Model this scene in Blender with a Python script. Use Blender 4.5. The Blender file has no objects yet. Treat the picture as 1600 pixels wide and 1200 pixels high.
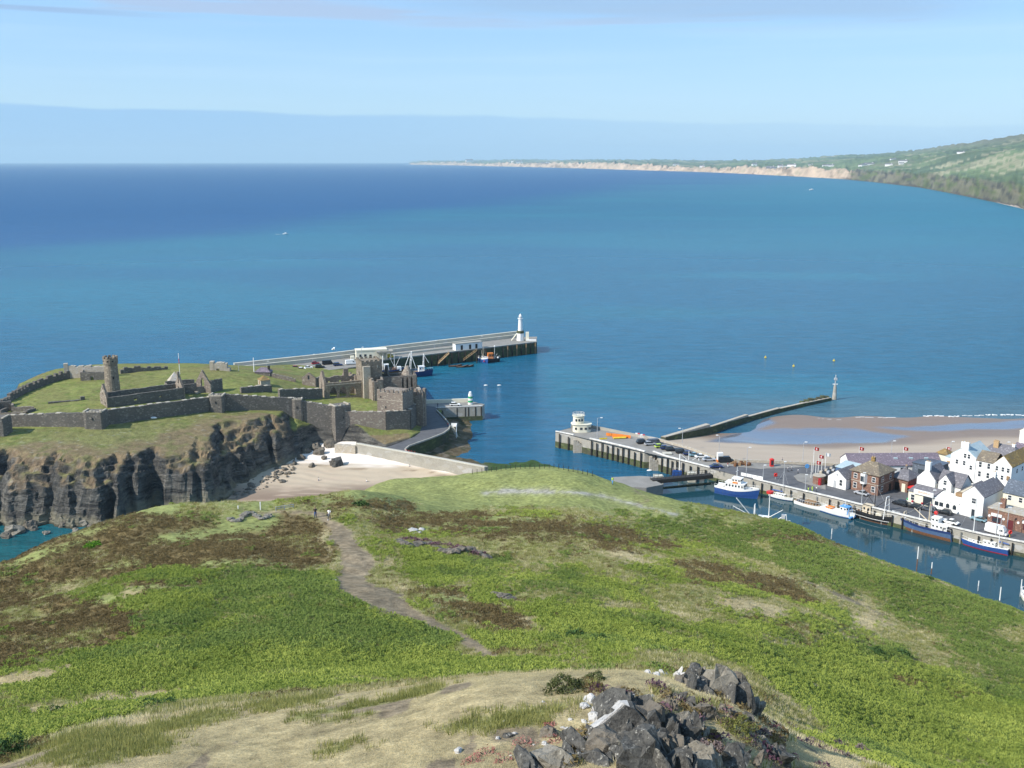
import bpy, math, random
import numpy as np
from mathutils import Vector, Matrix

# ------------------------------------------------------------ camera, sky, sun, exposure
scn = bpy.context.scene
col = scn.collection
CAM_H = 105.0
TH = math.atan(348.5/1600)
cam_d = bpy.data.cameras.new('camera'); cam = bpy.data.objects.new('camera', cam_d); col.objects.link(cam)
cam.location = (0, 0, CAM_H); cam.rotation_euler = (math.pi/2 - TH, 0, 0)
cam_d.lens = 36.0; cam_d.sensor_width = 36.0; cam_d.clip_start = 0.3; cam_d.clip_end = 200000
scn.camera = cam
scn.view_settings.view_transform = 'Standard'; scn.view_settings.look = 'None'
scn.view_settings.exposure = 0.42; scn.view_settings.gamma = 1.0; scn.view_settings.use_curve_mapping = False

SUN_EL = math.radians(39); SUN_TO = (-0.89, -0.455)
SUN_ROT = math.atan2(SUN_TO[0], SUN_TO[1])
wd = bpy.data.worlds.new('World'); scn.world = wd; wd.use_nodes = True
nt = wd.node_tree; N = nt.nodes; L = nt.links; N.clear()
def nn(t, **k):
    n = N.new(t)
    for a, b in k.items(): setattr(n, a, b)
    return n
wout = nn('ShaderNodeOutputWorld'); bg = nn('ShaderNodeBackground'); bg.inputs['Strength'].default_value = 0.14
sky = nn('ShaderNodeTexSky', sky_type='NISHITA'); sky.sun_disc = False; sky.sun_elevation = SUN_EL; sky.sun_rotation = SUN_ROT
sky.altitude = 0; sky.air_density = 1.0; sky.dust_density = 0.15; sky.ozone_density = 3.0
tcs = nn('ShaderNodeTexCoord'); sep = nn('ShaderNodeSeparateXYZ'); L.new(tcs.outputs['Generated'], sep.inputs[0])
def wm(op, a, b=None, c=None):
    n = nn('ShaderNodeMath', operation=op)
    for i, q in enumerate((a, b, c)):
        if q is None: continue
        if isinstance(q, (int, float)): n.inputs[i].default_value = q
        else: L.new(q, n.inputs[i])
    return n.outputs[0]
def wmix(f, a, b, blend='MIX'):
    n = nn('ShaderNodeMix', data_type='RGBA', blend_type=blend)
    for i, q in ((0, f), (6, a), (7, b)):
        if isinstance(q, (int, float)): n.inputs[i].default_value = q
        elif isinstance(q, tuple): n.inputs[i].default_value = (*q, 1)
        else: L.new(q, n.inputs[i])
    return n.outputs[2]
def wramp(x, lo, hi):
    n = nn('ShaderNodeMapRange', interpolation_type='SMOOTHSTEP'); L.new(x, n.inputs[0])
    n.inputs[1].default_value = lo; n.inputs[2].default_value = hi
    return n.outputs[0]
el = wm('ARCSINE', sep.outputs[2]); az = wm('ARCTAN2', sep.outputs[0], sep.outputs[1])
cmb = nn('ShaderNodeCombineXYZ'); L.new(wm('MULTIPLY', az, 1.6), cmb.inputs[0]); L.new(wm('MULTIPLY', el, 34.0), cmb.inputs[1])
nz = nn('ShaderNodeTexNoise'); nz.inputs['Scale'].default_value = 1.5; nz.inputs['Detail'].default_value = 7; L.new(cmb.outputs[0], nz.inputs['Vector'])
cmb2 = nn('ShaderNodeCombineXYZ'); L.new(wm('MULTIPLY', az, 3.5), cmb2.inputs[0]); L.new(wm('MULTIPLY', el, 10.0), cmb2.inputs[1]); cmb2.inputs[2].default_value = 3.0
nz2 = nn('ShaderNodeTexNoise'); nz2.inputs['Scale'].default_value = 1.3; nz2.inputs['Detail'].default_value = 5; L.new(cmb2.outputs[0], nz2.inputs['Vector'])
# low bank of distant cloud: crisp upper edge, thinner to the right
edge = wm('ADD', wm('MULTIPLY', wm('ADD', az, 0.46), -0.022), wm('ADD', 0.052, wm('MULTIPLY', wm('SUBTRACT', nz2.outputs[0], 0.5), 0.018)))
dd = wm('SUBTRACT', edge, el)
bank = wm('MULTIPLY', wramp(dd, 0.0, 0.004), wm('SUBTRACT', 1.0, wm('MULTIPLY', wramp(az, -0.35, 0.42), 0.75)))
base = wmix(0.75, sky.outputs[0], wmix(wramp(el, 0.03, 0.17), (2.35, 3.8, 5.2), (1.6, 3.2, 5.5)))
c1 = wmix(wm('MULTIPLY', bank, 0.85), base, (1.75, 3.2, 5.0))
# lower haze brightening just above the bank
veil = wm('MULTIPLY', wramp(nz.outputs[0], 0.40, 0.75), wm('MULTIPLY', wramp(el, 0.03, 0.08), 0.22))
c2 = wmix(veil, c1, (4.0, 5.1, 6.0))
streak = wm('MULTIPLY', wramp(nz.outputs[0], 0.50, 0.62), wramp(el, 0.110, 0.130))
c3 = wmix(wm('MULTIPLY', streak, 0.8), c2, (2.5, 3.2, 4.5))
def band(a0, a1, e0, sl_, th):
    off = wm('ABSOLUTE', wm('SUBTRACT', el, wm('ADD', e0, wm('MULTIPLY', wm('SUBTRACT', az, a0), sl_))))
    q = wramp(wm('SUBTRACT', wm('ADD', th, wm('MULTIPLY', wm('SUBTRACT', nz.outputs[0], .5), th*2.2)), off), -th*.15, th*.7)
    return wm('MULTIPLY', q, wm('MULTIPLY', wramp(az, a0-.05, a0+.12), wm('SUBTRACT', 1.0, wramp(az, a1-.1, a1+.04))))
c3 = wmix(wm('MULTIPLY', band(-.1, .42, .147, -.035, .014), .7), c3, (2.1, 3.05, 4.4))
c3 = wmix(wm('MULTIPLY', band(-.62, -.31, .1275, -.01, .0028), .8), c3, (1.9, 2.8, 4.3))
L.new(c3, bg.inputs[0]); L.new(bg.outputs[0], wout.inputs[0])

sl = bpy.data.lights.new('sun', 'SUN'); sl.energy = 4.8; sl.angle = math.radians(0.53); sl.color = (1.0, 0.95, 0.87)
so = bpy.data.objects.new('sun', sl); col.objects.link(so)
sv = Vector((SUN_TO[0]*math.cos(SUN_EL), SUN_TO[1]*math.cos(SUN_EL), math.sin(SUN_EL))).normalized()
so.rotation_euler = sv.to_track_quat('Z', 'Y').to_euler()
so.location = (-100, -50, 300)

# ------------------------------------------------------------ geometry helpers
_ct, _st = math.cos(TH), math.sin(TH)
def ray(u, v):
    a = (u-800)/1600; b = (600-v)/1600
    return (a, _ct + b*_st, -_st + b*_ct)
def W(u, v, z):                       # the point at height z that the photograph shows at u, v
    d = ray(u, v); t = (z-CAM_H)/d[2]
    return (d[0]*t, d[1]*t, z)
def WD(u, v, y):                      # the point at distance y
    d = ray(u, v); t = y/d[1]
    return (d[0]*t, y, CAM_H + d[2]*t)
def PX(x, y, z):                      # where a point shows
    dz = z-CAM_H
    f = y*_ct - dz*_st; up = y*_st + dz*_ct
    return 800 + 1600*x/f, 600 - 1600*up/f
ORD = 'leftmost,second,third,fourth,fifth,sixth,seventh,eighth,ninth,tenth,eleventh,twelfth,thirteenth,fourteenth,fifteenth,sixteenth,seventeenth,eighteenth,nineteenth,twentieth,twenty-first,twenty-second,twenty-third,twenty-fourth,twenty-fifth,rightmost'.split(',')
rng = np.random.RandomState(7)
random.seed(11)
_tab = rng.rand(8, 256, 256).astype(np.float32)
def vn(x, y, s=0):
    t = _tab[s % 8]; xi = np.floor(x).astype(np.int64); yi = np.floor(y).astype(np.int64)
    fx = x-xi; fy = y-yi; fx = fx*fx*(3-2*fx); fy = fy*fy*(3-2*fy)
    a = t[xi & 255, yi & 255]; b = t[(xi+1) & 255, yi & 255]; c = t[xi & 255, (yi+1) & 255]; d = t[(xi+1) & 255, (yi+1) & 255]
    return (a*(1-fx)+b*fx)*(1-fy) + (c*(1-fx)+d*fx)*fy
def fbm(x, y, o=4, s=0):
    r = 0; a = .5; x = np.asarray(x, dtype=float); y = np.asarray(y, dtype=float)
    for i in range(o):
        r = r + a*(vn(x*2**i+17.3*i, y*2**i+5.1*i, s+i)-.5)*2; a *= .5
    return r
def ridged(x, y, o=4, s=0):
    r = 0; a = .5
    for i in range(o):
        r = r + a*(1-np.abs(vn(x*2**i+17.3*i, y*2**i+9.1*i, s+i)*2-1)); a *= .5
    return r
class RBF:
    def __init__(s, pts):
        P = np.array(pts, float); s.c = P[:, :2]; n = len(P)
        K = s.k(s.c[:, None]-s.c[None]); A = np.zeros((n+3, n+3)); A[:n, :n] = K+np.eye(n)*2.0
        A[:n, n] = 1; A[:n, n+1:] = s.c; A[n, :n] = 1; A[n+1:, :n] = s.c.T
        s.w = np.linalg.solve(A, np.concatenate([P[:, 2], [0, 0, 0]]))
    def k(s, d):
        r2 = (d**2).sum(-1); return r2*np.log(r2+1e-9)*.5
    def __call__(s, x, y):
        x = np.asarray(x, float); y = np.asarray(y, float); n = len(s.c)
        r = s.w[n] + s.w[n+1]*x + s.w[n+2]*y
        for i in range(n):
            r2 = (x-s.c[i, 0])**2+(y-s.c[i, 1])**2
            r = r + s.w[i]*.5*r2*np.log(r2+1e-9)
        return r
def sstep(x, a, b):
    t = np.clip((x-a)/(b-a), 0, 1); return t*t*(3-2*t)
def seg_dist(x, y, pl, close=False):
    x = np.asarray(x, float); y = np.asarray(y, float)
    best = np.full(x.shape, 1e9); par = np.zeros(x.shape)
    n = len(pl) if close else len(pl)-1
    for i in range(n):
        ax, ay = pl[i][:2]; bx, by = pl[(i+1) % len(pl)][:2]
        dx, dy = bx-ax, by-ay; t = np.clip(((x-ax)*dx+(y-ay)*dy)/(dx*dx+dy*dy+1e-9), 0, 1)
        d = np.hypot(x-ax-t*dx, y-ay-t*dy); m = d < best; best = np.where(m, d, best); par = np.where(m, i+t, par)
    return best, par
def inpoly(x, y, pl):
    x = np.asarray(x, float); y = np.asarray(y, float)
    r = np.zeros(x.shape, bool); n = len(pl)
    for i in range(n):
        ax, ay = pl[i][:2]; bx, by = pl[(i+1) % n][:2]
        if ay == by: continue
        c = ((ay > y) != (by > y)) & (x < (bx-ax)*(y-ay)/(by-ay)+ax); r ^= c
    return r
def tag(o, label=None, cat=None, group=None, kind=None):
    if label: o['label'] = label
    if cat: o['category'] = cat
    if group: o['group'] = group
    if kind: o['kind'] = kind
    return o
def thing(name, loc, rz, label, cat, group=None):
    o = bpy.data.objects.new(name, None); col.objects.link(o); o.location = loc; o.rotation_euler = (0, 0, rz)
    o.empty_display_size = .5
    return tag(o, label, cat, group)
def grid(name, X, Y, Z, mat, attrs=None, smooth=True, keep=None):
    n, m = X.shape; me = bpy.data.meshes.new(name)
    co = np.stack([X, Y, Z], -1).reshape(-1, 3).astype(np.float32)
    i = np.arange(n*m).reshape(n, m)
    q = np.stack([i[:-1, :-1], i[1:, :-1], i[1:, 1:], i[:-1, 1:]], -1).reshape(-1, 4)
    if keep is not None:
        kk = (keep[:-1, :-1] | keep[1:, :-1] | keep[1:, 1:] | keep[:-1, 1:]).reshape(-1); q = q[kk]
        used = np.unique(q); mp = -np.ones(n*m, np.int64); mp[used] = np.arange(len(used)); q = mp[q]; co = co[used]
    else: used = None
    me.vertices.add(len(co)); me.vertices.foreach_set('co', co.ravel())
    me.loops.add(q.size); me.loops.foreach_set('vertex_index', q.ravel().astype(np.int32))
    me.polygons.add(len(q)); me.polygons.foreach_set('loop_start', np.arange(0, q.size, 4, dtype=np.int32))
    try: me.polygons.foreach_set('loop_total', np.full(len(q), 4, np.int32))
    except Exception: pass
    me.update(calc_edges=True); me.validate()
    me.polygons.foreach_set('use_smooth', np.full(len(me.polygons), smooth))
    for k, a in (attrs or {}).items():
        if a.ndim == 3:
            b = a.reshape(-1, a.shape[-1]); b = b[used] if used is not None else b
            if b.shape[1] == 3: b = np.concatenate([b, np.ones((len(b), 1))], 1)
            at = me.attributes.new(k, 'FLOAT_COLOR', 'POINT'); at.data.foreach_set('color', b.astype(np.float32).ravel())
        else:
            b = a.reshape(-1); b = b[used] if used is not None else b
            at = me.attributes.new(k, 'FLOAT', 'POINT'); at.data.foreach_set('value', b.astype(np.float32))
    me.materials.append(mat)
    o = bpy.data.objects.new(name, me); col.objects.link(o); return o

class MB:
    def __init__(s): s.v = []; s.f = []
    def poly(s, p):
        b = len(s.v); s.v += [tuple(q) for q in p]; s.f.append(tuple(range(b, b+len(p)))); return s
    def box(s, x0, y0, z0, x1, y1, z1):
        return s.prism([(x0, y0), (x1, y0), (x1, y1), (x0, y1)], z0, z1)
    def prism(s, pts, z0, z1, ins=0):
        n = len(pts); b = len(s.v)
        A = sum(pts[i][0]*pts[(i+1) % n][1]-pts[(i+1) % n][0]*pts[i][1] for i in range(n))
        if A < 0: pts = pts[::-1]
        zb = z0 if hasattr(z0, '__len__') else [z0]*n
        zt = z1 if hasattr(z1, '__len__') else [z1]*n
        if A < 0: zb = list(zb)[::-1]; zt = list(zt)[::-1]
        s.v += [(p[0], p[1], zb[i]) for i, p in enumerate(pts)]+[(p[0], p[1], zt[i]) for i, p in enumerate(pts)]
        for i in range(n):
            j = (i+1) % n; s.f.append((b+i, b+j, b+n+j, b+n+i))
        s.f.append(tuple(b+n+i for i in range(n))); s.f.append(tuple(b+i for i in reversed(range(n)))); return s
    def cyl(s, x, y, z0, z1, r0, r1=None, n=10, a0=0):
        r1 = r0 if r1 is None else r1; b = len(s.v)
        for z, r in ((z0, r0), (z1, r1)):
            for i in range(n):
                a = a0+2*math.pi*i/n; s.v.append((x+r*math.cos(a), y+r*math.sin(a), z))
        for i in range(n):
            j = (i+1) % n; s.f.append((b+i, b+j, b+n+j, b+n+i))
        s.f.append(tuple(b+n+i for i in range(n))); s.f.append(tuple(b+i for i in reversed(range(n)))); return s
    def tube(s, p, q, r, r2=None, n=6):
        p = Vector(p); q = Vector(q); r2 = r if r2 is None else r2; d = (q-p)
        if d.length < 1e-6: return s
        d.normalize()
        a = d.orthogonal().normalized(); c = d.cross(a); b = len(s.v)
        for o, rr in ((p, r), (q, r2)):
            for i in range(n):
                t = 2*math.pi*i/n; s.v.append(tuple(o+a*(rr*math.cos(t))+c*(rr*math.sin(t))))
        for i in range(n):
            j = (i+1) % n; s.f.append((b+i, b+j, b+n+j, b+n+i))
        s.f.append(tuple(b+n+i for i in range(n))); s.f.append(tuple(b+i for i in reversed(range(n)))); return s
    def path(s, pts, r, n=5):
        for a, b in zip(pts[:-1], pts[1:]): s.tube(a, b, r, n=n)
        return s
    def sphere(s, c, r, n=8, m=5, sz=1.0):
        b = len(s.v); s.v.append((c[0], c[1], c[2]-r*sz))
        for j in range(1, m):
            ph = -math.pi/2+math.pi*j/m
            for i in range(n):
                t = 2*math.pi*i/n; s.v.append((c[0]+r*math.cos(ph)*math.cos(t), c[1]+r*math.cos(ph)*math.sin(t), c[2]+r*sz*math.sin(ph)))
        s.v.append((c[0], c[1], c[2]+r*sz)); top = len(s.v)-1
        for i in range(n):
            k = (i+1) % n; s.f.append((b, b+1+k, b+1+i)); s.f.append((top, top-n+i, top-n+k))
            for j in range(m-2): s.f.append((b+1+j*n+i, b+1+j*n+k, b+1+(j+1)*n+k, b+1+(j+1)*n+i))
        return s
    def xf(s, M, start=0):
        for i in range(start, len(s.v)): s.v[i] = tuple(M @ Vector(s.v[i]))
        return s
    def mesh(s, name, mat, smooth=False):
        me = bpy.data.meshes.new(name); me.from_pydata(s.v, [], s.f)
        if mat: me.materials.append(mat)
        if smooth: me.polygons.foreach_set('use_smooth', [True]*len(me.polygons))
        me.update(); return me
    def build(s, name, mat, parent=None, loc=(0, 0, 0), rz=0, smooth=False):
        o = bpy.data.objects.new(name, s.mesh(name, mat, smooth)); col.objects.link(o)
        o.location = loc; o.rotation_euler = (0, 0, rz)
        if parent: o.parent = parent
        return o
def copy_tree(o, parent=None):
    c = o.copy(); col.objects.link(c)
    if parent: c.parent = parent
    for ch in list(kids.get(o.name, ())): copy_tree(ch, c)
    return c
kids = {}
def index_kids():
    kids.clear()
    for o in col.objects:
        if o.parent: kids.setdefault(o.parent.name, []).append(o)
# ------------------------------------------------------------ materials
class MT:
    def __init__(s, name, rough=.8, spec=.3):
        s.m = bpy.data.materials.new(name); s.m.use_nodes = True; s.t = s.m.node_tree; s.t.nodes.clear()
        s.o = s.n('ShaderNodeOutputMaterial'); s.b = s.n('ShaderNodeBsdfPrincipled'); s.l(s.b.outputs[0], s.o.inputs[0])
        s.b.inputs['Roughness'].default_value = rough; s.b.inputs['Specular IOR Level'].default_value = spec
        s.tc = None
    def n(s, t, **k):
        x = s.t.nodes.new(t)
        for a, b in k.items(): setattr(x, a, b)
        return x
    def l(s, a, b): s.t.links.new(a, b)
    def pos(s, sc=(1, 1, 1), gen='Object'):
        if gen == 'World': g = s.n('ShaderNodeNewGeometry').outputs['Position']
        else: g = s.n('ShaderNodeTexCoord').outputs[gen]
        mp = s.n('ShaderNodeMapping'); mp.inputs['Scale'].default_value = sc; s.l(g, mp.inputs[0]); return mp.outputs[0]
    def noise(s, scale, detail=4, vec=None, rough=.55, lo=None, hi=None):
        x = s.n('ShaderNodeTexNoise'); x.inputs['Scale'].default_value = scale; x.inputs['Detail'].default_value = detail; x.inputs['Roughness'].default_value = rough
        if vec is not None: s.l(vec, x.inputs['Vector'])
        return x.outputs[0] if lo is None else s.rng(x.outputs[0], lo, hi)
    def rng(s, x, lo, hi, a=0, b=1):
        r = s.n('ShaderNodeMapRange'); s.l(x, r.inputs[0])
        for i, q in enumerate((lo, hi, a, b)): r.inputs[i+1].default_value = q
        return r.outputs[0]
    def mix(s, f, a, b, blend='MIX'):
        n = s.n('ShaderNodeMix', data_type='RGBA', blend_type=blend)
        for i, q in ((0, f), (6, a), (7, b)):
            if isinstance(q, (int, float)): n.inputs[i].default_value = q
            elif isinstance(q, tuple): n.inputs[i].default_value = (*q, 1)
            else: s.l(q, n.inputs[i])
        return n.outputs[2]
    def math(s, op, a, b=None):
        n = s.n('ShaderNodeMath', operation=op)
        for i, q in enumerate((a, b)):
            if q is None: continue
            if isinstance(q, (int, float)): n.inputs[i].default_value = q
            else: s.l(q, n.inputs[i])
        return n.outputs[0]
    def attr(s, name, t='GEOMETRY'):
        n = s.n('ShaderNodeAttribute', attribute_name=name); n.attribute_type = t; return n
    def color(s, c):
        if isinstance(c, tuple): s.b.inputs['Base Color'].default_value = (*c, 1)
        else: s.l(c, s.b.inputs['Base Color'])
        return s
    def bump(s, h, strength=.5, dist=.1):
        n = s.n('ShaderNodeBump'); n.inputs['Strength'].default_value = strength; n.inputs['Distance'].default_value = dist
        s.l(h, n.inputs['Height']); s.l(n.outputs[0], s.b.inputs['Normal']); return s
def paint(name, c, rough=.5, var=.12, scale=1.5, spec=.4, dirt=None):
    t = MT(name, rough, spec); p = t.pos(gen='World')
    k = t.noise(scale, 5, p)
    d = tuple(q*(1-var*2) for q in c) if dirt is None else dirt
    t.color(t.mix(t.rng(k, .35, .75), c, d)); return t.m
def stone(name, c1, c2, c3, sc=1.6, bump=.5):
    t = MT(name, .92, .15); p = t.pos(gen='World')
    vo = t.n('ShaderNodeTexVoronoi'); vo.inputs['Scale'].default_value = sc; mp = t.pos((1, 1, 1.7), 'World'); t.l(mp, vo.inputs['Vector'])
    big = t.noise(.12, 4, p, lo=.35, hi=.65); sm = t.noise(2.2, 6, p, rough=.7)
    c = t.mix(big, c1, c2)
    sp = t.n('ShaderNodeSeparateColor'); t.l(vo.outputs['Color'], sp.inputs[0])
    c = t.mix(t.rng(sp.outputs[0], .45, 1, 0, .55), c, c3)
    c = t.mix(t.rng(sm, .3, .7, .5, 0), c, tuple(q*.5 for q in c1))
    c = t.mix(t.rng(sp.outputs[1], .8, 1, 0, .5), c, tuple(min(.5, q*1.9) for q in c2))
    t.color(c)
    h = t.math('ADD', t.math('MULTIPLY', sm, .5), vo.outputs['Distance'])
    t.bump(h, bump, .12); return t.m
M = {}
M['stone_grey'] = stone('grey slate stone', (.145, .133, .118), (.185, .165, .14), (.105, .098, .09))
M['stone_warm'] = stone('red grey sandstone', (.25, .205, .168), (.30, .25, .2), (.185, .145, .12))
M['stone_pale'] = stone('pale lichened stone', (.44, .39, .31), (.5, .44, .35), (.34, .29, .24))
M['stone_tower'] = stone('buff tower stone', (.225, .185, .14), (.275, .23, .175), (.165, .135, .105))
M['stone_dark'] = stone('weedy harbour stone', (.07, .07, .05), (.09, .11, .045), (.13, .12, .09), .9)
M['concrete'] = stone('weathered concrete', (.36, .34, .29), (.42, .39, .33), (.3, .28, .24), .5, .2)
M['concrete_pale'] = stone('pale concrete', (.55, .52, .43), (.6, .57, .48), (.48, .45, .37), .4, .15)
M['asphalt'] = paint('asphalt', (.12, .12, .125), .9, .15, .4, .2)
M['deck'] = paint('quay concrete deck', (.26, .245, .22), .9, .12, .3, .2)
M['white'] = paint('white paint', (.8, .79, .76), .6, .06, .5)
M['render_white'] = paint('white rendered wall', (.8, .79, .75), .85, .05, .3, .2)
M['cream'] = paint('cream paint', (.72, .68, .54), .75, .06, .5)
M['kerb_white'] = paint('white kerb paint', (.78, .76, .7), .8, .25, 1.2)
M['slate'] = stone('slate roof', (.16, .155, .17), (.2, .19, .2), (.12, .115, .125), 2.5, .25)
M['slate_purple'] = stone('purple slate roof', (.17, .14, .17), (.2, .165, .19), (.13, .11, .13), 2.5, .25)
M['slate_blue'] = stone('blue grey slate roof', (.1, .12, .15), (.13, .15, .18), (.08, .09, .11), 2.5, .2)
M['slate_moss'] = stone('mossy slate roof', (.24, .17, .08), (.28, .18, .06), (.15, .13, .1), 1.2, .25)
M['slate_brown'] = stone('brown lichened slate', (.19, .155, .12), (.23, .19, .13), (.14, .125, .11), 2.0, .25)
M['roof_pale'] = stone('pale blue sheet roof', (.4, .5, .52), (.45, .54, .56), (.36, .44, .48), .6, .1)
M['brick'] = stone('red brown brick', (.21, .12, .09), (.255, .15, .11), (.155, .09, .068), 3.0, .2)
M['glass'] = paint('window glass', (.035, .045, .055), .12, .1, 3, .8)
M['black'] = paint('black paint', (.02, .02, .022), .5)
M['rust'] = paint('rusty steel', (.2, .09, .04), .8, .3, 4)
M['wood'] = paint('weathered wood', (.3, .19, .1), .8, .2, 4)
M['wood_pale'] = paint('pale timber', (.5, .34, .18), .8, .2, 4)
M['timber_dark'] = paint('dark tarred timber', (.035, .03, .025), .8, .2, 4)
M['red'] = paint('red paint', (.6, .03, .025), .5)
M['orange'] = paint('orange paint', (.75, .22, .03), .5)
M['yellow'] = paint('yellow paint', (.75, .55, .04), .5)
M['green'] = paint('green paint', (.03, .32, .13), .5)
M['blue'] = paint('blue hull paint', (.03, .085, .28), .35)
M['navy'] = paint('navy hull paint', (.02, .04, .13), .35)
M['steel_blue'] = paint('blue grey paint', (.08, .14, .26), .45)
M['sky_blue'] = paint('light blue paint', (.12, .35, .7), .5)
M['steel'] = paint('galvanised steel', (.45, .46, .47), .5)
M['silver'] = paint('silver car paint', (.42, .43, .45), .3)
M['lime'] = paint('lime car paint', (.45, .6, .08), .3)
M['car_blue'] = paint('dark blue car paint', (.02, .035, .12), .25)
M['car_black'] = paint('black car paint', (.018, .02, .024), .25)
M['car_grey'] = paint('grey car paint', (.08, .09, .11), .25)
M['car_red'] = paint('red car paint', (.35, .02, .03), .25)
M['maroon'] = paint('maroon paint', (.13, .025, .028), .5)
M['car_teal'] = paint('pale teal car paint', (.2, .33, .38), .3)
M['tyre'] = paint('rubber', (.02, .02, .02), .9)
M['skin'] = paint('skin', (.5, .3, .22), .6)
M['hair'] = paint('dark hair', (.04, .025, .02), .8)
M['hivis'] = paint('yellow hi-vis cloth', (.55, .8, .1), .8)
M['denim'] = paint('blue denim', (.05, .09, .2), .9)
M['ivory'] = paint('cream wheelhouse paint', (.65, .55, .4), .6)
# ground that takes its cover colour from the terrain
def ground(name, attrn='gcol', sc=(1.2, 6), bump=.6, bd=.25, var=.55, rough=.95):
    t = MT(name, rough, .1); p = t.pos(gen='World')
    a = t.attr(attrn).outputs['Color']
    n1 = t.noise(sc[0], 5, p, .65); n2 = t.noise(sc[1], 4, p, .7)
    k = t.math('MULTIPLY', t.rng(n1, .25, .75, 1-var, 1+var), t.rng(n2, .2, .8, 1-var*.7, 1+var*.7))
    cc = t.n('ShaderNodeVectorMath', operation='SCALE'); t.l(a, cc.inputs[0]); t.l(k, cc.inputs['Scale'])
    t.color(cc.outputs[0]); t.bump(t.math('ADD', n1, t.math('MULTIPLY', n2, .4)), bump, bd); return t.m
M['hill'] = ground('moor ground', sc=(1.1, 7), bd=.35)
def islet_mat():
    t = MT('islet ground', .95, .12); p = t.pos(gen='World'); a = t.attr('gcol').outputs['Color']; rk = t.attr('rock').outputs['Fac']
    n1 = t.noise(.5, 5, p, .65); n2 = t.noise(3.2, 4, p, .7)
    k = t.math('MULTIPLY', t.rng(n1, .25, .75, .6, 1.4), t.rng(n2, .2, .8, .7, 1.3))
    cc = t.n('ShaderNodeVectorMath', operation='SCALE'); t.l(a, cc.inputs[0]); t.l(k, cc.inputs['Scale'])
    mp = t.n('ShaderNodeMapping'); mp.inputs['Rotation'].default_value = (.35, .45, .3); mp.inputs['Scale'].default_value = (.16, .22, 1.15); g = t.n('ShaderNodeNewGeometry'); t.l(g.outputs['Position'], mp.inputs[0])
    s1 = t.noise(.75, 7, mp.outputs[0], .72); s2 = t.noise(.13, 4, p, .6); s3 = t.noise(1.4, 5, p, .7)
    rc = t.mix(t.rng(s1, .38, .62), (.05, .05, .05), (.24, .225, .195)); rc = t.mix(t.rng(s2, .42, .62, 0, .65), rc, (.06, .058, .056)); rc = t.mix(t.rng(s3, .56, .7, 0, .6), rc, (.26, .23, .16)); rc = t.mix(t.rng(s3, .3, .42, .7, 0), rc, (.028, .028, .03))
    sz = t.n('ShaderNodeSeparateXYZ'); t.l(g.outputs['Position'], sz.inputs[0]); h = t.math('ADD', sz.outputs[2], t.rng(s2, .3, .7, -2.5, 2.5)); rc = t.mix(t.rng(h, 1.5, 4.0, .75, 0), rc, (.30, .27, .19)); rc = t.mix(t.rng(sz.outputs[2], .2, .8, .8, 0), rc, (.05, .045, .03))
    t.color(t.mix(rk, cc.outputs[0], rc))
    hh = t.math('ADD', t.math('MULTIPLY', s1, t.math('MULTIPLY', rk, 5.0)), t.math('ADD', n1, t.math('MULTIPLY', n2, .4))); t.bump(hh, .9, .55); return t.m
M['islet'] = islet_mat()
M['sand'] = ground('sand', sc=(.15, 2.5), bump=.12, bd=.05, var=.07)
M['far'] = ground('far land', sc=(.004, .02), bump=0, bd=1, var=.35)
# sand that is wet where the tide has just left
def wet_sand():
    t = MT('tidal sand', .9, .3); p = t.pos(gen='World'); a = t.attr('gcol').outputs['Color']; w = t.attr('wet').outputs['Fac']
    k = t.noise(.3, 4, t.pos((.25, 1, 1), 'World')); kk = t.rng(k, .2, .8, .92, 1.08)
    cc = t.n('ShaderNodeVectorMath', operation='SCALE'); t.l(a, cc.inputs[0]); t.l(kk, cc.inputs['Scale']); t.color(cc.outputs[0])
    t.l(t.rng(w, 0, 1, .9, .06), t.b.inputs['Roughness']); t.l(t.rng(w, 0, 1, .2, 1.0), t.b.inputs['Specular IOR Level']); return t.m
M['wet'] = wet_sand()
def rockm(name, c1, c2, lich=(.5, .47, .42), la=.62, sc=1.0):
    t = MT(name, .85, .25); p = t.pos(gen='World'); a = t.noise(1.2*sc, 6, p, .65); b = t.noise(5*sc, 5, p, .7); c = t.noise(2.6*sc, 6, t.pos((1, 1, .6), 'World'), .7)
    q = t.mix(t.rng(a, .3, .7), c1, c2); q = t.mix(t.rng(c, la, la+.1), q, lich); q = t.mix(t.rng(b, .35, .5, .7, 0), q, tuple(x*.35 for x in c1))
    t.color(q); t.bump(t.math('ADD', a, t.math('MULTIPLY', b, .5)), .7, .25/sc); return t.m
M['rock_dark'] = rockm('dark slate rock', (.03, .03, .029), (.135, .128, .112), (.40, .38, .33), .58, 2)
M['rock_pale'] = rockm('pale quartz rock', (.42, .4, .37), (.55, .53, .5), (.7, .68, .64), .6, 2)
M['rock_lichen'] = rockm('lichened rock', (.16, .145, .115), (.27, .245, .2), (.42, .39, .32), .58, 1)
M['rock_shore'] = rockm('shore rock', (.1, .09, .075), (.2, .17, .13), (.4, .37, .28), .6, .5)
def leafm(name, a, b, tr=.25):
    t = MT(name, .75, .15); w = t.attr('tint', 'INSTANCER').outputs['Fac']; t.color(t.mix(w, a, b))
    tl = t.n('ShaderNodeBsdfTranslucent'); mx = t.n('ShaderNodeMixShader'); mx.inputs[0].default_value = .35; t.l(t.mix(w, a, b), tl.inputs[0]); t.l(t.b.outputs[0], mx.inputs[1]); t.l(tl.outputs[0], mx.inputs[2]); t.l(mx.outputs[0], t.o.inputs[0])
    return t.m
M['bracken'] = leafm('bracken fronds', (.155, .215, .035), (.375, .42, .09))
M['dark_bracken'] = leafm('dark bracken', (.11, .165, .035), (.24, .30, .07))
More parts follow.
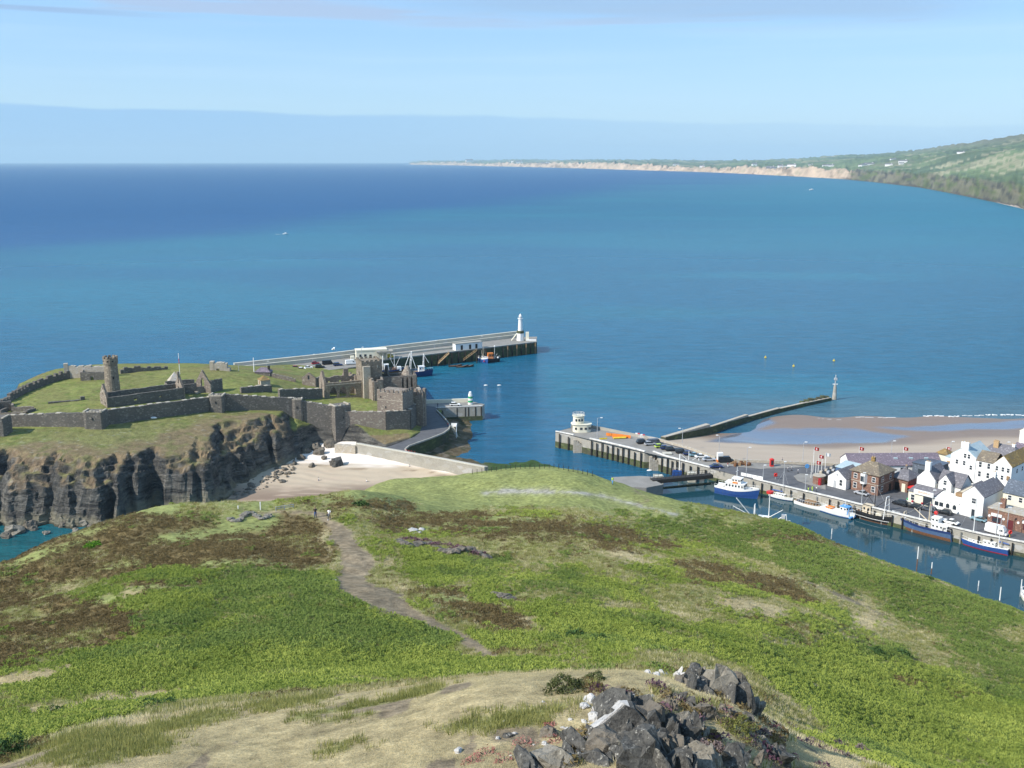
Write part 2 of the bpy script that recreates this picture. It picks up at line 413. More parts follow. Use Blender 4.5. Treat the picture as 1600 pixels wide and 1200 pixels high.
M['heather'] = leafm('heather stems', (.125, .09, .04), (.235, .18, .08))
M['heather_bloom'] = leafm('heather in bloom', (.1, .045, .07), (.22, .13, .15))
M['grass_green'] = leafm('hill grass', (.20, .215, .06), (.40, .38, .14))
M['grass_dry'] = leafm('dry grass', (.44, .37, .2), (.7, .62, .4))
M['thrift'] = leafm('pink thrift', (.35, .1, .1), (.5, .25, .22))
def seam():
    t = MT('sea water', .16, .22); a = t.attr('gcol').outputs['Color']
    p = t.pos((.35, 1, 1), 'World'); n1 = t.noise(.012, 5, p, .6); n2 = t.noise(.17, 6, p, .75); n3 = t.noise(.9, 3, t.pos((.5, 1, 1), 'World'), .6)
    k = t.math('MULTIPLY', t.rng(n1, .3, .7, .93, 1.07), t.rng(n2, .3, .7, .72, 1.28))
    cc = t.n('ShaderNodeVectorMath', operation='SCALE'); t.l(a, cc.inputs[0]); t.l(k, cc.inputs['Scale']); t.color(cc.outputs[0])
    t.b.inputs['IOR'].default_value = 1.33
    t.l(t.attr('calm').outputs['Fac'], t.b.inputs['Roughness'])
    t.bump(t.math('ADD', t.math('MULTIPLY', n2, 1.0), t.math('MULTIPLY', n3, .3)), .8, 1.6); return t.m
M['sea'] = seam()
def harbm():
    t = MT('harbour water', .05, .5); p = t.pos((.6, 1, 1), 'World'); a = t.noise(.05, 3, p); t.color(t.mix(a, (.010, .042, .052), (.012, .055, .075)))
    n2 = t.noise(1.3, 3, p); t.b.inputs['IOR'].default_value = 1.33; t.bump(n2, .10, .15); return t.m
M['harbour'] = harbm()
# ------------------------------------------------------------ the hill in the foreground
hc = []
def HP(u, v, y): hc.append(WD(u, v, y))
for a in [(0,0,103.4),(0,10,97.6),(-14,9,96),(14,9,97),(0,-30,105),(-60,-10,92),(60,-10,92),(-40,30,78),(45,30,76),(0,-120,104),(-160,-60,30),(180,-60,30)]: hc.append(a)
for a in [(0,1200,33),(200,1200,31.5),(400,1200,30),(600,1200,28.5),(800,1200,27),(1000,1200,26),(1200,1200,25.5),
          (130,1130,42),(240,1112,42),(360,1095,42),(480,1080,41),(600,1065,40),(780,1040,38),(900,1036,37.5),(1000,1035,37),(1150,1082,34),(1250,1150,31),(1400,1200,29),
          (60,1160,40),(-200,1230,36)]: HP(*a)
for a in [(0,1110,62),(0,1060,74),(0,1000,88),(0,950,105),(0,910,121),(0,876,135),(240,1080,64),(240,1000,80),(240,900,104),(240,840,132),(240,786,164),(120,824,152),(120,900,114),(120,1000,84),
          (400,1060,63),(400,1000,77),(400,900,107),(400,830,140),(400,779,166),(500,1050,64),(500,900,108),(500,840,134),(500,806,149),(470,776,164),(560,770,170),
          (600,1050,66),(600,980,80),(600,930,95),(600,870,123),(600,820,148),(620,790,168),(660,765,195),(600,751,232),(700,748,258),
          (780,1028,70),(800,960,88),(800,900,112),(800,830,150),(800,780,200),(800,741,262),(900,738,266),(960,753,256),(950,800,180),(950,880,122),(950,960,88),(950,1010,72),
          (1060,776,232),(1060,830,170),(1060,900,122),(1060,980,86),(1180,799,212),(1180,860,158),(1180,930,118),(1180,1020,84),(1240,813,206),(1300,845,200),(1300,900,150),(1300,980,108),(1300,1080,80),
          (1400,882,196),(1400,950,142),(1400,1050,98),(1400,1150,76),(1500,913,193),(1500,1000,132),(1500,1100,95),(1600,946,191),(1600,1030,128),(1600,1120,93),(1600,1200,74),
          (1800,1020,180),(1800,1200,85)]: HP(*a)
# far foot of the hill, hidden behind its brow
def foot(u, v, pts):
    d = ray(u, v)
    for y, z in pts: hc.append((d[0]/d[1]*y, y, z))
foot(-300,900,[(100,50),(130,28),(160,3),(200,-8)]); foot(0,876,[(165,26),(198,3),(230,-8)]); foot(240,785,[(195,25),(232,1),(260,-6)]); foot(400,778,[(200,25),(242,5),(275,0),(300,-3)])
foot(600,745,[(250,22),(272,8),(292,1),(312,-2)]); foot(740,732,[(285,15),(305,7),(330,-1),(350,-4)]); foot(870,725,[(285,13),(310,4),(330,-2)]); foot(960,745,[(275,14),(295,4),(315,-3)])
foot(1060,778,[(252,11),(272,3),(290,-4)]); foot(1200,812,[(226,14),(243,3),(262,-4)]); foot(1400,880,[(215,12),(232,2),(250,-4)]); foot(1600,945,[(207,6),(218,0),(240,-5)]); foot(1800,1000,[(200,4),(225,-3)])
_hr = RBF(hc)
def hill_raw(x, y):
    z = _hr(x, y); D = np.hypot(x, y)
    k = sstep(D, 45, 75)
    z = z + fbm(x/16, y/16, 4, 1)*(.10+1.15*k) + fbm(x/3.2, y/3.2, 4, 3)*(.06+.22*k)
    return np.maximum(z, -6)
AZ = np.linspace(-46, 46, 760)*math.pi/180
RR = np.concatenate([np.exp(np.linspace(math.log(3), math.log(18), 40))[:-1], np.exp(np.linspace(math.log(18), math.log(340), 640))])
HA, HR = np.meshgrid(AZ, RR)
HX = np.sin(HA)*HR; HY = np.cos(HA)*HR
HZ = hill_raw(HX, HY)
# settle the near brow and the far brow of the hill where they are seen against what lies behind
def brow(dlo, dhi):
    m = (RR > dlo) & (RR < dhi); u, v = PX(HX[m], HY[m], HZ[m]+.25); k = np.argmin(v, 0); j = np.arange(len(AZ)); return u[k, j], v[k, j], RR[m][k]
for _ in range(6):
    for lo, hi, ut, vt in ((22, 46, [-200,60,130,240,360,480,600,700,780,900,1000,1150,1250,1400,1700], [1235,1162,1133,1116,1099,1084,1069,1055,1045,1041,1040,1085,1152,1202,1290]),
                           (110, 290, [-300,0,60,120,240,330,420,470,500,560,600,640,700,740,800,870,900,960,1000,1060,1100,1180,1240,1300,1350,1400,1500,1600,1800], [1000,879,850,828,789,782,781,777,772,764,750,745,742,737,729,728,732,750,764,780,788,803,817,845,864,884,916,950,1020])):
        u, v, D = brow(lo, hi); dv = np.interp(u, ut, vt)-v; dv = np.convolve(np.pad(dv, 8, 'edge'), np.ones(17)/17, 'valid')
        D = np.convolve(np.pad(D, 30, 'edge'), np.ones(61)/61, 'valid'); dz = dv*D/1600*1.06*.8; dz = np.convolve(np.pad(dz, 12, 'edge'), np.ones(25)/25, 'valid')
        k = sstep(HR, D*.55, D*.93) if lo > 50 else sstep(HR, 14, D*.9)*(1-sstep(HR, D*1.2, D*1.9))
        HZ = HZ-dz[None]*k
def hz(x, y):
    x = np.asarray(x, float); y = np.asarray(y, float)
    a = np.arctan2(x, y); r = np.hypot(x, y)
    ja = (a-AZ[0])/(AZ[1]-AZ[0]); ja = np.clip(ja, 0, len(AZ)-1.001); j = ja.astype(int); fa = ja-j
    ri = np.clip(np.interp(r, RR, np.arange(len(RR))), 0, len(RR)-1.001); i = ri.astype(int); fr = ri-i
    return (HZ[i, j]*(1-fr)+HZ[i+1, j]*fr)*(1-fa)+(HZ[i, j+1]*(1-fr)+HZ[i+1, j+1]*fr)*fa
# ground cover: 0 rough grass 1 bracken 2 dark bracken 3 heather 4 straw 5 trodden earth 6 turf 7 gravel 8 heather in bloom 9 bare rock
COVC = np.array([(.23,.23,.085),(.195,.235,.06),(.13,.165,.05),(.155,.115,.05),(.37,.30,.165),(.235,.185,.12),(.23,.245,.085),(.34,.32,.27),(.15,.085,.09),(.24,.22,.2)])
PAINT = [
 (0, [(-400,700),(2200,700),(2200,1500),(-400,1500)], 1.0),
 (6, [(500,790),(540,760),(600,742),(740,720),(870,715),(960,735),(1060,770),(1100,800),(1010,812),(900,792),(760,795),(640,805),(540,800)], 1.0),
 (6, [(-100,900),(100,815),(240,775),(360,770),(480,775),(470,800),(330,800),(210,830),(60,880)], .5),
 (3, [(-300,880),(0,872),(120,826),(230,802),(300,812),(420,800),(505,812),(522,850),(515,890),(440,895),(330,885),(230,892),(150,905),(0,935),(-300,980)], .93),
 (3, [(440,782),(560,778),(650,788),(640,798),(520,800)], .8),
 (6, [(225,838),(300,822),(370,800),(440,806),(420,822),(330,845),(240,848)], .85),
 (3, [(560,806),(700,800),(860,806),(990,826),(1060,850),(1000,868),(860,850),(720,838),(600,832)], .8),
 (0, [(620,850),(900,850),(1000,870),(900,890),(700,880)], .8),
 (1, [(560,862),(640,858),(780,880),(900,892),(1000,930),(1060,980),(1100,1020),(900,1020),(840,985),(760,940),(640,905)], .72),
 (2, [(600,872),(720,868),(880,895),(960,940),(860,930),(720,900)], .6),
 (4, [(600,910),(760,915),(850,960),(960,1005),(900,1010),(800,1000),(700,950)], .5),
 (3, [(635,925),(700,918),(760,945),(800,985),(770,992),(690,960)], .85),
 (1, [(-200,990),(0,960),(240,890),(420,892),(520,900),(590,945),(690,1000),(790,1034),(1000,1035),(600,1066),(360,1096),(130,1131),(-200,1180)], 1.0),
 (2, [(-200,1020),(240,960),(500,930),(640,985),(560,1010),(300,1010),(0,1050)], .6),
 (2, [(230,905),(420,890),(520,905),(590,950),(420,940),(260,930)], .75),
 (4, [(210,925),(330,905),(260,960),(180,960)], .4), (4, [(330,955),(470,955),(430,965),(340,965)], .6), (4, [(390,920),(510,925),(480,935),(400,930)], .5),
 (3, [(-300,940),(0,935),(90,925),(170,950),(215,965),(190,990),(110,1012),(0,1040),(-300,1060)], .85),
 (3, [(170,912),(330,900),(400,902),(300,915),(240,930)], .8), (3, [(100,955),(190,925),(210,935),(120,965)], .7),
 (2, [(960,800),(1060,798),(1150,822),(1245,815),(1330,862),(1500,925),(1700,985),(1700,1060),(1500,1010),(1380,950),(1240,890),(1120,850),(1020,830)], .9),
 (6, [(980,800),(1100,800),(1180,806),(1240,815),(1180,822),(1080,812),(980,812)], .6),
 (3, [(1160,835),(1270,835),(1330,855),(1260,850),(1170,848)], .55),
 (1, [(1000,850),(1180,880),(1290,920),(1360,980),(1250,985),(1100,940),(950,900)], .45),
 (3, [(1050,878),(1140,885),(1240,915),(1310,950),(1230,945),(1120,915),(1050,900)], .85),
 (4, [(1065,918),(1150,930),(1230,962),(1180,972),(1100,945)], .65), (4, [(1330,960),(1390,958),(1380,985),(1335,982)], .7), (4, [(940,858),(1040,870),(1060,885),(960,880)], .6),
 (1, [(1150,1030),(1300,1000),(1450,1040),(1700,1090),(1700,1230),(1380,1230),(1250,1110)], .85),
 (2, [(1490,1010),(1620,1030),(1640,1070),(1520,1060)], .8), (2, [(1330,1008),(1420,1010),(1425,1030),(1345,1032)], .8),
 (3, [(1400,1055),(1520,1075),(1500,1095),(1420,1075)], .6),
 (1, [(1100,985),(1300,975),(1260,1010),(1120,1030)], .5),
 (4, [(-200,1240),(0,1195),(80,1150),(130,1131),(360,1096),(600,1066),(780,1041),(1000,1033),(1170,1080),(1270,1150),(1430,1195),(1500,1300),(-200,1300)], 1.0),
 (0, [(0,1200),(90,1140),(200,1120),(330,1104),(250,1150),(120,1200)], .75), (0, [(330,1100),(600,1066),(700,1052),(560,1090),(420,1130)], .5),
 (8, [(700,1195),(840,1120),(920,1110),(960,1150),(900,1200)], .35),
 (8, [(1180,1130),(1320,1140),(1380,1200),(1200,1200)], .45),
]
PATHS = [
 (5, [(380,806,5),(440,800,7),(500,803,9),(522,822,16),(545,850,30),(560,880,36),(545,905,30),(560,918,38),(610,940,44),(650,965,30),(690,985,22),(740,1005,14),(790,1030,8)], .85),
 (7, [(752,771,4),(790,768,9),(830,767,11),(865,768,9)], 1), (7, [(865,767,4),(900,769,4),(950,777,4),(1000,789,3.5),(1065,805,3)], 1), (5, [(985,762,2),(1008,775,2),(1008,784,2),(995,788,2)], .9),
 (4, [(1165,874,4),(1230,897,4),(1300,925,5),(1385,962,5)], 1), (5, [(1240,900,2),(1300,925,3),(1385,962,3)], .8),
 (4, [(505,830,8),(515,870,8),(520,900,8)], .7), (5, [(60,1195,5),(200,1150,6),(420,1090,3)], .5)]
def cover(x, y, z):
    # the patchwork below is what grows where; noise breaks up every edge
    u, v = PX(x, y, z)
    D = np.hypot(x, y); sc = 1600/np.maximum(D, 20)
    wu = fbm(x/6, y/6, 4, 2)*6.0*sc*.55; wv = fbm(x/6+40, y/6, 4, 4)*6.0*sc*.16
    uu = u+wu; vv = v+wv
    cls = np.zeros(u.shape, int); n = fbm(x/9, y/9, 5, 5)*.5+.5; n2 = fbm(x/5+9, y/5+3, 5, 6)*.5+.5
    for k, (c, pl, p) in enumerate(PAINT):
        if c == 4 and p == 1.0: m = inpoly(u, v, pl) & (D < 48)
        else: m = inpoly(uu, vv, pl)
        f = n if k % 2 else n2
        if p < 1: m &= f < (.5+(p-.5)*.62)
        cls[m] = c
    nopath = cls.copy()
    for c, pl, p in PATHS:
        d, t = seg_dist(uu*.4+u*.6, (vv*.4+v*.6)*2.2, [(a, b*2.2) for a, b, w in pl]); w = np.interp(t, np.arange(len(pl)), [q[2] for q in pl])
        w = w*.72; m = d < w*(1+.6*(n-.5)*2)
        if p < 1: m &= (n2*.6+.4*(1-d/np.maximum(w, 1e-3))) > (1-p)*.9+.12
        cls[m] = c
    # small patches of dry grass, heather and bare turf everywhere else
    r = fbm(x/5.5, y/2.8, 4, 7); r2 = fbm(x/13+5, y/5.5, 5, 2)
    cls[(cls == 0) & (r > .30)] = 4; cls[(cls == 0) & (r < -.38)] = 3; c0 = cls.copy(); cls[(c0 == 1) & (r > .30)] = 0; cls[(c0 == 1) & (r2 > .30)] = 2; cls[(c0 == 1) & (r2 < -.40)] = 4; cls[(c0 == 2) & (r > .24)] = 0; cls[(c0 == 2) & (r2 < -.36)] = 0; cls[(c0 == 3) & (r > .34)] = 0; cls[(c0 == 3) & (r2 < -.38)] = 6; cls[(c0 == 0) & (r2 > .33)] = 1; cls[(cls == 3) & (r < -.55)] = 2
    cls[(cls == 4) & (D < 48) & (r < -.30)] = 0; cls[(cls == 4) & (D < 48) & (fbm(x/2.2, y/5, 4, 1) > .34)] = 5
    return cls
HC = cover(HX, HY, HZ)
hcol = COVC[HC]
hcol = hcol*(1+.35*fbm(HX/2.0, HY/2.0, 3, 2))[..., None]
# earth and rock where the ground is steep
def blur(a, n=1):
    for _ in range(n):
        a[1:-1, 1:-1] = (a[1:-1, 1:-1]*2+a[:-2, 1:-1]+a[2:, 1:-1]+a[1:-1, :-2]+a[1:-1, 2:])/6
    return a
pm = np.isin(HC, [5, 7])[..., None]; hb0 = blur(hcol.copy(), 5); pmb = blur(np.repeat(pm.astype(float), 3, 2), 3); hcol = hb0*(1-pmb)+hcol*pmb
tag(grid('hillside', HX, HY, HZ, M['hill'], {'gcol': hcol}), kind='structure')
# which ground the eye can see (growing plants only there keeps the scene light)
ang = (HZ+.4-CAM_H)/HR; HVIS = (ang >= np.maximum.accumulate(ang, 0)-.004)

# ------------------------------------------------------------ the castle islet
isl = [W(-260,835,0),W(-120,832,0),W(0,829,0),W(60,822,0),W(112,823,0),W(150,824,0),W(200,816,0),W(250,806,0),W(300,798,.3),W(345,783,.6),W(366,760,1.5),
       W(400,738,2),W(440,729,2.5),W(470,716,3),W(486,703,3.2),W(500,697,3.5),W(530,694,4),W(556,694,4.5),W(600,700,5),W(650,690,5.5),W(690,668,5),W(700,640,5),W(668,628,4),W(652,607,0)]
_rw = [W(u,v,z) for u,v,z in [(372,577,17),(330,574,20.5),(262,577,20.5),(205,581,20),(150,583,20),(100,588,20),(70,597,19),(40,609,18.5),(12,624,18),(-40,642,18),(-140,650,18),(-260,655,18)]]
isl = [p[:2] for p in isl]+[(-70,492),(-60,505),(-110,512)]+[(x-14, y+31) for x, y, z in _rw]
ic = [W(u,v,z) for u,v,z in [(-260,690,20),(0,690,18.5),(75,690,18.3),(150,690,18),(0,676,19.2),(150,668,19.3),(240,655,19),(335,642,18.2),(400,640,17.2),(460,650,15.6),(500,660,13),(530,672,10.5),(560,670,9.5),(600,668,8.6),(650,680,6.4),(560,692,6.2),(610,688,6),
      (250,675,17.5),(340,668,17),(420,665,16.2),(490,672,12),
      (176,617,20.5),(60,645,19.8),(0,655,19.5),(0,618,18.5),(100,612,20.5),(100,590,20.5),(60,592,19),(280,600,20.8),(280,585,21.2),(320,606,20),(340,582,21),(400,606,18.8),(350,630,18.6),(370,595,20),(430,600,17.6),(460,600,15.5),(480,620,14.4),(470,608,15),(430,580,14),(400,577,17),
      (500,645,13.2),(560,637,12.2),(600,648,11.6),(610,630,11.6),(560,618,12),(580,600,9),(530,600,10),(640,610,8),(650,640,5.9),(690,640,5.2),(664,660,5.6),(668,650,5.5),(658,673,5.9),(674,640,5.3),(680,670,5.2),(500,590,8)]]+[(-140,505,6.2),(-110,500,6.2),(-85,495,5.9),(-200,470,16),(-300,430,18)]
_ir = RBF(ic)
xs = np.arange(-300, -15, .55); ys = np.arange(268, 528, .55)
IX, IY = np.meshgrid(xs, ys); 
GUL = [(192,1.0,5,720),(246,2.4,13,725),(215,1.1,6,725),(18,2.6,8,740),(100,1.4,5,730),(312,1.4,5,710),(345,1.2,4,705),(458,1.5,9,675),(484,1.1,8,680),(425,1.0,4,690)]
def islet_z(X, Y):
    wx = fbm(X/22, Y/22, 3, 1)*5+fbm(X/7, Y/7, 4, 2)*3.2; wy = fbm(X/22+7, Y/22, 3, 3)*5
    front = sstep(-(Y-378), 0, 25)*sstep(-X, 72, 88)
    rear = sstep(Y-385, 0, 20)
    rd = ridged(X/9, Y/26, 4, 2)                                   # gullies run down to the sea
    d, t = seg_dist(X+wx*.5*front, Y+wy*.4*front, isl, True); ins = inpoly(X+wx*.5*front, Y+wy*.4*front, isl); d = np.where(ins, d, -d)
    rd2 = ridged((X+Y*.35)/17, (Y-X*.2)/40, 3, 4); sh = np.abs(((X*.8+Y*.5+fbm(X/14, Y/14, 3, 2)*7)/6.5) % 1-.5)*2
    dd = d + front*((rd-.5)*4 + (rd2-.5)*15*(rd2 < .5) + (rd2-.5)*7*(rd2 >= .5) + (sh-.5)*2.6*sstep(fbm(X/9, Y/9, 2, 7), -.2, .2) + fbm(X/2.4, Y/2.4, 4, 5)*1.5)
    for gu, gw, gd, gv in GUL:
        gx_ = W(gu, gv, 9)[0]; dd = dd - front*gd*.6*np.exp(-(((X-gx_)+(Y-W(gu, gv, 9)[1])*.25+fbm(Y/4, X*0, 2, 3)*1.2)/gw)**2)
    top = _ir(X, Y)
    left = sstep(-X, 115, 150)
    k1 = 1.15+1.2*(1-left); 
    z = np.where(dd > 0, np.minimum(dd*k1, 7.5+2.5*(1-left)) + np.clip(dd-3.5, 0, None)*(.62+3*rear), dd*.8)
    # ledges in the rock
    led = 1.9; ph = (z+fbm(X/11, Y/11, 3, 6)*3+X*.06)/led; fr = ph-np.floor(ph); z2 = z+front*led*.95*(sstep(fr, .25, .75)-fr)
    z = np.where((z > 0) & (z < top-1), z2, z)
    cl = front*np.clip((top-z)/3, 0, 1)
    z = np.minimum(z+cl*(fbm(X/1.8, Y/1.8, 3, 4)*.8+fbm(X/5, Y/5, 3, 1)*.9), top+fbm(X/9, Y/9, 4, 3)*.35*sstep(d, 0, 10)*(.3+.7*sstep(top, 9, 14)))
    return np.maximum(z, -4)
IZ = islet_z(IX, IY)
gy, gx = np.gradient(IZ, .55); slope = np.hypot(gx, gy)
gx2 = blur(slope.copy(), 3)
n1 = fbm(IX/7, IY/7, 5, 1); n2 = fbm(IX/2.5, IY/2.5, 4, 2); n3 = fbm(IX/18, IY/18, 4, 6)
def lerp(a, b, t): return a*(1-t[..., None])+np.array(b)*t[..., None]
ct = np.ones(IX.shape+(3,))*np.array((.20,.20,.07))
ct = lerp(ct, (.24,.235,.085), sstep(n1, -.05, .3)); ct = lerp(ct, (.13,.19,.04), sstep(n2, .1, .4)*.6)
# heathy brown on the brow, dark rock below, pale barnacled rock at the foot
outer = inpoly(IX, IY, [p[:2] for p in [W(-300,672,19),W(0,674,19),W(150,668,19),W(335,641,18),W(460,651,16),W(530,672,10.5),W(640,672,8),W(640,760,2),W(0,900,0),W(-400,900,0)]])
Uu, Vv = PX(IX, IY, IZ)
br = (outer & True)*sstep(gx2, .22, .6)
ct = lerp(ct, (.225,.165,.11), np.clip(br*(.75+.6*n3), 0, 1)); ct = lerp(ct, (.20,.2,.08), outer*sstep(n3, -.3, .2)*.7*(1-sstep(gx2, .5, .8)))
rk = sstep(gx2+.35*n2, .85, 1.35)*sstep(IY, 0, 1); rk = np.maximum(rk, sstep(9+n1*5-IZ, 0, 3)*sstep(gx2+.3*n1, .35, .8)*outer)
rc = np.ones(ct.shape)*np.array((.05,.048,.046)); rc = lerp(rc, (.125,.11,.085), sstep(n1+n3*.5, .1, .45)); rc = lerp(rc, (.03,.031,.034), sstep(-n1, .05, .35))
ct = ct*(1-rk[..., None])+rc*rk[..., None]
strat = np.sin((IZ*1.5+IX*.35+n1*5+IY*.2)*2.1)*.5+.5;
ct = ct*(1-(rk*(strat > .6)*.45)[..., None])
ct = lerp(ct, (.30,.27,.20), sstep(2.6+n1*3-IZ, 0, 2)*outer*sstep(-IX, 105, 125)*.8)
cd, _ = seg_dist(IX, IY, isl[:26]); ct = lerp(ct, (.215,.155,.095), outer*sstep(30+14*n3+6*n1-cd, 0, 12)*.8*(1-rk)); ct = lerp(ct, (.15,.17,.055), outer*sstep(n2+.4*n1, .1, .4)*.5*(1-rk))
ct = lerp(ct, (.20,.23,.06), (~outer)*.45*sstep(n1+.2, 0, .5))
ct = lerp(ct, (.25,.19,.09), (~outer)*sstep(n3+.1*n1, .12, .35)*.6*sstep(IY, 395, 425))
ct = lerp(ct, (.4,.38,.33), outer*sstep(fbm(IX/1.1, IY/1.1, 3, 5), .38, .5)*.35)
tag(grid('islet_ground', IX, IY, IZ, M['islet'], {'gcol': ct*.88, 'rock': blur(np.clip(rk, 0, 1), 1)}, keep=IZ > -3.5, smooth=False), kind='structure')
def iz(x, y):
    fx = np.clip((np.asarray(x, float)-xs[0])/.55, 0, len(xs)-1.01); fy = np.clip((np.asarray(y, float)-ys[0])/.55, 0, len(ys)-1.01)
    i = fy.astype(int); j = fx.astype(int); a = fx-j; b = fy-i
    return (IZ[i, j]*(1-a)+IZ[i, j+1]*a)*(1-b)+(IZ[i+1, j]*(1-a)+IZ[i+1, j+1]*a)*b

# ------------------------------------------------------------ small beach between hill and castle
bc = [W(u,v,z) for u,v,z in [(250,785,0),(330,790,-.5),(380,775,.6),(400,755,1.2),(440,735,2.2),(500,770,.8),(500,740,1.9),(500,712,3.3),(560,700,4.4),(620,712,3.9),(700,734,3.2),(600,745,1.7),(560,725,3.0),(620,728,2.9),(750,742,2.6),(480,700,3.4),(200,800,-1.5),(650,745,1.6)]]+[(-100,262,-2),(-40,270,-1),(0,285,-.5),(-160,250,-4)]
_br = RBF(bc); bx, by = np.meshgrid(np.arange(-200, 10, .8), np.arange(235, 375, .8)); bz = _br(bx, by)+fbm(bx/6, by/3, 3, 2)*.12
bz += .10*np.sin((by+bx*.25+fbm(bx/10, by/10, 2, 3)*4)*1.5)*sstep(bz, .8, 1.5)
bu, bv = PX(bx, by, bz)
bcol = np.ones(bx.shape+(3,))*np.array((.43,.35,.255)); bcol = lerp(bcol, (.74,.66,.58), sstep(bz+.25*fbm(bx/8, by/5, 3, 3), 2.55, 3.1)); bcol = lerp(bcol, (.23,.17,.125), sstep(1.3-bz, -.2, .7))
wr = fbm(bx/9, by/1.4, 4, 4); bcol = lerp(bcol, (.13,.09,.05), sstep(wr, .15, .35)*np.exp(-((bz-2.45)/.22)**2)*.8)
bcol = lerp(bcol, (.45,.35,.26), sstep(wr, .1, .4)*sstep(2.6-bz, 0, .4)*.6)
bank = inpoly(bx, by, [q[:2] for q in (W(556,694,4.5), W(745,731,3), W(900,731,3), W(900,600,3), W(556,600,3))])
tag(grid('beach', bx, by, bz, M['sand'], {'gcol': bcol}, keep=(bz > -3) & ~bank & ((bx < -14) | (by < 318))), kind='structure')
def bzf(x, y): return float(_br(np.array(x), np.array(y)))

# muddy foreshore beside the causeway
fc = [W(u,v,z) for u,v,z in [(612,708,2),(650,716,1.6),(700,722,1.1),(745,727,.7),(700,700,1.6),(715,672,1.6),(735,690,-.1),(738,668,.0),(705,655,1.2),(690,652,1.5),(742,650,-.6),(712,712,-.05),(740,640,-1.6),(700,640,-.5),(760,700,-1.2),(760,722,-.15),(840,716,-.16),(800,730,.6),(860,730,.1),(880,722,-.8),(800,708,-.9),(730,718,.25),(850,705,-1.5),(870,695,-3),(780,690,-2.5)]]
_fr = RBF(fc); fx, fy = np.meshgrid(np.arange(-62, 24, .6), np.arange(310, 420, .6)); fz = _fr(fx, fy)+fbm(fx/4, fy/4, 4, 1)*.35
fcol = np.ones(fx.shape+(3,))*np.array((.11,.085,.05)); fcol = lerp(fcol, (.06,.06,.03), sstep(fbm(fx/3, fy/3, 4, 2), 0, .3)); fcol = lerp(fcol, (.17,.14,.1), sstep(fbm(fx/2, fy/2, 4, 5), .1, .35)); fcol = lerp(fcol, (.035,.075,.02), sstep(fx, -15, -6)*.9)
tag(grid('foreshore', fx, fy, fz, M['islet'], {'gcol': fcol}, keep=(fz > -2.5) & ((fx+54.0)*.47+(fy-346.0)*.88 > -.5)), kind='structure')

# ------------------------------------------------------------ the town beach
pc = [W(u,v,z) for u,v,z in [(1040,690,3.2),(1100,705,3.6),(1200,722,3.8),(1400,722,3.8),(1600,715,3.6),(1800,712,3.6),(1040,697,3.6),(1110,692,1.6),(1200,700,1.8),(1400,700,1.8),(1600,692,1.6),
      (1130,682,.5),(1200,690,.55),(1300,696,.6),(1400,690,.45),(1600,672,.35),(1240,676,.12),(1300,686,.1),(1340,672,.1),(1240,655,.35),(1290,664,.3),(1350,656,.28),(1480,658,.25),(1600,662,.12),(1180,668,.0),(1220,650,.0),(1300,650,-.15),(1400,650,-.1),(1600,649,-.1),
      (1300,630,-.8),(1500,630,-.8),(1100,672,-.4),(1150,658,-.4),(1600,630,-.8),(1800,655,0),(1800,630,-1),(1250,640,-.3)]]
_pr = RBF(pc); px_, py_ = np.meshgrid(np.arange(55, 330, 1.0), np.arange(300, 505, 1.0)); pz = _pr(px_, py_)+fbm(px_/30, py_/9, 3, 2)*.07
PU, PV = PX(px_, py_, pz)
pcol = np.ones(px_.shape+(3,))*np.array((.40,.325,.25))
wetp = sstep(1.5-pz+.2*fbm(px_/20, py_/6, 3, 1), 0, 1.0); pcol = lerp(pcol, (.215,.15,.105), wetp)
pool = inpoly(PU+fbm(px_/14, py_/8, 3, 2)*16, PV+fbm(px_/14, py_/8, 3, 3)*4, [(1100,690),(1170,672),(1215,671),(1330,671),(1420,682),(1380,691),(1200,694)]) | inpoly(PU+fbm(px_/14, py_/8, 3, 2)*16, PV+fbm(px_/14, py_/8, 3, 3)*3, [(1360,668),(1460,666),(1530,660),(1620,657),(1620,667),(1540,671),(1450,674)]) | inpoly(PU, PV+fbm(px_/14, py_/8, 3, 3)*3, [(1180,672),(1210,662),(1200,650),(1150,665)])
pf = blur(pool.astype(float), 3); pcol = lerp(pcol, (.13,.135,.16), pf)
wt = np.clip(wetp*.45+pf*.6, 0, 1)*sstep(1.6-pz, 0, .6)
_sl = [W(900,676,4), W(1028,689,4), W(1040,692,4), W(1076,701,4), W(1120,718,4), W(1205,724,4), W(1330,729,4), W(1600,729,4), W(1950,745,4)]
_sea = (py_ > np.interp(px_, [q[0] for q in _sl], [q[1] for q in _sl])-1.2) & ((PU > 1040+(689-PV)*4.3*.82) | (PV > 689))
tag(grid('town_beach', px_, py_, pz, M['wet'], {'gcol': pcol, 'wet': wt}, keep=(pz > -1.5) & _sea), kind='structure')
def pzf(x, y): return float(_pr(np.array(x), np.array(y)))
# ------------------------------------------------------------ sea
sa = np.linspace(-75, 75, 420)*math.pi/180; sr = np.concatenate([[20], np.exp(np.linspace(math.log(120), math.log(60000), 420))])
SA, SR = np.meshgrid(sa, sr); SX = np.sin(SA)*SR; SY = np.cos(SA)*SR; SU, SV = PX(SX, np.maximum(SY, 30), 0*SX)
sc_ = np.ones(SX.shape+(3,))*np.array((.009,.10,.175))
sc_ = lerp(sc_, (.011,.12,.185), sstep(fbm(SX/300, SY/120, 4, 2), -.2, .3))
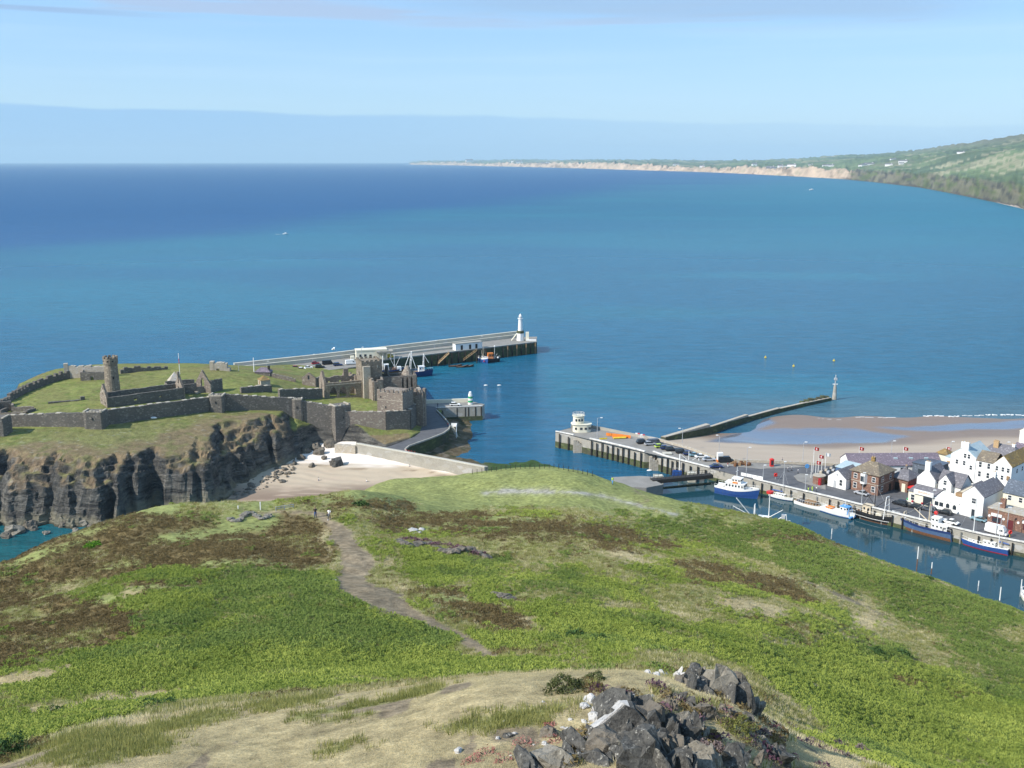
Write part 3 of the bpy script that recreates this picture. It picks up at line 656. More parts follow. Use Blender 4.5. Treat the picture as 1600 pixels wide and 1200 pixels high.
# darker water colour out to the left and under the horizon
edge_ = 254+np.interp(SU, [-200,0,400,700,1000,1400,1800], [180,135,105,72,40,14,6])+fbm(SX/900, SY/500, 4, 3)*14
sc_ = lerp(sc_, (.004,.065,.175), sstep(edge_-SV, -12, 16)*.95)
sc_ = lerp(sc_, (.016,.145,.205), sstep(SU, 700, 1500)*sstep(460-SV, 0, 120)*(1-sstep(edge_-SV, -14, 22))*.65)
sc_ = lerp(sc_, (.012,.085,.085), np.exp(-(np.hypot(SX+150, SY-255)/55)**2)*.9)
shal = sstep(-seg_dist(SX, SY, [W(1190,650,0), W(1300,650,0), W(1600,650,0), W(1900,652,0)])[0], -60, -5)
sc_ = lerp(sc_, (.07,.13,.16), shal*.8)
hb = inpoly(SX, SY, [p[:2] for p in (W(640,600,0), W(840,560,0), W(860,640,0), W(1000,640,0), W(1180,650,0), W(1060,760,0), W(700,760,0))])
sc_ = lerp(sc_, (.014,.08,.17), blur(hb.astype(float), 6)*.55)
calm = .20+.22*sstep(SR, 300, 2500)-.09*blur(hb.astype(float), 4)
tag(grid('sea', SX, SY, SX*0, M['sea'], {'gcol': sc_, 'calm': calm}), kind='structure')

# ------------------------------------------------------------ far coast
fu = np.linspace(640, 2000, 700)
vw = np.interp(fu, [640,700,800,900,1000,1100,1150,1250,1320,1380,1440,1500,1560,1600,1700,1850,2000], [257.2,258.2,260.5,263,266,269,271,276,280,286,293,304,316,325,352,400,470])
cliff = np.interp(fu, [640,660,700,760,860,960,1040,1100,1200,1320,1330,1400,1500,1600,1800,2000], [0,3,4,3,6,9,6,6,11,14,10,14,18,22,30,30])   # px
cliff = cliff*(1+.35*fbm(fu/22, fu*0+1, 4, 1))
r1 = np.interp(fu, [640,660,720,800,1000,1100,1200,1300,1400,1500,1600,1800,2000], [256.5,253.5,252.8,251.5,252,253,252,249,246,242,234,222,220])
r2 = np.interp(fu, [640,660,720,800,1000,1100,1180,1240,1300,1380,1440,1500,1540,1600,1700,1850,2000], [256.6,253.6,252.6,250.8,250.8,251.5,252.5,249,244,238.5,234,224,219,209,196,185,180])
r1 = r1+fbm(fu/35, fu*0+2, 4, 2)*1.3; r2 = r2+fbm(fu/30, fu*0+4, 4, 3)*1.6
ns = 46; FX = np.zeros((ns, len(fu))); FY = FX.copy(); FZ = FX.copy(); FK = FX.copy()
for j, u in enumerate(fu):
    p = np.array(W(u, vw[j], 0)); D = p[1]; d = p[:2]/np.hypot(*p[:2])
    dr = ray(u, 0)
    def zat(v, y):
        q = ray(u, v); return CAM_H+q[2]/q[1]*y
    y1 = D*1.02+8; y2 = D*1.55+300; y3 = D*2.4+1500
    yy = [D-10-.002*D, D, D+.004*D+4, y1, (y1+y2)/2, y2, (y2+y3)/2, y3, y3*1.3]
    z1 = max(zat(vw[j]-cliff[j], y1), 1)
    z2 = max(zat(r1[j], y2), z1+1); z3 = max(zat(r2[j], y3), z2+1)
    zz = [-6, .3, 1.5, z1, z1*.55+z2*.45-(z2-z1)*.05, z2, z2*.5+z3*.5-.12*(z3-z2), z3, z3*.8]
    s = np.concatenate([np.linspace(0, 3, 12)[:-1], np.linspace(3, 8, ns-11)])
    Y = np.interp(s, range(9), yy); FY[:, j] = Y; FX[:, j] = dr[0]/ray(u, 254)[1]*Y; FZ[:, j] = np.interp(s, range(9), zz); FK[:, j] = s
FX = (fu-800)/1600*0+FX
for i in range(ns): FX[i] = [WD(u, 254, FY[i, j])[0] for j, u in enumerate(fu)]
amp = FY*.0007*sstep(FK, 2.5, 4); FZ = FZ+fbm(FX/260, FY/400, 4, 2)*amp*4+amp*1.3*fbm(FX/70, FY/100, 3, 3); FZ += (sstep(FK, 1, 2.2)-sstep(FK, 3.2, 3.8))*fbm(FX/25, FY/60, 4, 5)*FY*.0032
FZ[0] = -6
fcolr = np.ones(FX.shape+(3,))*np.array((.09,.125,.075))
fl = rng.rand(4096, 3)
# a patchwork of fields
wxf = FX+fbm(FX/300, FY/300, 3, 1)*60; wyf = FY+fbm(FX/300+5, FY/300, 3, 2)*120
sz = np.clip(FY/26, 70, 420); lev = np.floor(np.log2(sz)); sz = 2.0**lev
ci = np.floor(wxf/sz*1.2).astype(int); cj = np.floor(wyf/sz*.4).astype(int); hsh = (ci*73+cj*179+(lev*31).astype(int)) & 4095
rr = fl[hsh]; fcolr = lerp(fcolr, (.30,.28,.18), sstep(rr[..., 0], .60, .66)*.85); fcolr = lerp(fcolr, (.13,.175,.085), sstep(rr[..., 1], .5, .6)*.9); fcolr = lerp(fcolr, (.055,.08,.045), sstep(rr[..., 2], .78, .84)*.5)
ed = np.minimum(np.abs((wxf/sz*1.2) % 1-.5), np.abs((wyf/sz*.4) % 1-.5)); fcolr = lerp(fcolr, (.03,.045,.02), sstep(ed-.44, 0, .03)*.45)
fcolr = lerp(fcolr, (.055,.08,.045), sstep(fbm(FX/180, FY/500, 4, 6), .16, .3)*.35)
U_ = np.broadcast_to(fu, FX.shape)
moor = sstep(FK, 5.6, 7)*sstep(U_, 1350, 1450); fcolr = lerp(fcolr, (.13,.13,.09), moor*.85)
sandc = (FK < 3.15)*(FK > 1)*sstep(1330-U_+30*fbm(U_/40, U_*0, 3, 2), 0, 10); nn1 = fbm(U_/14, FZ/22, 4, 4)
fcolr = lerp(fcolr, (.44,.33,.235), sandc*(.6+.4*sstep(nn1, -.5, .0))); fcolr = lerp(fcolr, (.13,.10,.07), sandc*sstep(nn1, .22, .35)*.7)
rockc = (FK < 3.3)*sstep(U_-1325, 0, 10); fcolr = lerp(fcolr, (.15,.13,.09), rockc*.8); fcolr = lerp(fcolr, (.05,.05,.045), rockc*sstep(fbm(U_/6, FZ/9, 4, 1), .05, .3)*.8); fcolr = lerp(fcolr, (.09,.12,.04), rockc*sstep(fbm(U_/9, FK*3, 3, 5), 0, .3)*.7)
low = (FK < 2.1)*1.0; fcolr = lerp(fcolr, (.07,.06,.055), low*sstep(U_-1300, 0, 30)*.8)
fcolr = lerp(fcolr, (.5,.42,.36), (FK > 1)*(FK < 1.9)*sstep(U_-1560, 0, 15)*.6)
tag(grid('far_coast', FX, FY, FZ, M['far'], {'gcol': fcolr}), kind='structure')
def fzat(u, k):
    j = int(np.clip((u-640)/(2000-640)*699, 0, 699)); i = int(np.argmin(np.abs(FK[:, j]-k))); return FX[i, j], FY[i, j], FZ[i, j]
# farmhouses and villages scattered along the far shore
fh = [(803,3.3),(812,3.4),(850,3.3),(858,3.5),(735,3.3),(1058,3.3),(1098,3.2),(1205,3.3),(1212,3.3),(1221,3.2),(1231,3.5),(1239,3.2),(1203,3.15),(1290,3.6),(1297,3.6),(1345,3.8),(1352,3.9),(1358,4.0),(1388,4.0),(1391,4.1),(1396,4.6),(1409,4.2),(1412,4.3),(1500,5.0),(1180,3.4),(1268,3.5)]
proto = None
for i, (u, k) in enumerate(fh):
    x, y, z = fzat(u, k); s = y*.00095
    if proto is None:
        proto = thing('far_house', (0,0,0), 0, 'tiny white house standing on the far shore across the bay', 'house', 'white houses along the far shore')
        MB().box(-6,-3,-2,6,3,4).build('wall', M['white'], proto)
        MB().prism([(-6.3,-3.3),(6.3,-3.3),(6.3,3.3),(-6.3,3.3)], 4.02, 4.3).build('eaves', M['slate'], proto)
        b = MB(); b.poly([(-6.3,-3.3,4.3),(6.3,-3.3,4.3),(6.3,0,6.8),(-6.3,0,6.8)]); b.poly([(-6.3,3.3,4.3),(-6.3,0,6.8),(6.3,0,6.8),(6.3,3.3,4.3)]); b.build('roof', M['slate'], proto)
        MB().box(3.5,-.5,5.5,4.7,.5,8).build('chimney', M['white'], proto)
        index_kids(); o = proto
    else: o = copy_tree(proto)
    o['label'] = 'tiny white house on the far shore across the bay, ' + ORD[sorted(range(26), key=lambda q: fh[q]).index(i)] + (' from the left' if 0 < sorted(range(26), key=lambda q: fh[q]).index(i) < 25 else ' of the row')
    o.location = (x, y, z); q = s*(.24+.16*((i*7) % 5)/4); o.scale = (q*(1.2+.5*(i % 3)), q, q); o.rotation_euler = (0, 0, math.radians((i*37) % 50-25))
# the strip of haze over sea and shore
hb_ = MB().box(-62000, -400, -12, 62000, 62000, 900)
hm = bpy.data.materials.new('haze air'); hm.use_nodes = True; ht = hm.node_tree; ht.nodes.clear()
ho = ht.nodes.new('ShaderNodeOutputMaterial'); hv = ht.nodes.new('ShaderNodeVolumePrincipled'); hv.inputs['Color'].default_value = (.62, .86, 1, 1); hv.inputs['Density'].default_value = 3.0e-5; hv.inputs['Anisotropy'].default_value = 0
ht.links.new(hv.outputs[0], ho.inputs['Volume'])
tag(hb_.build('haze', hm), kind='stuff')
# ------------------------------------------------------------ things standing on places read from the photograph
class T:
    def __init__(s, name, P, label, cat, group=None, rz=0):
        s.P = Vector(P); s.rz = rz; s.e = thing(name, P, rz, label, cat, group)
        s.Mi = Matrix.Rotation(-rz, 4, 'Z') @ Matrix.Translation(-s.P)
    def w(s, mb, name, mat, parent=None, smooth=False):      # part built in world coordinates
        mb.v = [tuple(s.Mi @ Vector(q)) for q in mb.v]
        return mb.build(name, mat, parent or s.e, smooth=smooth)
    def p(s, mb, name, mat, parent=None, smooth=False):      # part built in the thing's own coordinates
        return mb.build(name, mat, parent or s.e, smooth=smooth)
def solo(mb, name, mat, label, cat, group=None, P=None, smooth=False, rz=0):
    if P is not None: mb.v = [(q[0]-P[0], q[1]-P[1], q[2]-P[2]) for q in mb.v]
    return tag(mb.build(name, mat, None, P or (0, 0, 0), rz, smooth), label, cat, group)
def IG(u, v):                                               # where the line of sight meets the islet
    d = ray(u, v); y = np.arange(300, 500, .25); zz = CAM_H+d[2]/d[1]*y; g = iz(d[0]/d[1]*y, y)
    i = np.argmax(zz < g); return (float(d[0]/d[1]*y[i]), float(y[i]), float(g[i]))
def HG(u, v, y0=15, lift=0):
    d = ray(u, v); y = np.arange(y0, 330, .1); zz = CAM_H+d[2]/d[1]*y; g = hz(d[0]/d[1]*y, y)
    i = np.argmax(zz < g); return (float(d[0]/d[1]*y[i]), float(y[i]), float(g[i])+lift)
def wallm(mb, P, Q, zb, hts, th, ops=(), step=1.0, seed=0):
    P = Vector(P[:2]); Q = Vector(Q[:2]); Lg = (Q-P).length; d = (Q-P)/Lg; n = Vector((-d.y, d.x))*th/2
    H = hts if callable(hts) else (lambda s: np.interp(s/Lg, np.linspace(0, 1, len(hts)), hts))
    ZB = zb if callable(zb) else (lambda s: np.interp(s/Lg, [0, 1], zb if hasattr(zb, '__len__') else [zb, zb]))
    cuts = set(np.round(np.linspace(0, Lg, max(2, int(Lg/step)+1)), 3))
    for o in ops: cuts |= {round(o[0], 3), round(o[1], 3)}
    cuts = sorted(min(c, Lg) for c in cuts if 0 <= c <= Lg+.01)
    for a, b in zip(cuts[:-1], cuts[1:]):
        if b-a < .02: continue
        m = (a+b)/2; p = P+d*a; q = P+d*b; top = float(H(m)); bot = float(ZB(m))
        spans = [(bot, top)]
        for o in ops:
            if o[0] <= m <= o[1]:
                ns_ = []
                for z0, z1 in spans:
                    if o[2] > z0+.01: ns_.append((z0, min(o[2], z1)))
                    if o[3] < z1: ns_.append((max(o[3], z0), z1))
                spans = ns_
        for z0, z1 in spans:
            if z1-z0 > .02: mb.prism([tuple(p+n), tuple(q+n), tuple(q-n), tuple(p-n)], z0, z1)
    return mb
def jag(base, amp, sc=1.3, seed=0, cren=0):
    def f(s):
        h = base(s) if callable(base) else base
        r = float(fbm(np.array(s/sc+seed*7.7), np.array(seed*3.1), 3, seed % 8))*amp
        if cren: r -= cren*(1 if (s % 3.2) < 1.3 else 0)
        return h+r
    return f
def gable_ops(L, hw, zt):                                    # a gable outline as a height function
    return lambda s: hw+(zt-hw)*(1-abs(s/L-.5)*2)
SG, SW, SP_, STW = M['stone_grey'], M['stone_warm'], M['stone_pale'], M['stone_tower']
# --- curtain wall
def curtain(u0, v0, u1, v1, h0, h1, label, seed, amp=.25, mat=None, th=1.3, cren=0, sink=2.5):
    P = IG(u0, v0); Q = IG(u1, v1); Lg = math.hypot(Q[0]-P[0], Q[1]-P[1])
    b = wallm(MB(), P, Q, [P[2]-sink, Q[2]-sink], jag(lambda s: (P[2]+h0)*(1-s/Lg)+(Q[2]+h1)*s/Lg, amp, 2.2, seed, cren), th, step=1.1)
    t = T('curtain_wall', P, label, 'castle wall', 'curtain walls of the ruined castle'); t.w(b, 'wall', mat or SG)
    c = MB(); nst = max(3, int(Lg/3.0))
    for i in range(nst):                                       # light capping stones left on the wall head
        if fbm(np.array(i*.7), np.array(seed*1.3), 2, 3) < -.15: continue
        s = (i+.3)*Lg/nst; x = P[0]+(Q[0]-P[0])*s/Lg; y = P[1]+(Q[1]-P[1])*s/Lg; z = float(jag(lambda s: (P[2]+h0)*(1-s/Lg)+(Q[2]+h1)*s/Lg, amp, 2.2, seed, cren)(s))
        a = math.atan2(Q[1]-P[1], Q[0]-P[0]); st = len(c.v); c.box(-.8, -th/2-.06, -.1, .8, th/2+.06, .16); c.xf(Matrix.Translation((x, y, z)) @ Matrix.Rotation(a, 4, 'Z'), st)
    if c.v: t.w(c, 'coping', SP_)
    return t
curtain(-150, 676, 146, 666.5, 4.6, 4.9, 'long grey castle wall running out of the picture left of the squat round-cornered tower', 1)
curtain(146, 666.5, 338, 641.5, 5.0, 5.3, 'dark grey castle wall between the two squat wall towers below the roofless church', 2)
curtain(338, 641.5, 464, 650, 6.2, 6.5, 'grey castle wall between the middle wall tower and the slim tower at the gully', 3, .35)
curtain(464, 650, 528, 667, 6.0, 7.4, 'sloping castle wall stepping down from the slim tower to the tall square tower', 4, .35)
curtain(536, 670, 603, 671, 6.2, 6.6, 'brown grey castle wall right of the tall square tower, a tower shadow across it', 5, .2, M['brick_stone'] if 'brick_stone' in M else SW)
curtain(603, 671, 640, 671, 6.8, 7.4, 'dark coursed castle wall ending at the corner above the road', 6, .2, SG)
curtain(640, 671, 662, 655, 7.6, 9.5, 'shaded end wall of the castle standing over the curving road', 7, .2, SG)
curtain(662, 655, 652, 635, 9.0, 9.0, 'shaded rear wall of the castle gatehouse yard beside the road', 8, .3, SG)
curtain(436, 623, 503, 622, 3.6, 3.9, 'inner grey wall running from the mound to the cathedral gable', 9, .25)
curtain(376, 614, 424, 612, 2.2, 2.6, 'stub of inner wall heaped on the mound behind the curtain wall', 10, .4)
def ruin_line(pts, hs, label, seed, amp=.3, cren=0, mat=SG, th=1.2):
    P0 = IG(*pts[0]); t = T('curtain_wall', P0, label, 'castle wall', 'curtain walls of the ruined castle'); b = MB(); k = 0
    for i in range(len(pts)-1):
        P = IG(*pts[i]); Q = IG(*pts[i+1]); Lg = math.hypot(Q[0]-P[0], Q[1]-P[1])
        wallm(b, P, Q, [P[2]-2, Q[2]-2], jag(lambda s: (P[2]+hs[i])*(1-s/Lg)+(Q[2]+hs[i+1])*s/Lg, amp, 1.8, seed+i, cren), th, step=1.2)
    t.w(b, 'wall', mat); return t
ruin_line([(12,629),(40,614),(70,602),(98,593),(122,589)], [2.9,3.0,3.2,3.3,3.0], 'battlemented sea wall curving up the far left edge of the castle green', 20, .3, .9)
ruin_line([(188,584),(205,582),(225,580),(262,577)], [2.2,2.6,2.0,1.2], 'low broken sea wall right of the round tower on the skyline', 24, .4, .6)
ruin_line([(-60,650),(-10,646),(16,632)], [3.5,3.5,3.0], 'sea wall stub at the left edge of the picture', 28, .4, .6)
ruin_line([(425,589),(462,597)], [1.5,1.3], 'low pinkish garden wall running down from the slate roofed cottage', 30, .25, 0, SW)
# --- wall towers
def wtower(uL, uR, vb, h, label, seed, depth=5, rot=0.0, mat=SG, rnd=True, cap=True, sink=3):
    P = IG((uL+uR)/2, vb); w = (uR-uL)/1600*math.hypot(P[1], 95)*1.0/2
    t = T('wall_tower', P, label, 'wall tower', 'towers of the castle curtain wall', rot)
    b = MB(); pts = [(-w, 0), (w, 0), (w, depth), (-w, depth)]
    if rnd: pts = [(-w, .9), (-w+.35, .2), (-w+1.1, -.15), (w-.5, 0), (w, .3), (w, depth), (-w, depth)]
    b.prism([(x*1.03, y) for x, y in pts], -sink, h*.78); b.prism(pts, h*.78, h); t.p(b, 'shaft', mat)
    b = MB(); n = 6
    for i in range(n):
        x = -w+.5+i*(2*w-1)/(n-1)
        if i % 2 == 0 or cap: t.p(MB().box(x-.4, .1, h-.02, x+.4, .7, h+.25+.5*((i*5+seed) % 3)/2), 'merlon', SP_ if cap else mat)
    t.p(MB().box(w-.65, .8, h-.02, w-.05, depth-.5, h+.35), 'parapet', SP_ if cap else mat); t.p(MB().box(-w+.05, .8, h-.02, -w+.6, depth-.5, h+.4), 'parapet', SP_ if cap else mat)
    b = MB(); b.box(-.2, -.24 if rnd else -.06, h*.55, .2, .3, h*.55+.8); t.p(b, 'arrow_slit', M['black']); return t
wtower(131, 161, 671, 5.6, 'squat grey wall tower below the round tower, leftmost whole tower of the castle', 1, 5)
wtower(327, 349, 645, 5.9, 'squat wall tower midway along the castle wall', 2, 5)
wtower(457, 473, 655, 7.0, 'slim tall wall tower above the deep gully in the cliff', 3, 4, .1)
wtower(524, 551, 680, 10.6, 'tall square wall tower with stones on its top above the beach path', 4, 5.5, .62, SG, False)
wtower(-26, 8, 682, 5.8, 'wall tower cut by the left edge of the picture, casting a dark shadow', 5, 5)
# --- round tower
P = IG(177, 618); t = T('round_tower', P, 'tall slender round stone tower with a crenellated top on the castle green', 'round tower')
b = MB(); z = -1; R0 = 2.75
for i in range(12): b.cyl(0, 0, -1+i*(13.0/12)*1.0, -1+(i+1)*(13.0/12), R0-.035*i, R0-.035*(i+1), 20)
t.p(b, 'shaft', STW, smooth=False)
b = MB()
for i in range(20):
    a0 = 2*math.pi*i/20; a1 = 2*math.pi*(i+1)/20; b.prism([(2.62*math.cos(a0), 2.62*math.sin(a0)), (2.62*math.cos(a1), 2.62*math.sin(a1)), (2.0*math.cos(a1), 2.0*math.sin(a1)), (2.0*math.cos(a0), 2.0*math.sin(a0))], 12.05, 14.0)
t.p(b, 'parapet', STW); cr = bpy.data.objects[t.e.children[1].name] if len(t.e.children) > 1 else None
for i in range(10):
    a = 2*math.pi*(i+.25)/10; b = MB(); st = 0; b.box(-.45, -.32, 0, .45, .3, .75); b.xf(Matrix.Translation((2.3*math.cos(a), 2.3*math.sin(a), 14.0)) @ Matrix.Rotation(a+math.pi/2, 4, 'Z')); t.p(b, 'merlon', STW)
for a in (-2.4, -1.6, -.9):
    b = MB(); b.box(-.28, -.05, 12.9, .28, .15, 13.4); b.xf(Matrix.Rotation(a+math.pi/2, 4, 'Z') @ Matrix.Translation((0, -2.6, 0))); t.p(b, 'window', M['black'])
b = MB(); b.box(-.3, -.05, 6.5, .3, .15, 7.5); b.xf(Matrix.Rotation(.6, 4, 'Z') @ Matrix.Translation((0, -2.52, 0))); t.p(b, 'window', M['black'])
# --- ruined buildings
def ruin(name, P, ang, Lx, Ly, parts, label, cat, mats=(SG, SW), z=None):
    """a roofless shell: walls along x (front y=0, back y=Ly) and gables at both ends"""
    t = T(name, P, label, cat, None, ang); return t
# church by the round tower
P = IG(169, 637); a = math.atan2(.60, .80); t = T('ruined_church', P, 'roofless grey church with a lit west gable standing beside the round tower', 'church ruin', None, a)
LL = 27.0; WW = 7.5
t.p(wallm(MB(), (0, 0), (LL, 0), [-1, -1.5], jag(3.6, .12, 2, 1), .8, [(9, 10.2, 1.2, 2.4), (18, 18.8, 1.2, 2.2)]), 'side_wall', SG)
t.p(wallm(MB(), (0, WW), (LL, WW), [-1, -1], jag(3.9, .2, 2, 2), .8, []), 'side_wall', SG)
t.p(wallm(MB(), (0, WW+.4), (0, -.4), [-1, -1], jag(gable_ops(WW+.8, 3.4, 8.0), .12, 1, 3), .8, [(3.6, 4.4, 6.0, 6.8), (3.6, 4.3, 3.6, 4.8), (1.6, 2.4, 1.0, 1.9), (5.6, 6.5, .8, 1.9)], .3), 'gable', SW)
t.p(wallm(MB(), (LL, WW+.4), (LL, -.4), [-1, -1], jag(gable_ops(WW+.8, 3.4, 7.4), .7, .8, 5), .8, [(3.4, 4.6, 1.6, 3.4)], .4), 'gable', SW)
t.p(wallm(MB(), (LL-.3, WW/2-.5), (LL-.3, WW/2+.5), [5, 5], jag(9.0, .2, 1, 5), .8, [(.3, .7, 7.6, 8.4)], .3), 'bellcote', SW)
# outbuilding ruin next to it
P = IG(262, 616); t = T('ruined_range', P, 'low roofless stone range with a little pyramid peak behind the roofless church', 'ruin', None, .42)
t.p(wallm(MB(), (0, 0), (10.5, 0), [-1, -1.5], jag(3.3, .3, 2, 1), .7), 'side_wall', SG); t.p(wallm(MB(), (0, 6), (10.5, 6), [-1, -1], jag(3.6, .4, 2, 2), .7), 'side_wall', SG)
t.p(wallm(MB(), (0, 0), (0, 6), [-1, -1], jag(3.2, .5, 1, 4), .7), 'end_wall', SW); t.p(wallm(MB(), (10.5, 0), (14.5, 1.0), [-1, -1], jag(1.8, .4, 1, 4), .7), 'broken_wall', SW)
b = MB(); b.poly([(1.2, 6.6, 3), (6.4, 6.6, 3), (3.8, 9.2, 6.6)]); b.poly([(6.4, 6.6, 3), (6.4, 11.8, 3), (3.8, 9.2, 6.6)]); b.poly([(6.4, 11.8, 3), (1.2, 11.8, 3), (3.8, 9.2, 6.6)]); b.poly([(1.2, 11.8, 3), (1.2, 6.6, 3), (3.8, 9.2, 6.6)]); t.p(b, 'peak_roof', SP_)
t.p(MB().box(1.4, 6.8, -1, 6.2, 11.6, 3), 'end_wall', SG)
P = IG(306, 611); t = T('ruined_gable', P, 'lone pointed gable with an arched window left of the castle huts', 'ruin', None, -.25)
t.p(wallm(MB(), (0, 0), (6.6, 0), [-1, -1], jag(gable_ops(6.6, 2.8, 8.2), .15, 1, 3), .9, [(2.6, 4.0, 2.0, 4.6), (2.9, 3.7, 4.6, 5.2)], .3), 'gable', SW)
t.p(wallm(MB(), (6.2, .4), (7.6, 6), [-1, -1], jag(4.2, .5, 1, 6), .8), 'side_wall', SG); t.p(wallm(MB(), (0, .4), (-2.2, -2.2), [-1, -1], jag(1.6, .6, 1, 6), .8), 'broken_wall', SW)
b = MB(); b.box(-4, -3.2, -1, 2.5, -1.5, .6); t.p(b, 'low_wall', SP_)
# far fort ruin on the left skyline, and the rubble mass at the right
P = IG(128, 595); t = T('ruined_fort', P, 'dark shaded square ruin with pale rubble on top at the far edge of the green', 'ruin', None, .1)
t.p(wallm(MB(), (0, 0), (9.5, 0), [-1, -1], jag(3.4, .2, 1, 3), .9, [(3.4, 4.6, -.5, 1.8)]), 'front_wall', SG); t.p(wallm(MB(), (0, 0), (-1.5, 6), [-1, -1], jag(3.2, .2, 1, 3), .9), 'side_wall', SW); t.p(wallm(MB(), (9.5, 0), (8.0, 6), [-1, -1], jag(3.2, .2, 1, 3), .9), 'side_wall', SG)
t.p(wallm(MB(), (-8, 7), (11, 6.5), [-1, -1], jag(4.6, .9, 1.5, 7), 1.8), 'rubble_wall', SP_); t.p(wallm(MB(), (-8.5, 6.5), (-7, 6.8), [-1, -1], jag(5.6, .4, 1, 2), 1.8), 'rubble_wall', SP_)
P = IG(329, 578); t = T('ruined_blockhouse', P, 'pale lump of ruined masonry on the skyline right of the flagpole', 'ruin', None, .05)
t.p(wallm(MB(), (0, 0), (1.6, 0), [-1, -1], jag(3.6, .1, 1, 3), 2.4), 'pier', SP_); b = wallm(MB(), (1.4, .2), (8, .3), [-1, -1], lambda s: 2.6+.6*math.sin(s*.6)-.25*s*(s > 5), 2.6, [(1.2, 2.4, -1, .7)]); t.p(b, 'rubble_wall', SP_)
P = IG(2, 621); t = T('ruined_turret', P, 'small pinkish turret ruin at the left edge of the castle green', 'ruin', None, 0)
t.p(wallm(MB(), (-4, 0), (2.2, 0), [-1, -1], jag(3.9, .3, 1, 3), 2.6, [(3.2, 3.9, .5, 3.0)]), 'wall', SW)
P = IG(10, 648); t = T('ruin_foundations', P, 'low roofless foundations on the grass near the left edge', 'ruin', None, .2)
for i, (p, q, h) in enumerate([((-2, 0), (6.5, 0), .7), ((6.5, 0), (8.5, 3.5), 1.2), ((1, 4), (8, 4), 1.6), ((-2, 0), (-1, 4), 1.5), ((1, 4), (.5, 7), 2.4), ((-6, 6), (0, 7), 3.2)]): t.p(wallm(MB(), p, q, [-1, -1], jag(h, .3, 1, i), .8), 'wall', SG if i % 2 else SW)
P = IG(100, 627); t = T('ruin_foundations', P, 'long grass-grown line of foundations left of the roofless church', 'ruin', None, .25)
t.p(wallm(MB(), (-5, -1.6), (6, 0), [-1, -1], jag(.35, .2, 1, 3), 1.1), 'footing', SG); t.p(wallm(MB(), (5.6, 0), (7, .4), [-1, -1], jag(1.3, .2, 1, 3), 1.0), 'stub', SG)
# hut and cottage
P = IG(413, 602); t = T('stone_hut', P, 'tiny square stone hut with a lichened pyramid roof on the green', 'hut', None, .55)
t.p(MB().box(-1.9, -1.9, -1, 1.9, 1.9, 2.4), 'wall', SP_); b = MB()
for q in range(4):
    c = [(-2.2, -2.2), (2.2, -2.2), (2.2, 2.2), (-2.2, 2.2)]; b.poly([(*c[q], 2.4), (*c[(q+1) % 4], 2.4), (0, 0, 4.0)])
t.p(b, 'roof', M['slate_moss']); t.p(MB().box(-1.95, -.6, 0, -1.85, .5, 2.0), 'door', M['wood'])
P = IG(410, 586); t = T('slate_cottage', P, 'low cottage with a violet slate hipped roof and dark chimney above the garden wall', 'cottage', None, -.05)
t.p(MB().box(-3.2, 0, -2, 3.2, 4, 1.2), 'wall', SG); b = MB(); e = [(-3.5, -.3), (3.5, -.3), (3.5, 4.3), (-3.5, 4.3)]; r = [(-1.2, 2), (1.2, 2)]
b.poly([(*e[0], 1.2), (*e[1], 1.2), (*r[1], 2.9), (*r[0], 2.9)]); b.poly([(*e[1], 1.2), (*e[2], 1.2), (*r[1], 2.9)]); b.poly([(*e[2], 1.2), (*e[3], 1.2), (*r[0], 2.9), (*r[1], 2.9)]); b.poly([(*e[3], 1.2), (*e[0], 1.2), (*r[0], 2.9)]); t.p(b, 'roof', M['slate_purple'])
t.p(MB().box(2.0, 1.4, 1.2, 2.7, 2.3, 3.6), 'chimney', M['timber_dark'])
P = IG(473, 601); t = T('ruined_house', P, 'roofless pinkish gabled house left of the cathedral nave', 'ruin', None, -.1)
t.p(wallm(MB(), (0, 0), (5.6, 0), [-2, -2], jag(gable_ops(5.6, 3.0, 5.2), .1, 1, 3), .7, [(2.3, 3.1, 2.2, 4.0)], .3), 'gable', SW); t.p(wallm(MB(), (5.4, .3), (7, 7), [-2, -2], jag(2.8, .3, 1, 5), .7, [(.8, 1.8, -2, 2.2)]), 'side_wall', SW); t.p(wallm(MB(), (0, .3), (1, 7), [-2, -2], jag(3, .3, 1, 5), .7), 'side_wall', SG)
# --- cathedral: nave, tower, chancel, gatehouse
P = IG(509, 622); ang = math.atan2(.40, .92); t = T('cathedral', P, 'roofless red stone cathedral with pointed nave arches and a square crossing tower', 'cathedral ruin', None, ang)
ops = []
for k in range(3):
    x0 = 1.6+k*3.9
    ops += [(x0, x0+2.9, .0, 2.6), (x0+.35, x0+2.55, 2.6, 3.3), (x0+.8, x0+2.1, 3.3, 3.9), (x0+1.2, x0+1.7, 3.9, 4.2)]
z0 = -2.2
t.p(wallm(MB(), (0, 0), (14.6, 0), [z0, z0], jag(6.0, .12, 2, 1), .9, ops, .6), 'nave_wall', STW)
b = MB(); b.prism([(0, -.6), (14.5, -.6), (14.5, -.5), (0, -.5)], 5.0, 5.35); b.box(0, -.62, 5.6, 16.5, .5, 6.02) if False else None; t.p(b, 'string_course', SP_)
t.p(wallm(MB(), (0, 8.5), (14.5, 8.5), [z0, z0], jag(6.6, .9, 1.7, 2), .9, [(3, 4, 2.6, 5), (7.5, 8.5, 2.6, 5), (12, 13, 2.6, 5)], .6), 'nave_wall', SW)
t.p(wallm(MB(), (0, 8.9), (0, -.4), [z0, z0], jag(gable_ops(9.3, 5.8, 10.4), .12, 1, 3), .9, [(4.0, 5.3, 1.5, 4.6), (4.3, 5.0, 4.6, 5.6)], .3), 'gable', SW)
t.p(wallm(MB(), (9.5, 8.4), (11.5, 8.4), [4, 4], jag(9.4, .4, 1, 3), .9), 'broken_wall', SW)
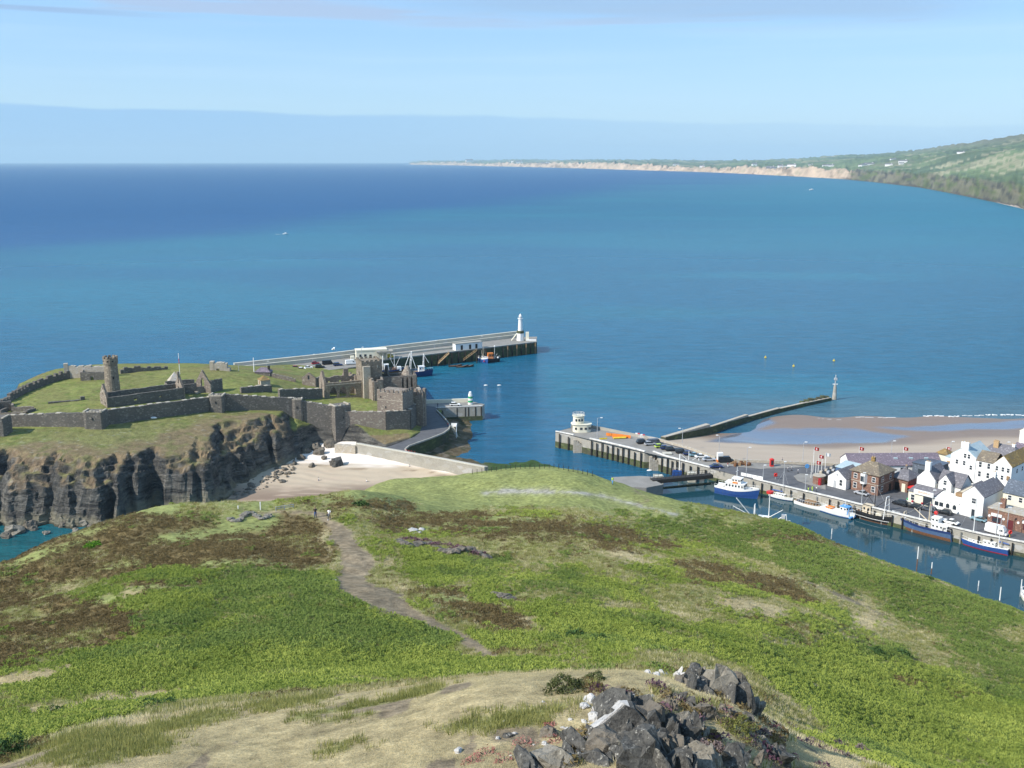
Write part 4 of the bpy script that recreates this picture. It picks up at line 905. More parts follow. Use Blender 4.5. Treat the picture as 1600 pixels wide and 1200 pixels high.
b = MB(); b.box(14.6, -1.2, z0, 23.0, 7.4, 13.3); t.p(b, 'tower', STW)
b = MB(); b.box(14.9, -2.6, z0, 17.8, -1.21, 11.8); t.p(b, 'stair_turret', SP_)
b = MB()
for i in range(5):
    x = 14.6+i*1.82; b.box(x, -1.2, 13.3, x+1.1, -.7, 14.1); b.box(x, 6.9, 13.3, x+1.1, 7.4, 14.0)
for i in range(4): b.box(14.6, .2+i*1.9, 13.3, 15.1, 1.3+i*1.9, 14.1); b.box(22.5, .2+i*1.9, 13.3, 23.0, 1.3+i*1.9, 14.0)
t.p(b, 'battlement', STW)
for x, zz in ((20.8, 10.8),): t.p(MB().box(x, -1.26, zz, x+.5, -1.1, zz+1.1), 'window', SP_)
t.p(MB().box(14.54, 2.4, 7.5, 14.7, 3.1, 9), 'window', M['black']); t.p(MB().box(14.54, 2.4, 2.5, 14.7, 3.6, 4.4), 'window', M['red'] if False else M['brick'])
t.p(wallm(MB(), (14.6, 7.5), (11, 15), [z0, z0], jag(6.5, .8, 1, 3), .9, [], .7), 'transept_wall', SW); t.p(wallm(MB(), (11, 15), (15, 18), [z0, z0], jag(6, .8, 1, 3, .8), .9, [], .7), 'transept_wall', SW)
# south transept front with its red door, then the chancel with lancets
b = wallm(MB(), (17.4, -8.2), (21, -8.2), [z0-1, z0-1], jag(7.4, .1, 1, 2, .8), .8, [(2.2, 3.4, -3, .3), (1.2, 1.8, 3, 4.6)], .45); wallm(b, (17.4, -8), (17.4, -1.6), [z0-1, z0-1], jag(7.6, .1, 1, 3, .8), .8, [], .8); wallm(b, (21, -8), (22.4, -1.4), [z0-1, z0-1], jag(7.2, .1, 1, 3), .8, [], .8); t.p(b, 'transept', SW)
t.p(MB().box(19.6, -8.1, -3.2, 20.8, -7.9, .3), 'door', M['car_red'])
cops = []
for k, x in enumerate((8.2, 10.0, 11.8)): cops += [(x, x+.8, 1.4, 5.4), (x+.2, x+.6, 5.4, 5.9)]
b = wallm(MB(), (23.0, 0), (37, -1.8), [z0-2, z0-2], jag(6.6, .15, 2, 1), .9, cops+[(3, 3.5, 4, 5)], 1); t.p(b, 'chancel_wall', SW)
t.p(wallm(MB(), (23.0, 8), (37, 6.2), [z0-2, z0-2], jag(6.3, .3, 2, 1), .9, [], 1), 'chancel_wall', SG)
t.p(wallm(MB(), (37, -1.8), (37, 6.2), [z0-2, z0-2], jag(gable_ops(8.4, 6, 8), .2, 1, 4), .9, [], .5), 'gable', SW)
b = wallm(MB(), (26, -.6), (26.7, 8), [z0, z0], jag(gable_ops(8.6, 6.6, 10.6), .1, 1, 4), .8, [], .4); t.p(b, 'gable', SG)
b = MB(); b.cyl(34.6, 2.2, z0, 6.6, 2.5, 2.4, 12); t.p(b, 'turret', SW); b = MB(); b.cyl(34.6, 2.2, 6.6, 9.8, 2.4, .7, 12); t.p(b, 'cone_roof', M['stone_warm'])
# gatehouse
P = IG(590, 652); P = (P[0], P[1], 9.5); t = T('gatehouse', P, 'blocky brown castle gatehouse with broken battlements, its right side in shade', 'gatehouse', None, -.36)
h = 11.6
b = MB(); b.box(0, 0, -3, 10.6, 9.0, h); t.p(b, 'wall', SW)
for i in range(6): b = MB(); x = .1+i*1.85; b.box(x, .0, h, x+1.15, .6, h+.9+.3*((i*3) % 2)); t.p(b, 'merlon', SW)
for i in range(4): b = MB(); y = 1.4+i*2.0; b.box(10.0, y, h, 10.6, y+1.1, h+.8); t.p(b, 'merlon', SG)
for x, zz, w, hh in ((3.3, 5.4, .5, .9), (4.1, 2.1, .8, 1.5), (8.0, 1.2, 1.3, 1.2), (7.6, 4.8, .4, .6), (1.3, h-2.2, .5, .6)): t.p(MB().box(x, -.05, zz, x+w, .2, zz+hh), 'window', M['black'])
t.p(MB().prism([(0, -.05), (10.65, -.05), (10.65, -.0), (0, -.0)], h-3.0, h-2.8), 'string_course', SP_)
P = IG(641, 668); P = (P[0]+2.6, P[1]+6, 7.0); t = T('ragged_turret', P, 'ragged warm-lit turret stump rising behind the castle end wall', 'turret', None, -.3)
for i, (x, y, hh) in enumerate([(-1.2, 0, 12.6), (-.3, -.3, 11), (.7, -.2, 13.6), (1.5, .3, 12.2), (1.9, 1.4, 13.8), (-1.5, 1.2, 13.4)]): t.p(MB().box(x-.5, y-.5, -2, x+.5, y+.9, hh), 'broken_wall', SW)
# --- poles
def pole(P, h, r, mats, label, name='flagpole', cat='pole', group=None):
    t = T(name, P, label, cat, group); zz = -.3; n = len(mats)
    for i, m in enumerate(mats): z1 = h*(i+1)/n; t.p(MB().cyl(0, 0, zz, z1, r*(1-.2*i/n), r*(1-.2*(i+1)/n), 6), 'pole' if m != 'red' else 'red_band', M[m]); zz = z1
    return t
pole(IG(281, 585), 8.6, .13, ['white', 'white', 'red', 'white'], 'white flagpole with a red band standing on the castle green')
pole(IG(397, 581), 6.0, .2, ['white'], 'thick white post beside the slate roofed cottage')
pole(IG(373, 580), 3.4, .1, ['steel'], 'thin grey post on the skyline left of the white post')
# --- rock blocks on the little beach
# ------------------------------------------------------------ breakwater
def loc3(pts, z): return [W(u, v, z)[:2] for u, v in pts]
ZD = 6.5
out_pts = loc3([(366,579),(500,564.5),(640,547.5),(815,526.5),(839,526)], ZD); inn_pts = loc3([(839,534),(655,555.5),(600,562),(557,573),(490,581),(440,590),(380,588)], ZD)
BP = (*out_pts[2], 0)
t = T('breakwater', BP, 'long stone breakwater carrying a roadway behind the castle out to the lighthouse', 'breakwater')
deck = out_pts+inn_pts
t.w(MB().prism(deck, ZD-.5, ZD), 'deck', M['deck'])
t.w(MB().prism([(x+.0, y) for x, y in deck], -3, ZD-.52), 'quay_wall', M['stone_dark'])
def strip(pts, w, z0, z1, side=1):
    mbs = MB()
    for a, b in zip(pts[:-1], pts[1:]):
        d = Vector((b[0]-a[0], b[1]-a[1])); 
        if d.length < .01: continue
        d.normalize(); n = Vector((-d.y, d.x))*w*side; mbs.prism([a, b, (b[0]+n.x, b[1]+n.y), (a[0]+n.x, a[1]+n.y)], z0, z1)
    return mbs
par = out_pts[:4]
t.w(strip(par, 1.6, ZD, ZD+1.7, 1), 'parapet', M['concrete_pale']); t.w(strip([(p[0]-.2, p[1]+1.65) for p in par], 1.4, ZD-2, ZD+3.0, 1), 'parapet', M['concrete_pale'])
t.w(strip([(p[0]-.2, p[1]+1.6) for p in par], 1.6, ZD+3.0, ZD+3.25, 1), 'coping', M['concrete_pale'])
t.w(strip(loc3([(839,534),(655,555.5),(600,562)], ZD), .5, ZD, ZD+.18, -1), 'kerb', M['concrete_pale'])
a, b_ = W(590,558,ZD), W(712,544.5,ZD); t.w(strip([a[:2], b_[:2]], .8, ZD, ZD+1.0, 1), 'wall', M['concrete_pale'])
for k in range(8):      # timber fenders down the shaded quay face
    u = 786+k*7.2; x, y, _ = W(u, 534+ (839-u)*.117, ZD); t.w(MB().box(x-.3, y-.6, -1, x+.3, y-.1, ZD-.3), 'fender', M['wood'] if k % 2 else M['timber_dark'])
for k in range(11):
    u = 664+k*10.5; x, y, _ = W(u, 534+ (839-u)*.117, ZD); t.w(MB().box(x-.3, y-.6, -1, x+.3, y-.1, ZD-.4), 'fender', M['timber_dark'])
# lighthouse at its head
P = W(813, 532, ZD); t = T('lighthouse', P, 'white lighthouse with a dark band at the end of the breakwater', 'lighthouse')
t.p(MB().cyl(0, 0, 0, 4.2, 2.1, 2.0, 8), 'base', M['white']); t.p(MB().cyl(0, 0, 4.2, 5.6, 2.05, 2.0, 8), 'dark_band', M['stone_dark']); t.p(MB().cyl(0, 0, 5.6, 12.4, 1.35, 1.0, 14), 'tower', M['white'])
t.p(MB().cyl(0, 0, 12.4, 12.7, 1.5, 1.5, 14), 'gallery', M['white']); t.p(MB().cyl(0, 0, 12.7, 13.7, .8, .8, 10), 'lantern', M['steel']); t.p(MB().cyl(0, 0, 13.7, 15.2, 1.0, .1, 12), 'dome', M['white'])
t.p(MB().box(3.0, -1, 0, 4.8, 1.2, 4.8), 'stair_block', M['cream']); b = MB(); b.tube((-5, -.5, 0), (-1.9, -.5, 4), .25); b.tube((-5, .8, 0), (-1.9, .8, 4), .25); t.p(b, 'stair_rail', M['cream'])
x, y, _ = W(828, 532.5, ZD); solo(MB().box(x-2, y-.7, ZD, x+3.5, y+.2, ZD+.9), 'low_wall', M['white'], 'low white wall right of the breakwater lighthouse', 'wall', P=(x, y, ZD))
# buildings on it
def bldg(name, P, ang, w, d, h, label, cat, wall, roofm=None, rh=.3, wins=(), door=(), group=None):
    t = T(name, P, label, cat, group, ang); t.p(MB().box(0, 0, -.3, w, d, h), 'wall', wall); t.p(MB().box(-.2, -.2, h, w+.2, d+.2, h+rh), 'roof', roofm or wall)
    for x, z, ww, hh in wins: t.p(MB().box(x, -.06, z, x+ww, .1, z+hh), 'window', M['glass'])
    for x, ww, hh in door: t.p(MB().box(x, -.06, 0, x+ww, .1, hh), 'door', M['timber_dark'])
    return t
P = W(712, 548, ZD); bldg('quay_store', P, .52, 16, 3.5, 3.4, 'long low white store against the breakwater wall with dark doorways', 'store', M['white'], M['concrete'], .3, [], [(3.0, 1.3, 2.6), (8.0, 1.3, 2.6), (11.8, 1.3, 2.6)])
P = W(557, 563, ZD); t = bldg('quay_building', P, .25, 15.5, 5, 4.6, 'flat roofed cream building with a columned front on the breakwater behind the cathedral tower', 'building', M['cream'], M['cream'], .6, [(1.5, 1.5, 1.2, 1.4), (3.9, 1.5, 1.2, 1.4)], [(6.5, 1.2, 2.6)])
for k in range(4): t.p(MB().box(11+k*2, -1.6, 0, 11.5+k*2, -1.1, 3.6), 'column', M['concrete'])
t.p(MB().box(10, -1.7, 3.6, 18.5, 4.5, 4.4), 'canopy', M['concrete'])
t.p(MB().box(-2.8, .5, 0, -1.0, 2.6, 2.0), 'annex', M['cream'])
# timber gangways
for u0, v0, u1, v1, lb in ((702,551.5,685,567.5,'left of the two timber gangways sloping down the breakwater wall'), (745,547.5,725,562,'right-hand timber gangway sloping down the breakwater wall beside the blue boat')):
    A = Vector(W(u0, v0, ZD)); B = Vector(W(u1, v1, 1.2)); A.y -= 2.0; B.y -= 2.0; t = T('gangway', tuple(A), lb, 'gangway', 'timber gangways on the breakwater')
    d = (B-A); sd = Vector((-d.y, d.x, 0)).normalized()*.75; b = MB(); q = [A-sd, A+sd, B+sd, B-sd]; up = Vector((0, 0, .25)); b.v = [tuple(p) for p in q]+[tuple(p+up) for p in q]; b.f = [(0,1,2,3),(7,6,5,4),(0,4,5,1),(1,5,6,2),(2,6,7,3),(3,7,4,0)]; t.w(b, 'ramp', M['wood_pale'])
    b = MB(); 
    for s in (-1, 1):
        b.tube(A+sd*s+Vector((0,0,1.1)), B+sd*s+Vector((0,0,1.1)), .09)
        for k in range(6): p = A+d*(k/5)+sd*s; b.tube(p, p+Vector((0,0,1.1)), .07)
    t.w(b, 'rail', M['wood_pale'])
    b = MB(); b.tube(B+Vector((0,0,.2)), (B.x, B.y, -2), .35); b.tube(A, (A.x, A.y, -1), .3); t.w(b, 'post', M['timber_dark'])
# --- inner jetty with its striped beacon
ZJ = 6.0
fr = loc3([(681,637.5),(754,634.5)], ZJ); bk = loc3([(738,627.5),(652,630.5)], ZJ)
fr[1] = (fr[1][0], fr[1][1]); endp = W(757, 631.5, ZJ)[:2]
J = [fr[0], fr[1], endp, bk[0], bk[1], W(652,642,ZJ)[:2]]
t = T('jetty', (*fr[0], 0), 'short stone jetty with a cream parapet ending at the green and white beacon', 'jetty')
t.w(MB().prism(J, ZJ-.3, ZJ), 'deck', M['deck']); t.w(MB().prism(J, -3, ZJ-.32), 'quay_wall', M['concrete']); 
t.w(strip([(fr[0][0], fr[0][1]-.15), (fr[1][0], fr[1][1]-.15)], .12, -3, 1.9, -1), 'weed_band', M['stone_dark'])
t.w(strip(fr, .55, ZJ, ZJ+.25, 1), 'kerb', M['kerb_white']); t.w(strip([bk[1], bk[0]], .8, ZJ, ZJ+1.5, -1), 'parapet', M['cream'])
for k in range(5): u = (714,727,732,743,752)[k]; x, y, _ = W(u, 637-(u-681)*.04, ZJ); t.w(MB().box(x-.25, y-.55, -1.5, x+.25, y-.1, ZJ-.3), 'fender', M['timber_dark'])
P = W(735, 631.5, ZJ); t = T('harbour_beacon', P, 'green and white banded beacon at the end of the inner jetty', 'beacon')
for k in range(5): t.p(MB().cyl(0, 0, k*.85, (k+1)*.85, 1.05-.04*k, 1.01-.04*k, 12), 'band' , M['white'] if k % 2 == 0 else M['green'])
t.p(MB().cyl(0, 0, 4.25, 4.6, .75, .75, 10), 'gallery', M['white']); t.p(MB().sphere((0, 0, 4.9), .6, 10, 6), 'lantern', M['white'])
# --- road round the castle
ZR = 6.2
rr_ = loc3([(684,636),(681,642),(690,651),(698,660),(702,667),(700,672),(692,678),(672,686),(652,693),(638,698),(632,703),(634,707.5)], ZR)
rl_ = loc3([(612,707),(596,701),(612,696),(634,688),(648,682),(656,676),(660,662),(656,648),(650,640),(650,632)], ZR)
RP = rr_+rl_
tag(MB().prism(RP, ZR-.25, ZR).build('castle_road', M['asphalt']), kind='structure')
t = T('road_wall', (*rr_[4], 0), 'curved dark retaining wall with a pale coping carrying the road round the castle foot', 'retaining wall')
t.w(MB().prism(RP, -2, ZR-.27), 'wall', M['stone_dark']); t.w(strip(rr_[1:], .5, ZR, ZR+.55, 1), 'parapet', M['concrete'])
x, y, _ = rr_[4][0], rr_[4][1], 0; t = T('harbour_stair', (rr_[4][0]+.5, rr_[4][1], ZR), 'white railed steps dropping from the bend of the castle road', 'steps')
for k in range(7): t.p(MB().box(.3+k*.25, -.5-k*.12, -k*.55-.3, 1.3+k*.25, .9-k*.12, -k*.55), 'step', M['concrete_pale'])
t.p(MB().box(.2, .95, -.2, 2.4, 1.1, 1.2), 'parapet', M['white']); t.p(MB().box(2.1, -1.5, -4, 2.3, .95, 1.0), 'parapet', M['white'])
# --- causeway wall behind the little beach
cw = [W(556,694,7.2), W(640,709,7.0), W(700,720,6.9), W(757,731,6.7)]
t = T('causeway_wall', (cw[0][0], cw[0][1], 3), 'long pale causeway wall closing off the small sandy beach', 'sea wall')
b = MB(); c = MB(); e = MB()
for p, q in zip(cw[:-1], cw[1:]):
    d = Vector((q[0]-p[0], q[1]-p[1])).normalized(); n = Vector((-d.y, d.x))
    b.prism([p[:2], q[:2], (q[0]+n.x*2.2, q[1]+n.y*2.2), (p[0]+n.x*2.2, p[1]+n.y*2.2)], [1.5]*4, [p[2], q[2], q[2], p[2]])
    c.prism([(p[0]-n.x*.12, p[1]-n.y*.12), (q[0]-n.x*.12, q[1]-n.y*.12), (q[0]+n.x*.7, q[1]+n.y*.7), (p[0]+n.x*.7, p[1]+n.y*.7)], [p[2], q[2], q[2], p[2]], [p[2]+.35, q[2]+.35, q[2]+.35, p[2]+.35])
t.w(b, 'wall', M['concrete']); t.w(c, 'coping', M['concrete_pale'])
b = MB(); p = W(524,688,8); q = W(556,694,7.2); wallm(b, p, q, [2, 2], jag(6.6, .5, 2, 3), 1.6); t.w(b, 'rough_wall', SP_)
# footpath wall to the left above the beach
P = IG(515, 690)
# ------------------------------------------------------------ groyne, beacon
g = loc3([(1040,689),(1110,668),(1170,648),(1220,634),(1262,624),(1300,616)], 3.0)
t = T('groyne', (*g[0], 0), 'long low stone groyne running out from the promenade to a beacon', 'groyne'); gz = [4.3, 3.0, 2.0, 1.6, 1.4, 1.3]
b = MB(); c = MB()
for i in range(5):
    p, q = g[i], g[i+1]; d = Vector((q[0]-p[0], q[1]-p[1])).normalized(); n = Vector((-d.y, d.x)); w = 2.4 if i == 0 else 1.9
    b.prism([p, q, (q[0]+n.x*w, q[1]+n.y*w), (p[0]+n.x*w, p[1]+n.y*w)], [-3]*4, [gz[i], gz[i+1], gz[i+1], gz[i]])
    c.prism([(p[0]+n.x*.2, p[1]+n.y*.2), (q[0]+n.x*.2, q[1]+n.y*.2), (q[0]+n.x*(w-.2), q[1]+n.y*(w-.2)), (p[0]+n.x*(w-.2), p[1]+n.y*(w-.2))], [gz[i]+.003]*4, [gz[i]+.12, gz[i+1]+.12, gz[i+1]+.12, gz[i]+.12])
t.w(b, 'wall', M['stone_dark']); t.w(c, 'top', M['stone_pale'])
for k in range(7): x = g[4][0]+(g[5][0]-g[4][0])*k/6-2; y = g[4][1]+(g[5][1]-g[4][1])*k/6+1; t.w(MB().box(x-1.0, y-.8, -2, x+.9, y+1.0, 1.9+.3*(k % 3)), 'block', M['stone_dark'])
P = W(1304, 617, 2.2); t = T('sea_beacon', P, 'slim beacon mast on a tapered base at the seaward end of the groyne', 'beacon'); t.p(MB().cyl(0, 0, -2, 4.6, 1.1, .6, 10), 'base', M['concrete']); t.p(MB().cyl(0, 0, 4.6, 9.2, .28, .2, 6), 'mast', M['steel']); t.p(MB().box(-1.1, -.15, 4.8, 1.1, .15, 5.1), 'crossarm', M['white']); t.p(MB().box(-.6, -.5, 6.8, .6, .5, 7.8), 'topmark', M['steel'])
for u, v, lb in ((1196,558,'leftmost yellow buoy off the beach'), (1240,571.5,'yellow buoy closest to the groyne'), (1303,563,'rightmost yellow buoy off the beach')):
    P = W(u, v+1, 0); t = T('buoy', P, lb, 'buoy', 'yellow buoys off the beach'); t.p(MB().sphere((0, 0, .2), .6, 10, 6, .8), 'float', M['yellow']); t.p(MB().cyl(0, 0, .6, 1.3, .1, .08, 5), 'topmark', M['yellow'])
# ------------------------------------------------------------ town quay, pier, promenade
ZT = 6.0; ZI = 2.0
f1 = [(868,674.5),(896,680),(921,685.5),(954,693),(978,698.5),(1007,706),(1020,706),(1040,713),(1062,719),(1109,731)]
f2 = [(1109,731),(1177,748.5),(1231,761.5),(1306,779),(1337,787),(1377,797),(1437,812),(1538,836),(1600,848),(1900,925)]
bk = [(1900,742),(1600,728),(1330,728),(1270,726),(1205,723),(1150,721),(1120,717),(1076,701),(1028,688),(980,679),(926,668),(892,668)]
F1 = loc3(f1, ZT); F2 = loc3(f2, ZT); BK = loc3(bk, ZT)
TP = F1+F2[1:]+BK
tag(MB().prism(TP, ZT-.3, ZT).build('quay_road', M['asphalt']), kind='structure')
qt = T('harbour_quay', (*F2[1], ZT), 'stone harbour quay and pier with a white painted edge running the length of the town', 'quay')
qt.w(MB().prism(TP, -3, ZT-.32), 'wall', M['concrete'])
qt.w(strip([(x-.12, y-.14) for x, y in F1], .2, -2.5, 2.3, 1), 'weed_band', M['stone_dark']); qt.w(strip([(x-.12, y-.14) for x, y in F2], .2, -2.5, 3.1, 1), 'weed_band', M['stone_dark'])
def offset(pts, o): return [(x-.74*o, y-.67*o) for x, y in pts]
for i, seg in enumerate((F1[0:2], F1[2:6], F1[6:], F2[1:3], F2[2:6], F2[5:])):
    qt.w(strip(offset(seg, .08), .62, ZT+.001*i, ZT+.32, 1), 'kerb', M['kerb_white'])
fen = MB()
for (p, q), n in ((F1[0:2], 2), (F1[2:4], 4), (F1[3:5], 3), (F1[4:6], 3), (F1[6:8], 2), (F1[7:9], 3), (F1[8:10], 4)):
    for k in range(n):
        s = (k+.5)/n; x = p[0]+(q[0]-p[0])*s; y = p[1]+(q[1]-p[1])*s; qt.w(MB().box(x-.45, y-.75, -1.5, x-.05, y-.3, ZT-.4-.5*((k*3) % 2)), 'fender', M['timber_dark'])
for k in range(26):
    i = min(int(k/26*7)+1, 8); s = (k/26*7) % 1; p, q = F2[i], F2[i+1] if i+1 < len(F2) else F2[i]; x = p[0]+(q[0]-p[0])*s; y = p[1]+(q[1]-p[1])*s
    qt.w(MB().box(x-.42, y-.55, 0, x-.1, y-.25, ZT-.5), 'fender', M['timber_dark'] if k % 3 else M['concrete'])
# stone stairs let into the pier face
for (u, v) in ((899,681),(1018,707)):
    x, y, _ = W(u, v, ZT); st = T('quay_steps', (x, y, 0), 'warm stone steps cut into the pier wall' + (' beside the lookout' if u < 950 else ' halfway along the pier'), 'steps', 'steps in the pier wall')
    for k in range(9): st.w(MB().box(x+6-k*.85, y-2.0-k*.0, -1, x+6.9-k*.85, y-.5, .5+k*.55), 'step', M['wood_pale'] if False else M['stone_pale'])
# promenade sea wall
t = T('promenade_wall', (*BK[4], ZT), 'low brown promenade wall between the road and the town beach', 'sea wall')
t.w(strip(BK[:9][::-1], .7, ZT-4, ZT+.9, -1), 'wall', M['stone_pale']); t.w(strip([(x, y+.9) for x, y in BK[:8][::-1]], .5, ZT-4, ZT+.5, -1), 'rail', M['wood_pale'])
t = T('pier_parapet', (*BK[9], ZT), 'reddish parapet along the seaward edge of the pier', 'wall'); [t.w(strip([a_, b_2], .7, ZT, ZT+.95, -1), 'wall', M['concrete']) for a_, b_2 in zip(BK[8:][::-1][:-1], BK[8:][::-1][1:])]
pv = loc3([(1190,741),(1242,740),(1256,748),(1268,757),(1300,766),(1330,773),(1372,783),(1376,776),(1330,760),(1290,745),(1262,738),(1240,737),(1190,737)], ZT)
tag(MB().prism(loc3([(1240,744),(1246,751),(1262,757),(1290,765),(1290,750),(1270,742),(1250,740)], ZT), ZT+.0, ZT+.12).build('pavement', M['deck']), kind='structure')
tag(MB().prism(loc3([(1110,716),(1150,722.5),(1240,727),(1262,729),(1240,731),(1190,733),(1130,727)], ZT), ZT+.0, ZT+.1).build('pavement', M['deck']), kind='structure')
tag(MB().prism(loc3([(868,674.2),(1106,730),(1128,722),(1100,711),(1020,688),(930,669),(893,669)], ZT), ZT+.0, ZT+.006).build('pier_paving', M['deck']), kind='structure')
tag(MB().prism(loc3([(1120,741),(1180,745),(1440,808),(1640,850),(1900,920),(1900,1000),(1400,960),(1250,900),(1000,800),(980,765),(1040,752)], ZI), ZI-1.6, ZI).build('harbour_water', M['harbour']), kind='structure')
# lock gate and walkway closing the inner harbour, its piers and the west quay
P = W(1030, 753, 5.0); t = T('lock_gate', P, 'dark lock gate and footbridge closing the inner harbour by the pier', 'lock gate')
A = Vector(W(1018, 748.5, 5.6)); B = Vector(W(1112, 740, 5.6)); d = (B-A).normalized(); n = Vector((-d.y, d.x, 0))
def slab(mb, A, B, w, z0, z1):
    d = (B-A); d.z = 0; d.normalize(); n = Vector((-d.y, d.x, 0))*w/2
    return mb.prism([(A+n)[:2], (B+n)[:2], (B-n)[:2], (A-n)[:2]], z0, z1)
t.w(slab(MB(), A, B, 2.4, 4.3, 5.5), 'walkway', M['timber_dark']); t.w(slab(MB(), A+Vector((0,.6,0)), B+Vector((0,.6,0)), .6, -1, 2.3), 'gate', M['stone_dark'])
b = MB()
for s in (-1, 1):
    b.tube(A+n*s*1.1+Vector((0,0,1)), B+n*s*1.1+Vector((0,0,1)), .06)
    for k in range(16): p = A+(B-A)*(k/15)+n*s*1.1; b.tube(p, p+Vector((0,0,1)), .05)
t.w(b, 'rail', M['timber_dark'])
for u, v, w, lb in ((1029,755,3.0,'pier'), (1081,750,2.4,'pier')):
    x, y, _ = W(u, v+4, ZI); t.w(MB().box(x-w/2, y, 0, x+w/2, y+2.5, 5.2), 'pier', M['concrete_pale'])
x, y, _ = W(1039, 706, 5.6)
P = W(985, 747, 5.2); t = T('west_quay', P, 'grey concrete apron at the foot of the hill beside the lock gate', 'quay'); t.w(MB().prism(loc3([(955,745.5),(1000,743.5),(1022,745),(1026,752),(1036,757),(1010,762),(960,760)], 5.2), -2, 5.2), 'apron', M['deck'])
P = W(1037, 737, 0); t = T('gauge_hut', P, 'pale concrete hut standing against the pier wall above the lock gate', 'hut', None, .1); t.p(MB().box(0, 0, 0, 2.6, 2, 6.2), 'wall', M['concrete_pale']); t.p(MB().box(-.2, -.2, 6.2, 2.8, 2.2, 6.5), 'roof', M['concrete_pale']); t.p(MB().box(4, .5, 0, 6.5, 2, 6), 'wall', M['stone_dark'])
# lookout building at the pier end
P = W(909, 675.5, ZT); t = T('pier_lookout', P, 'white rounded two-tier lookout with railings on its roof at the pier end', 'lookout tower', None, .05)
def stad(x0, x1, y0, y1, r, n=6):
    p = []
    for cx, cy, a in ((x1-r, y0+r, -90), (x1-r, y1-r, 0), (x0+r, y1-r, 90), (x0+r, y0+r, 180)):
        for k in range(n+1): q = math.radians(a+90*k/n); p.append((cx+r*math.cos(q), cy+r*math.sin(q)))
    return p
t.p(MB().prism(stad(-3.2, 3.6, -.6, 4.4, 2.2), 0, 3.4), 'lower_tier', M['cream']); t.p(MB().prism(stad(-3.9, 3.9, -.8, 4.6, 2.2), 3.4, 3.65), 'slab', M['cream']); t.p(MB().prism(stad(-3.1, 1.1, .2, 4.0, 1.9), 3.75, 7.0), 'upper_tier', M['cream'])
t.p(MB().prism(stad(-3.4, 1.4, -.1, 4.3, 2.1), 7.0, 7.25), 'slab', M['cream'])
for x, z in ((-2.2, 1.3), (-.3, 1.3), (1.4, 1.3), (2.9, 1.4)): t.p(MB().box(x-.45, -.68+(.25 if abs(x) > 2 else 0), z, x+.45, -.4, z+1.0), 'window', M['glass'])
for x in (-2.1, -1.0, .1): t.p(MB().box(x-.35, .12+(.12 if abs(x+1) > 1 else 0), 4.9, x+.35, .4, 5.9), 'window', M['glass'])
b = MB(); ring = stad(-3.2, 1.2, .1, 4.1, 2.0, 3)
for i in range(len(ring)):
    p = ring[i]; q = ring[(i+1) % len(ring)]; b.tube((*p, 8.3), (*q, 8.3), .07); b.tube((*p, 7.8), (*q, 7.8), .05); b.tube((*p, 7.2), (*p, 8.35), .06)
b.tube((-1.8, 1.5, 7.2), (-1.8, 1.5, 9.3), .08); b.tube((-.3, 2, 7.2), (-.3, 2, 8.9), .06); t.p(b, 'railing', M['steel']); t.e.scale = (1, 1, .85)
# ------------------------------------------------------------ houses
A_ANG = math.atan2(-.743, .67)
def win(t, x, z, w=.95, h=1.4, y=0, sx=None, bars=True, face='y', frame=None):
    """sash window on the face y=const (looking to -y) or x=const (looking to +x)"""
    fr = frame or M['white']
    if face == 'y':
        f = MB().box(x-w/2-.12, y-.05, z-.12, x+w/2+.12, y+.05, z+h+.12); g = MB().box(x-w/2, y-.08, z, x+w/2, y-.052, z+h); b = MB().box(x-w/2, y-.1, z+h/2-.05, x+w/2, y-.082, z+h/2+.05)
    else:
        f = MB().box(y-.05, x-w/2-.12, z-.12, y+.05, x+w/2+.12, z+h+.12); g = MB().box(y+.052, x-w/2, z, y+.08, x+w/2, z+h); b = MB().box(y+.082, x-w/2, z+h/2-.05, y+.1, x+w/2, z+h/2+.05)
    o = t.p(f, 'window', fr); t.p(g, 'pane', M['glass'], o)
    if bars: t.p(b, 'sash', fr, o)
def roof_g(x0, x1, y0, y1, ze, zr, axis='y', ov=.35, th=.22):
    b = MB()
    if axis == 'y':
        m = (x0+x1)/2; k = (zr-ze)/(m-x0); a0, a1 = x0-ov, x1+ov; c0, c1 = y0-ov*.5, y1+ov*.5; z0 = ze-k*ov
        for s, a in ((1, a0), (-1, a1)):
            P = [(a, c0, z0), (m, c0, zr), (m, c1, zr), (a, c1, z0)]
            b.v += P+[(p[0], p[1], p[2]+th) for p in P]; n = len(b.v)-8; b.f += [(n, n+1, n+2, n+3), (n+4, n+7, n+6, n+5), (n, n+4, n+5, n+1), (n+1, n+5, n+6, n+2), (n+2, n+6, n+7, n+3), (n+3, n+7, n+4, n)]
    else:
        m = (y0+y1)/2; k = (zr-ze)/(m-y0); a0, a1 = y0-ov, y1+ov; c0, c1 = x0-ov*.5, x1+ov*.5; z0 = ze-k*ov
        for a in (a0, a1):
            P = [(c0, a, z0), (c1, a, z0), (c1, m, zr), (c0, m, zr)]
            b.v += P+[(p[0], p[1], p[2]+th) for p in P]; n = len(b.v)-8; b.f += [(n+3, n+2, n+1, n), (n+4, n+5, n+6, n+7), (n, n+1, n+5, n+4), (n+1, n+2, n+6, n+5), (n+2, n+3, n+7, n+6), (n+3, n, n+4, n+7)]
    return b
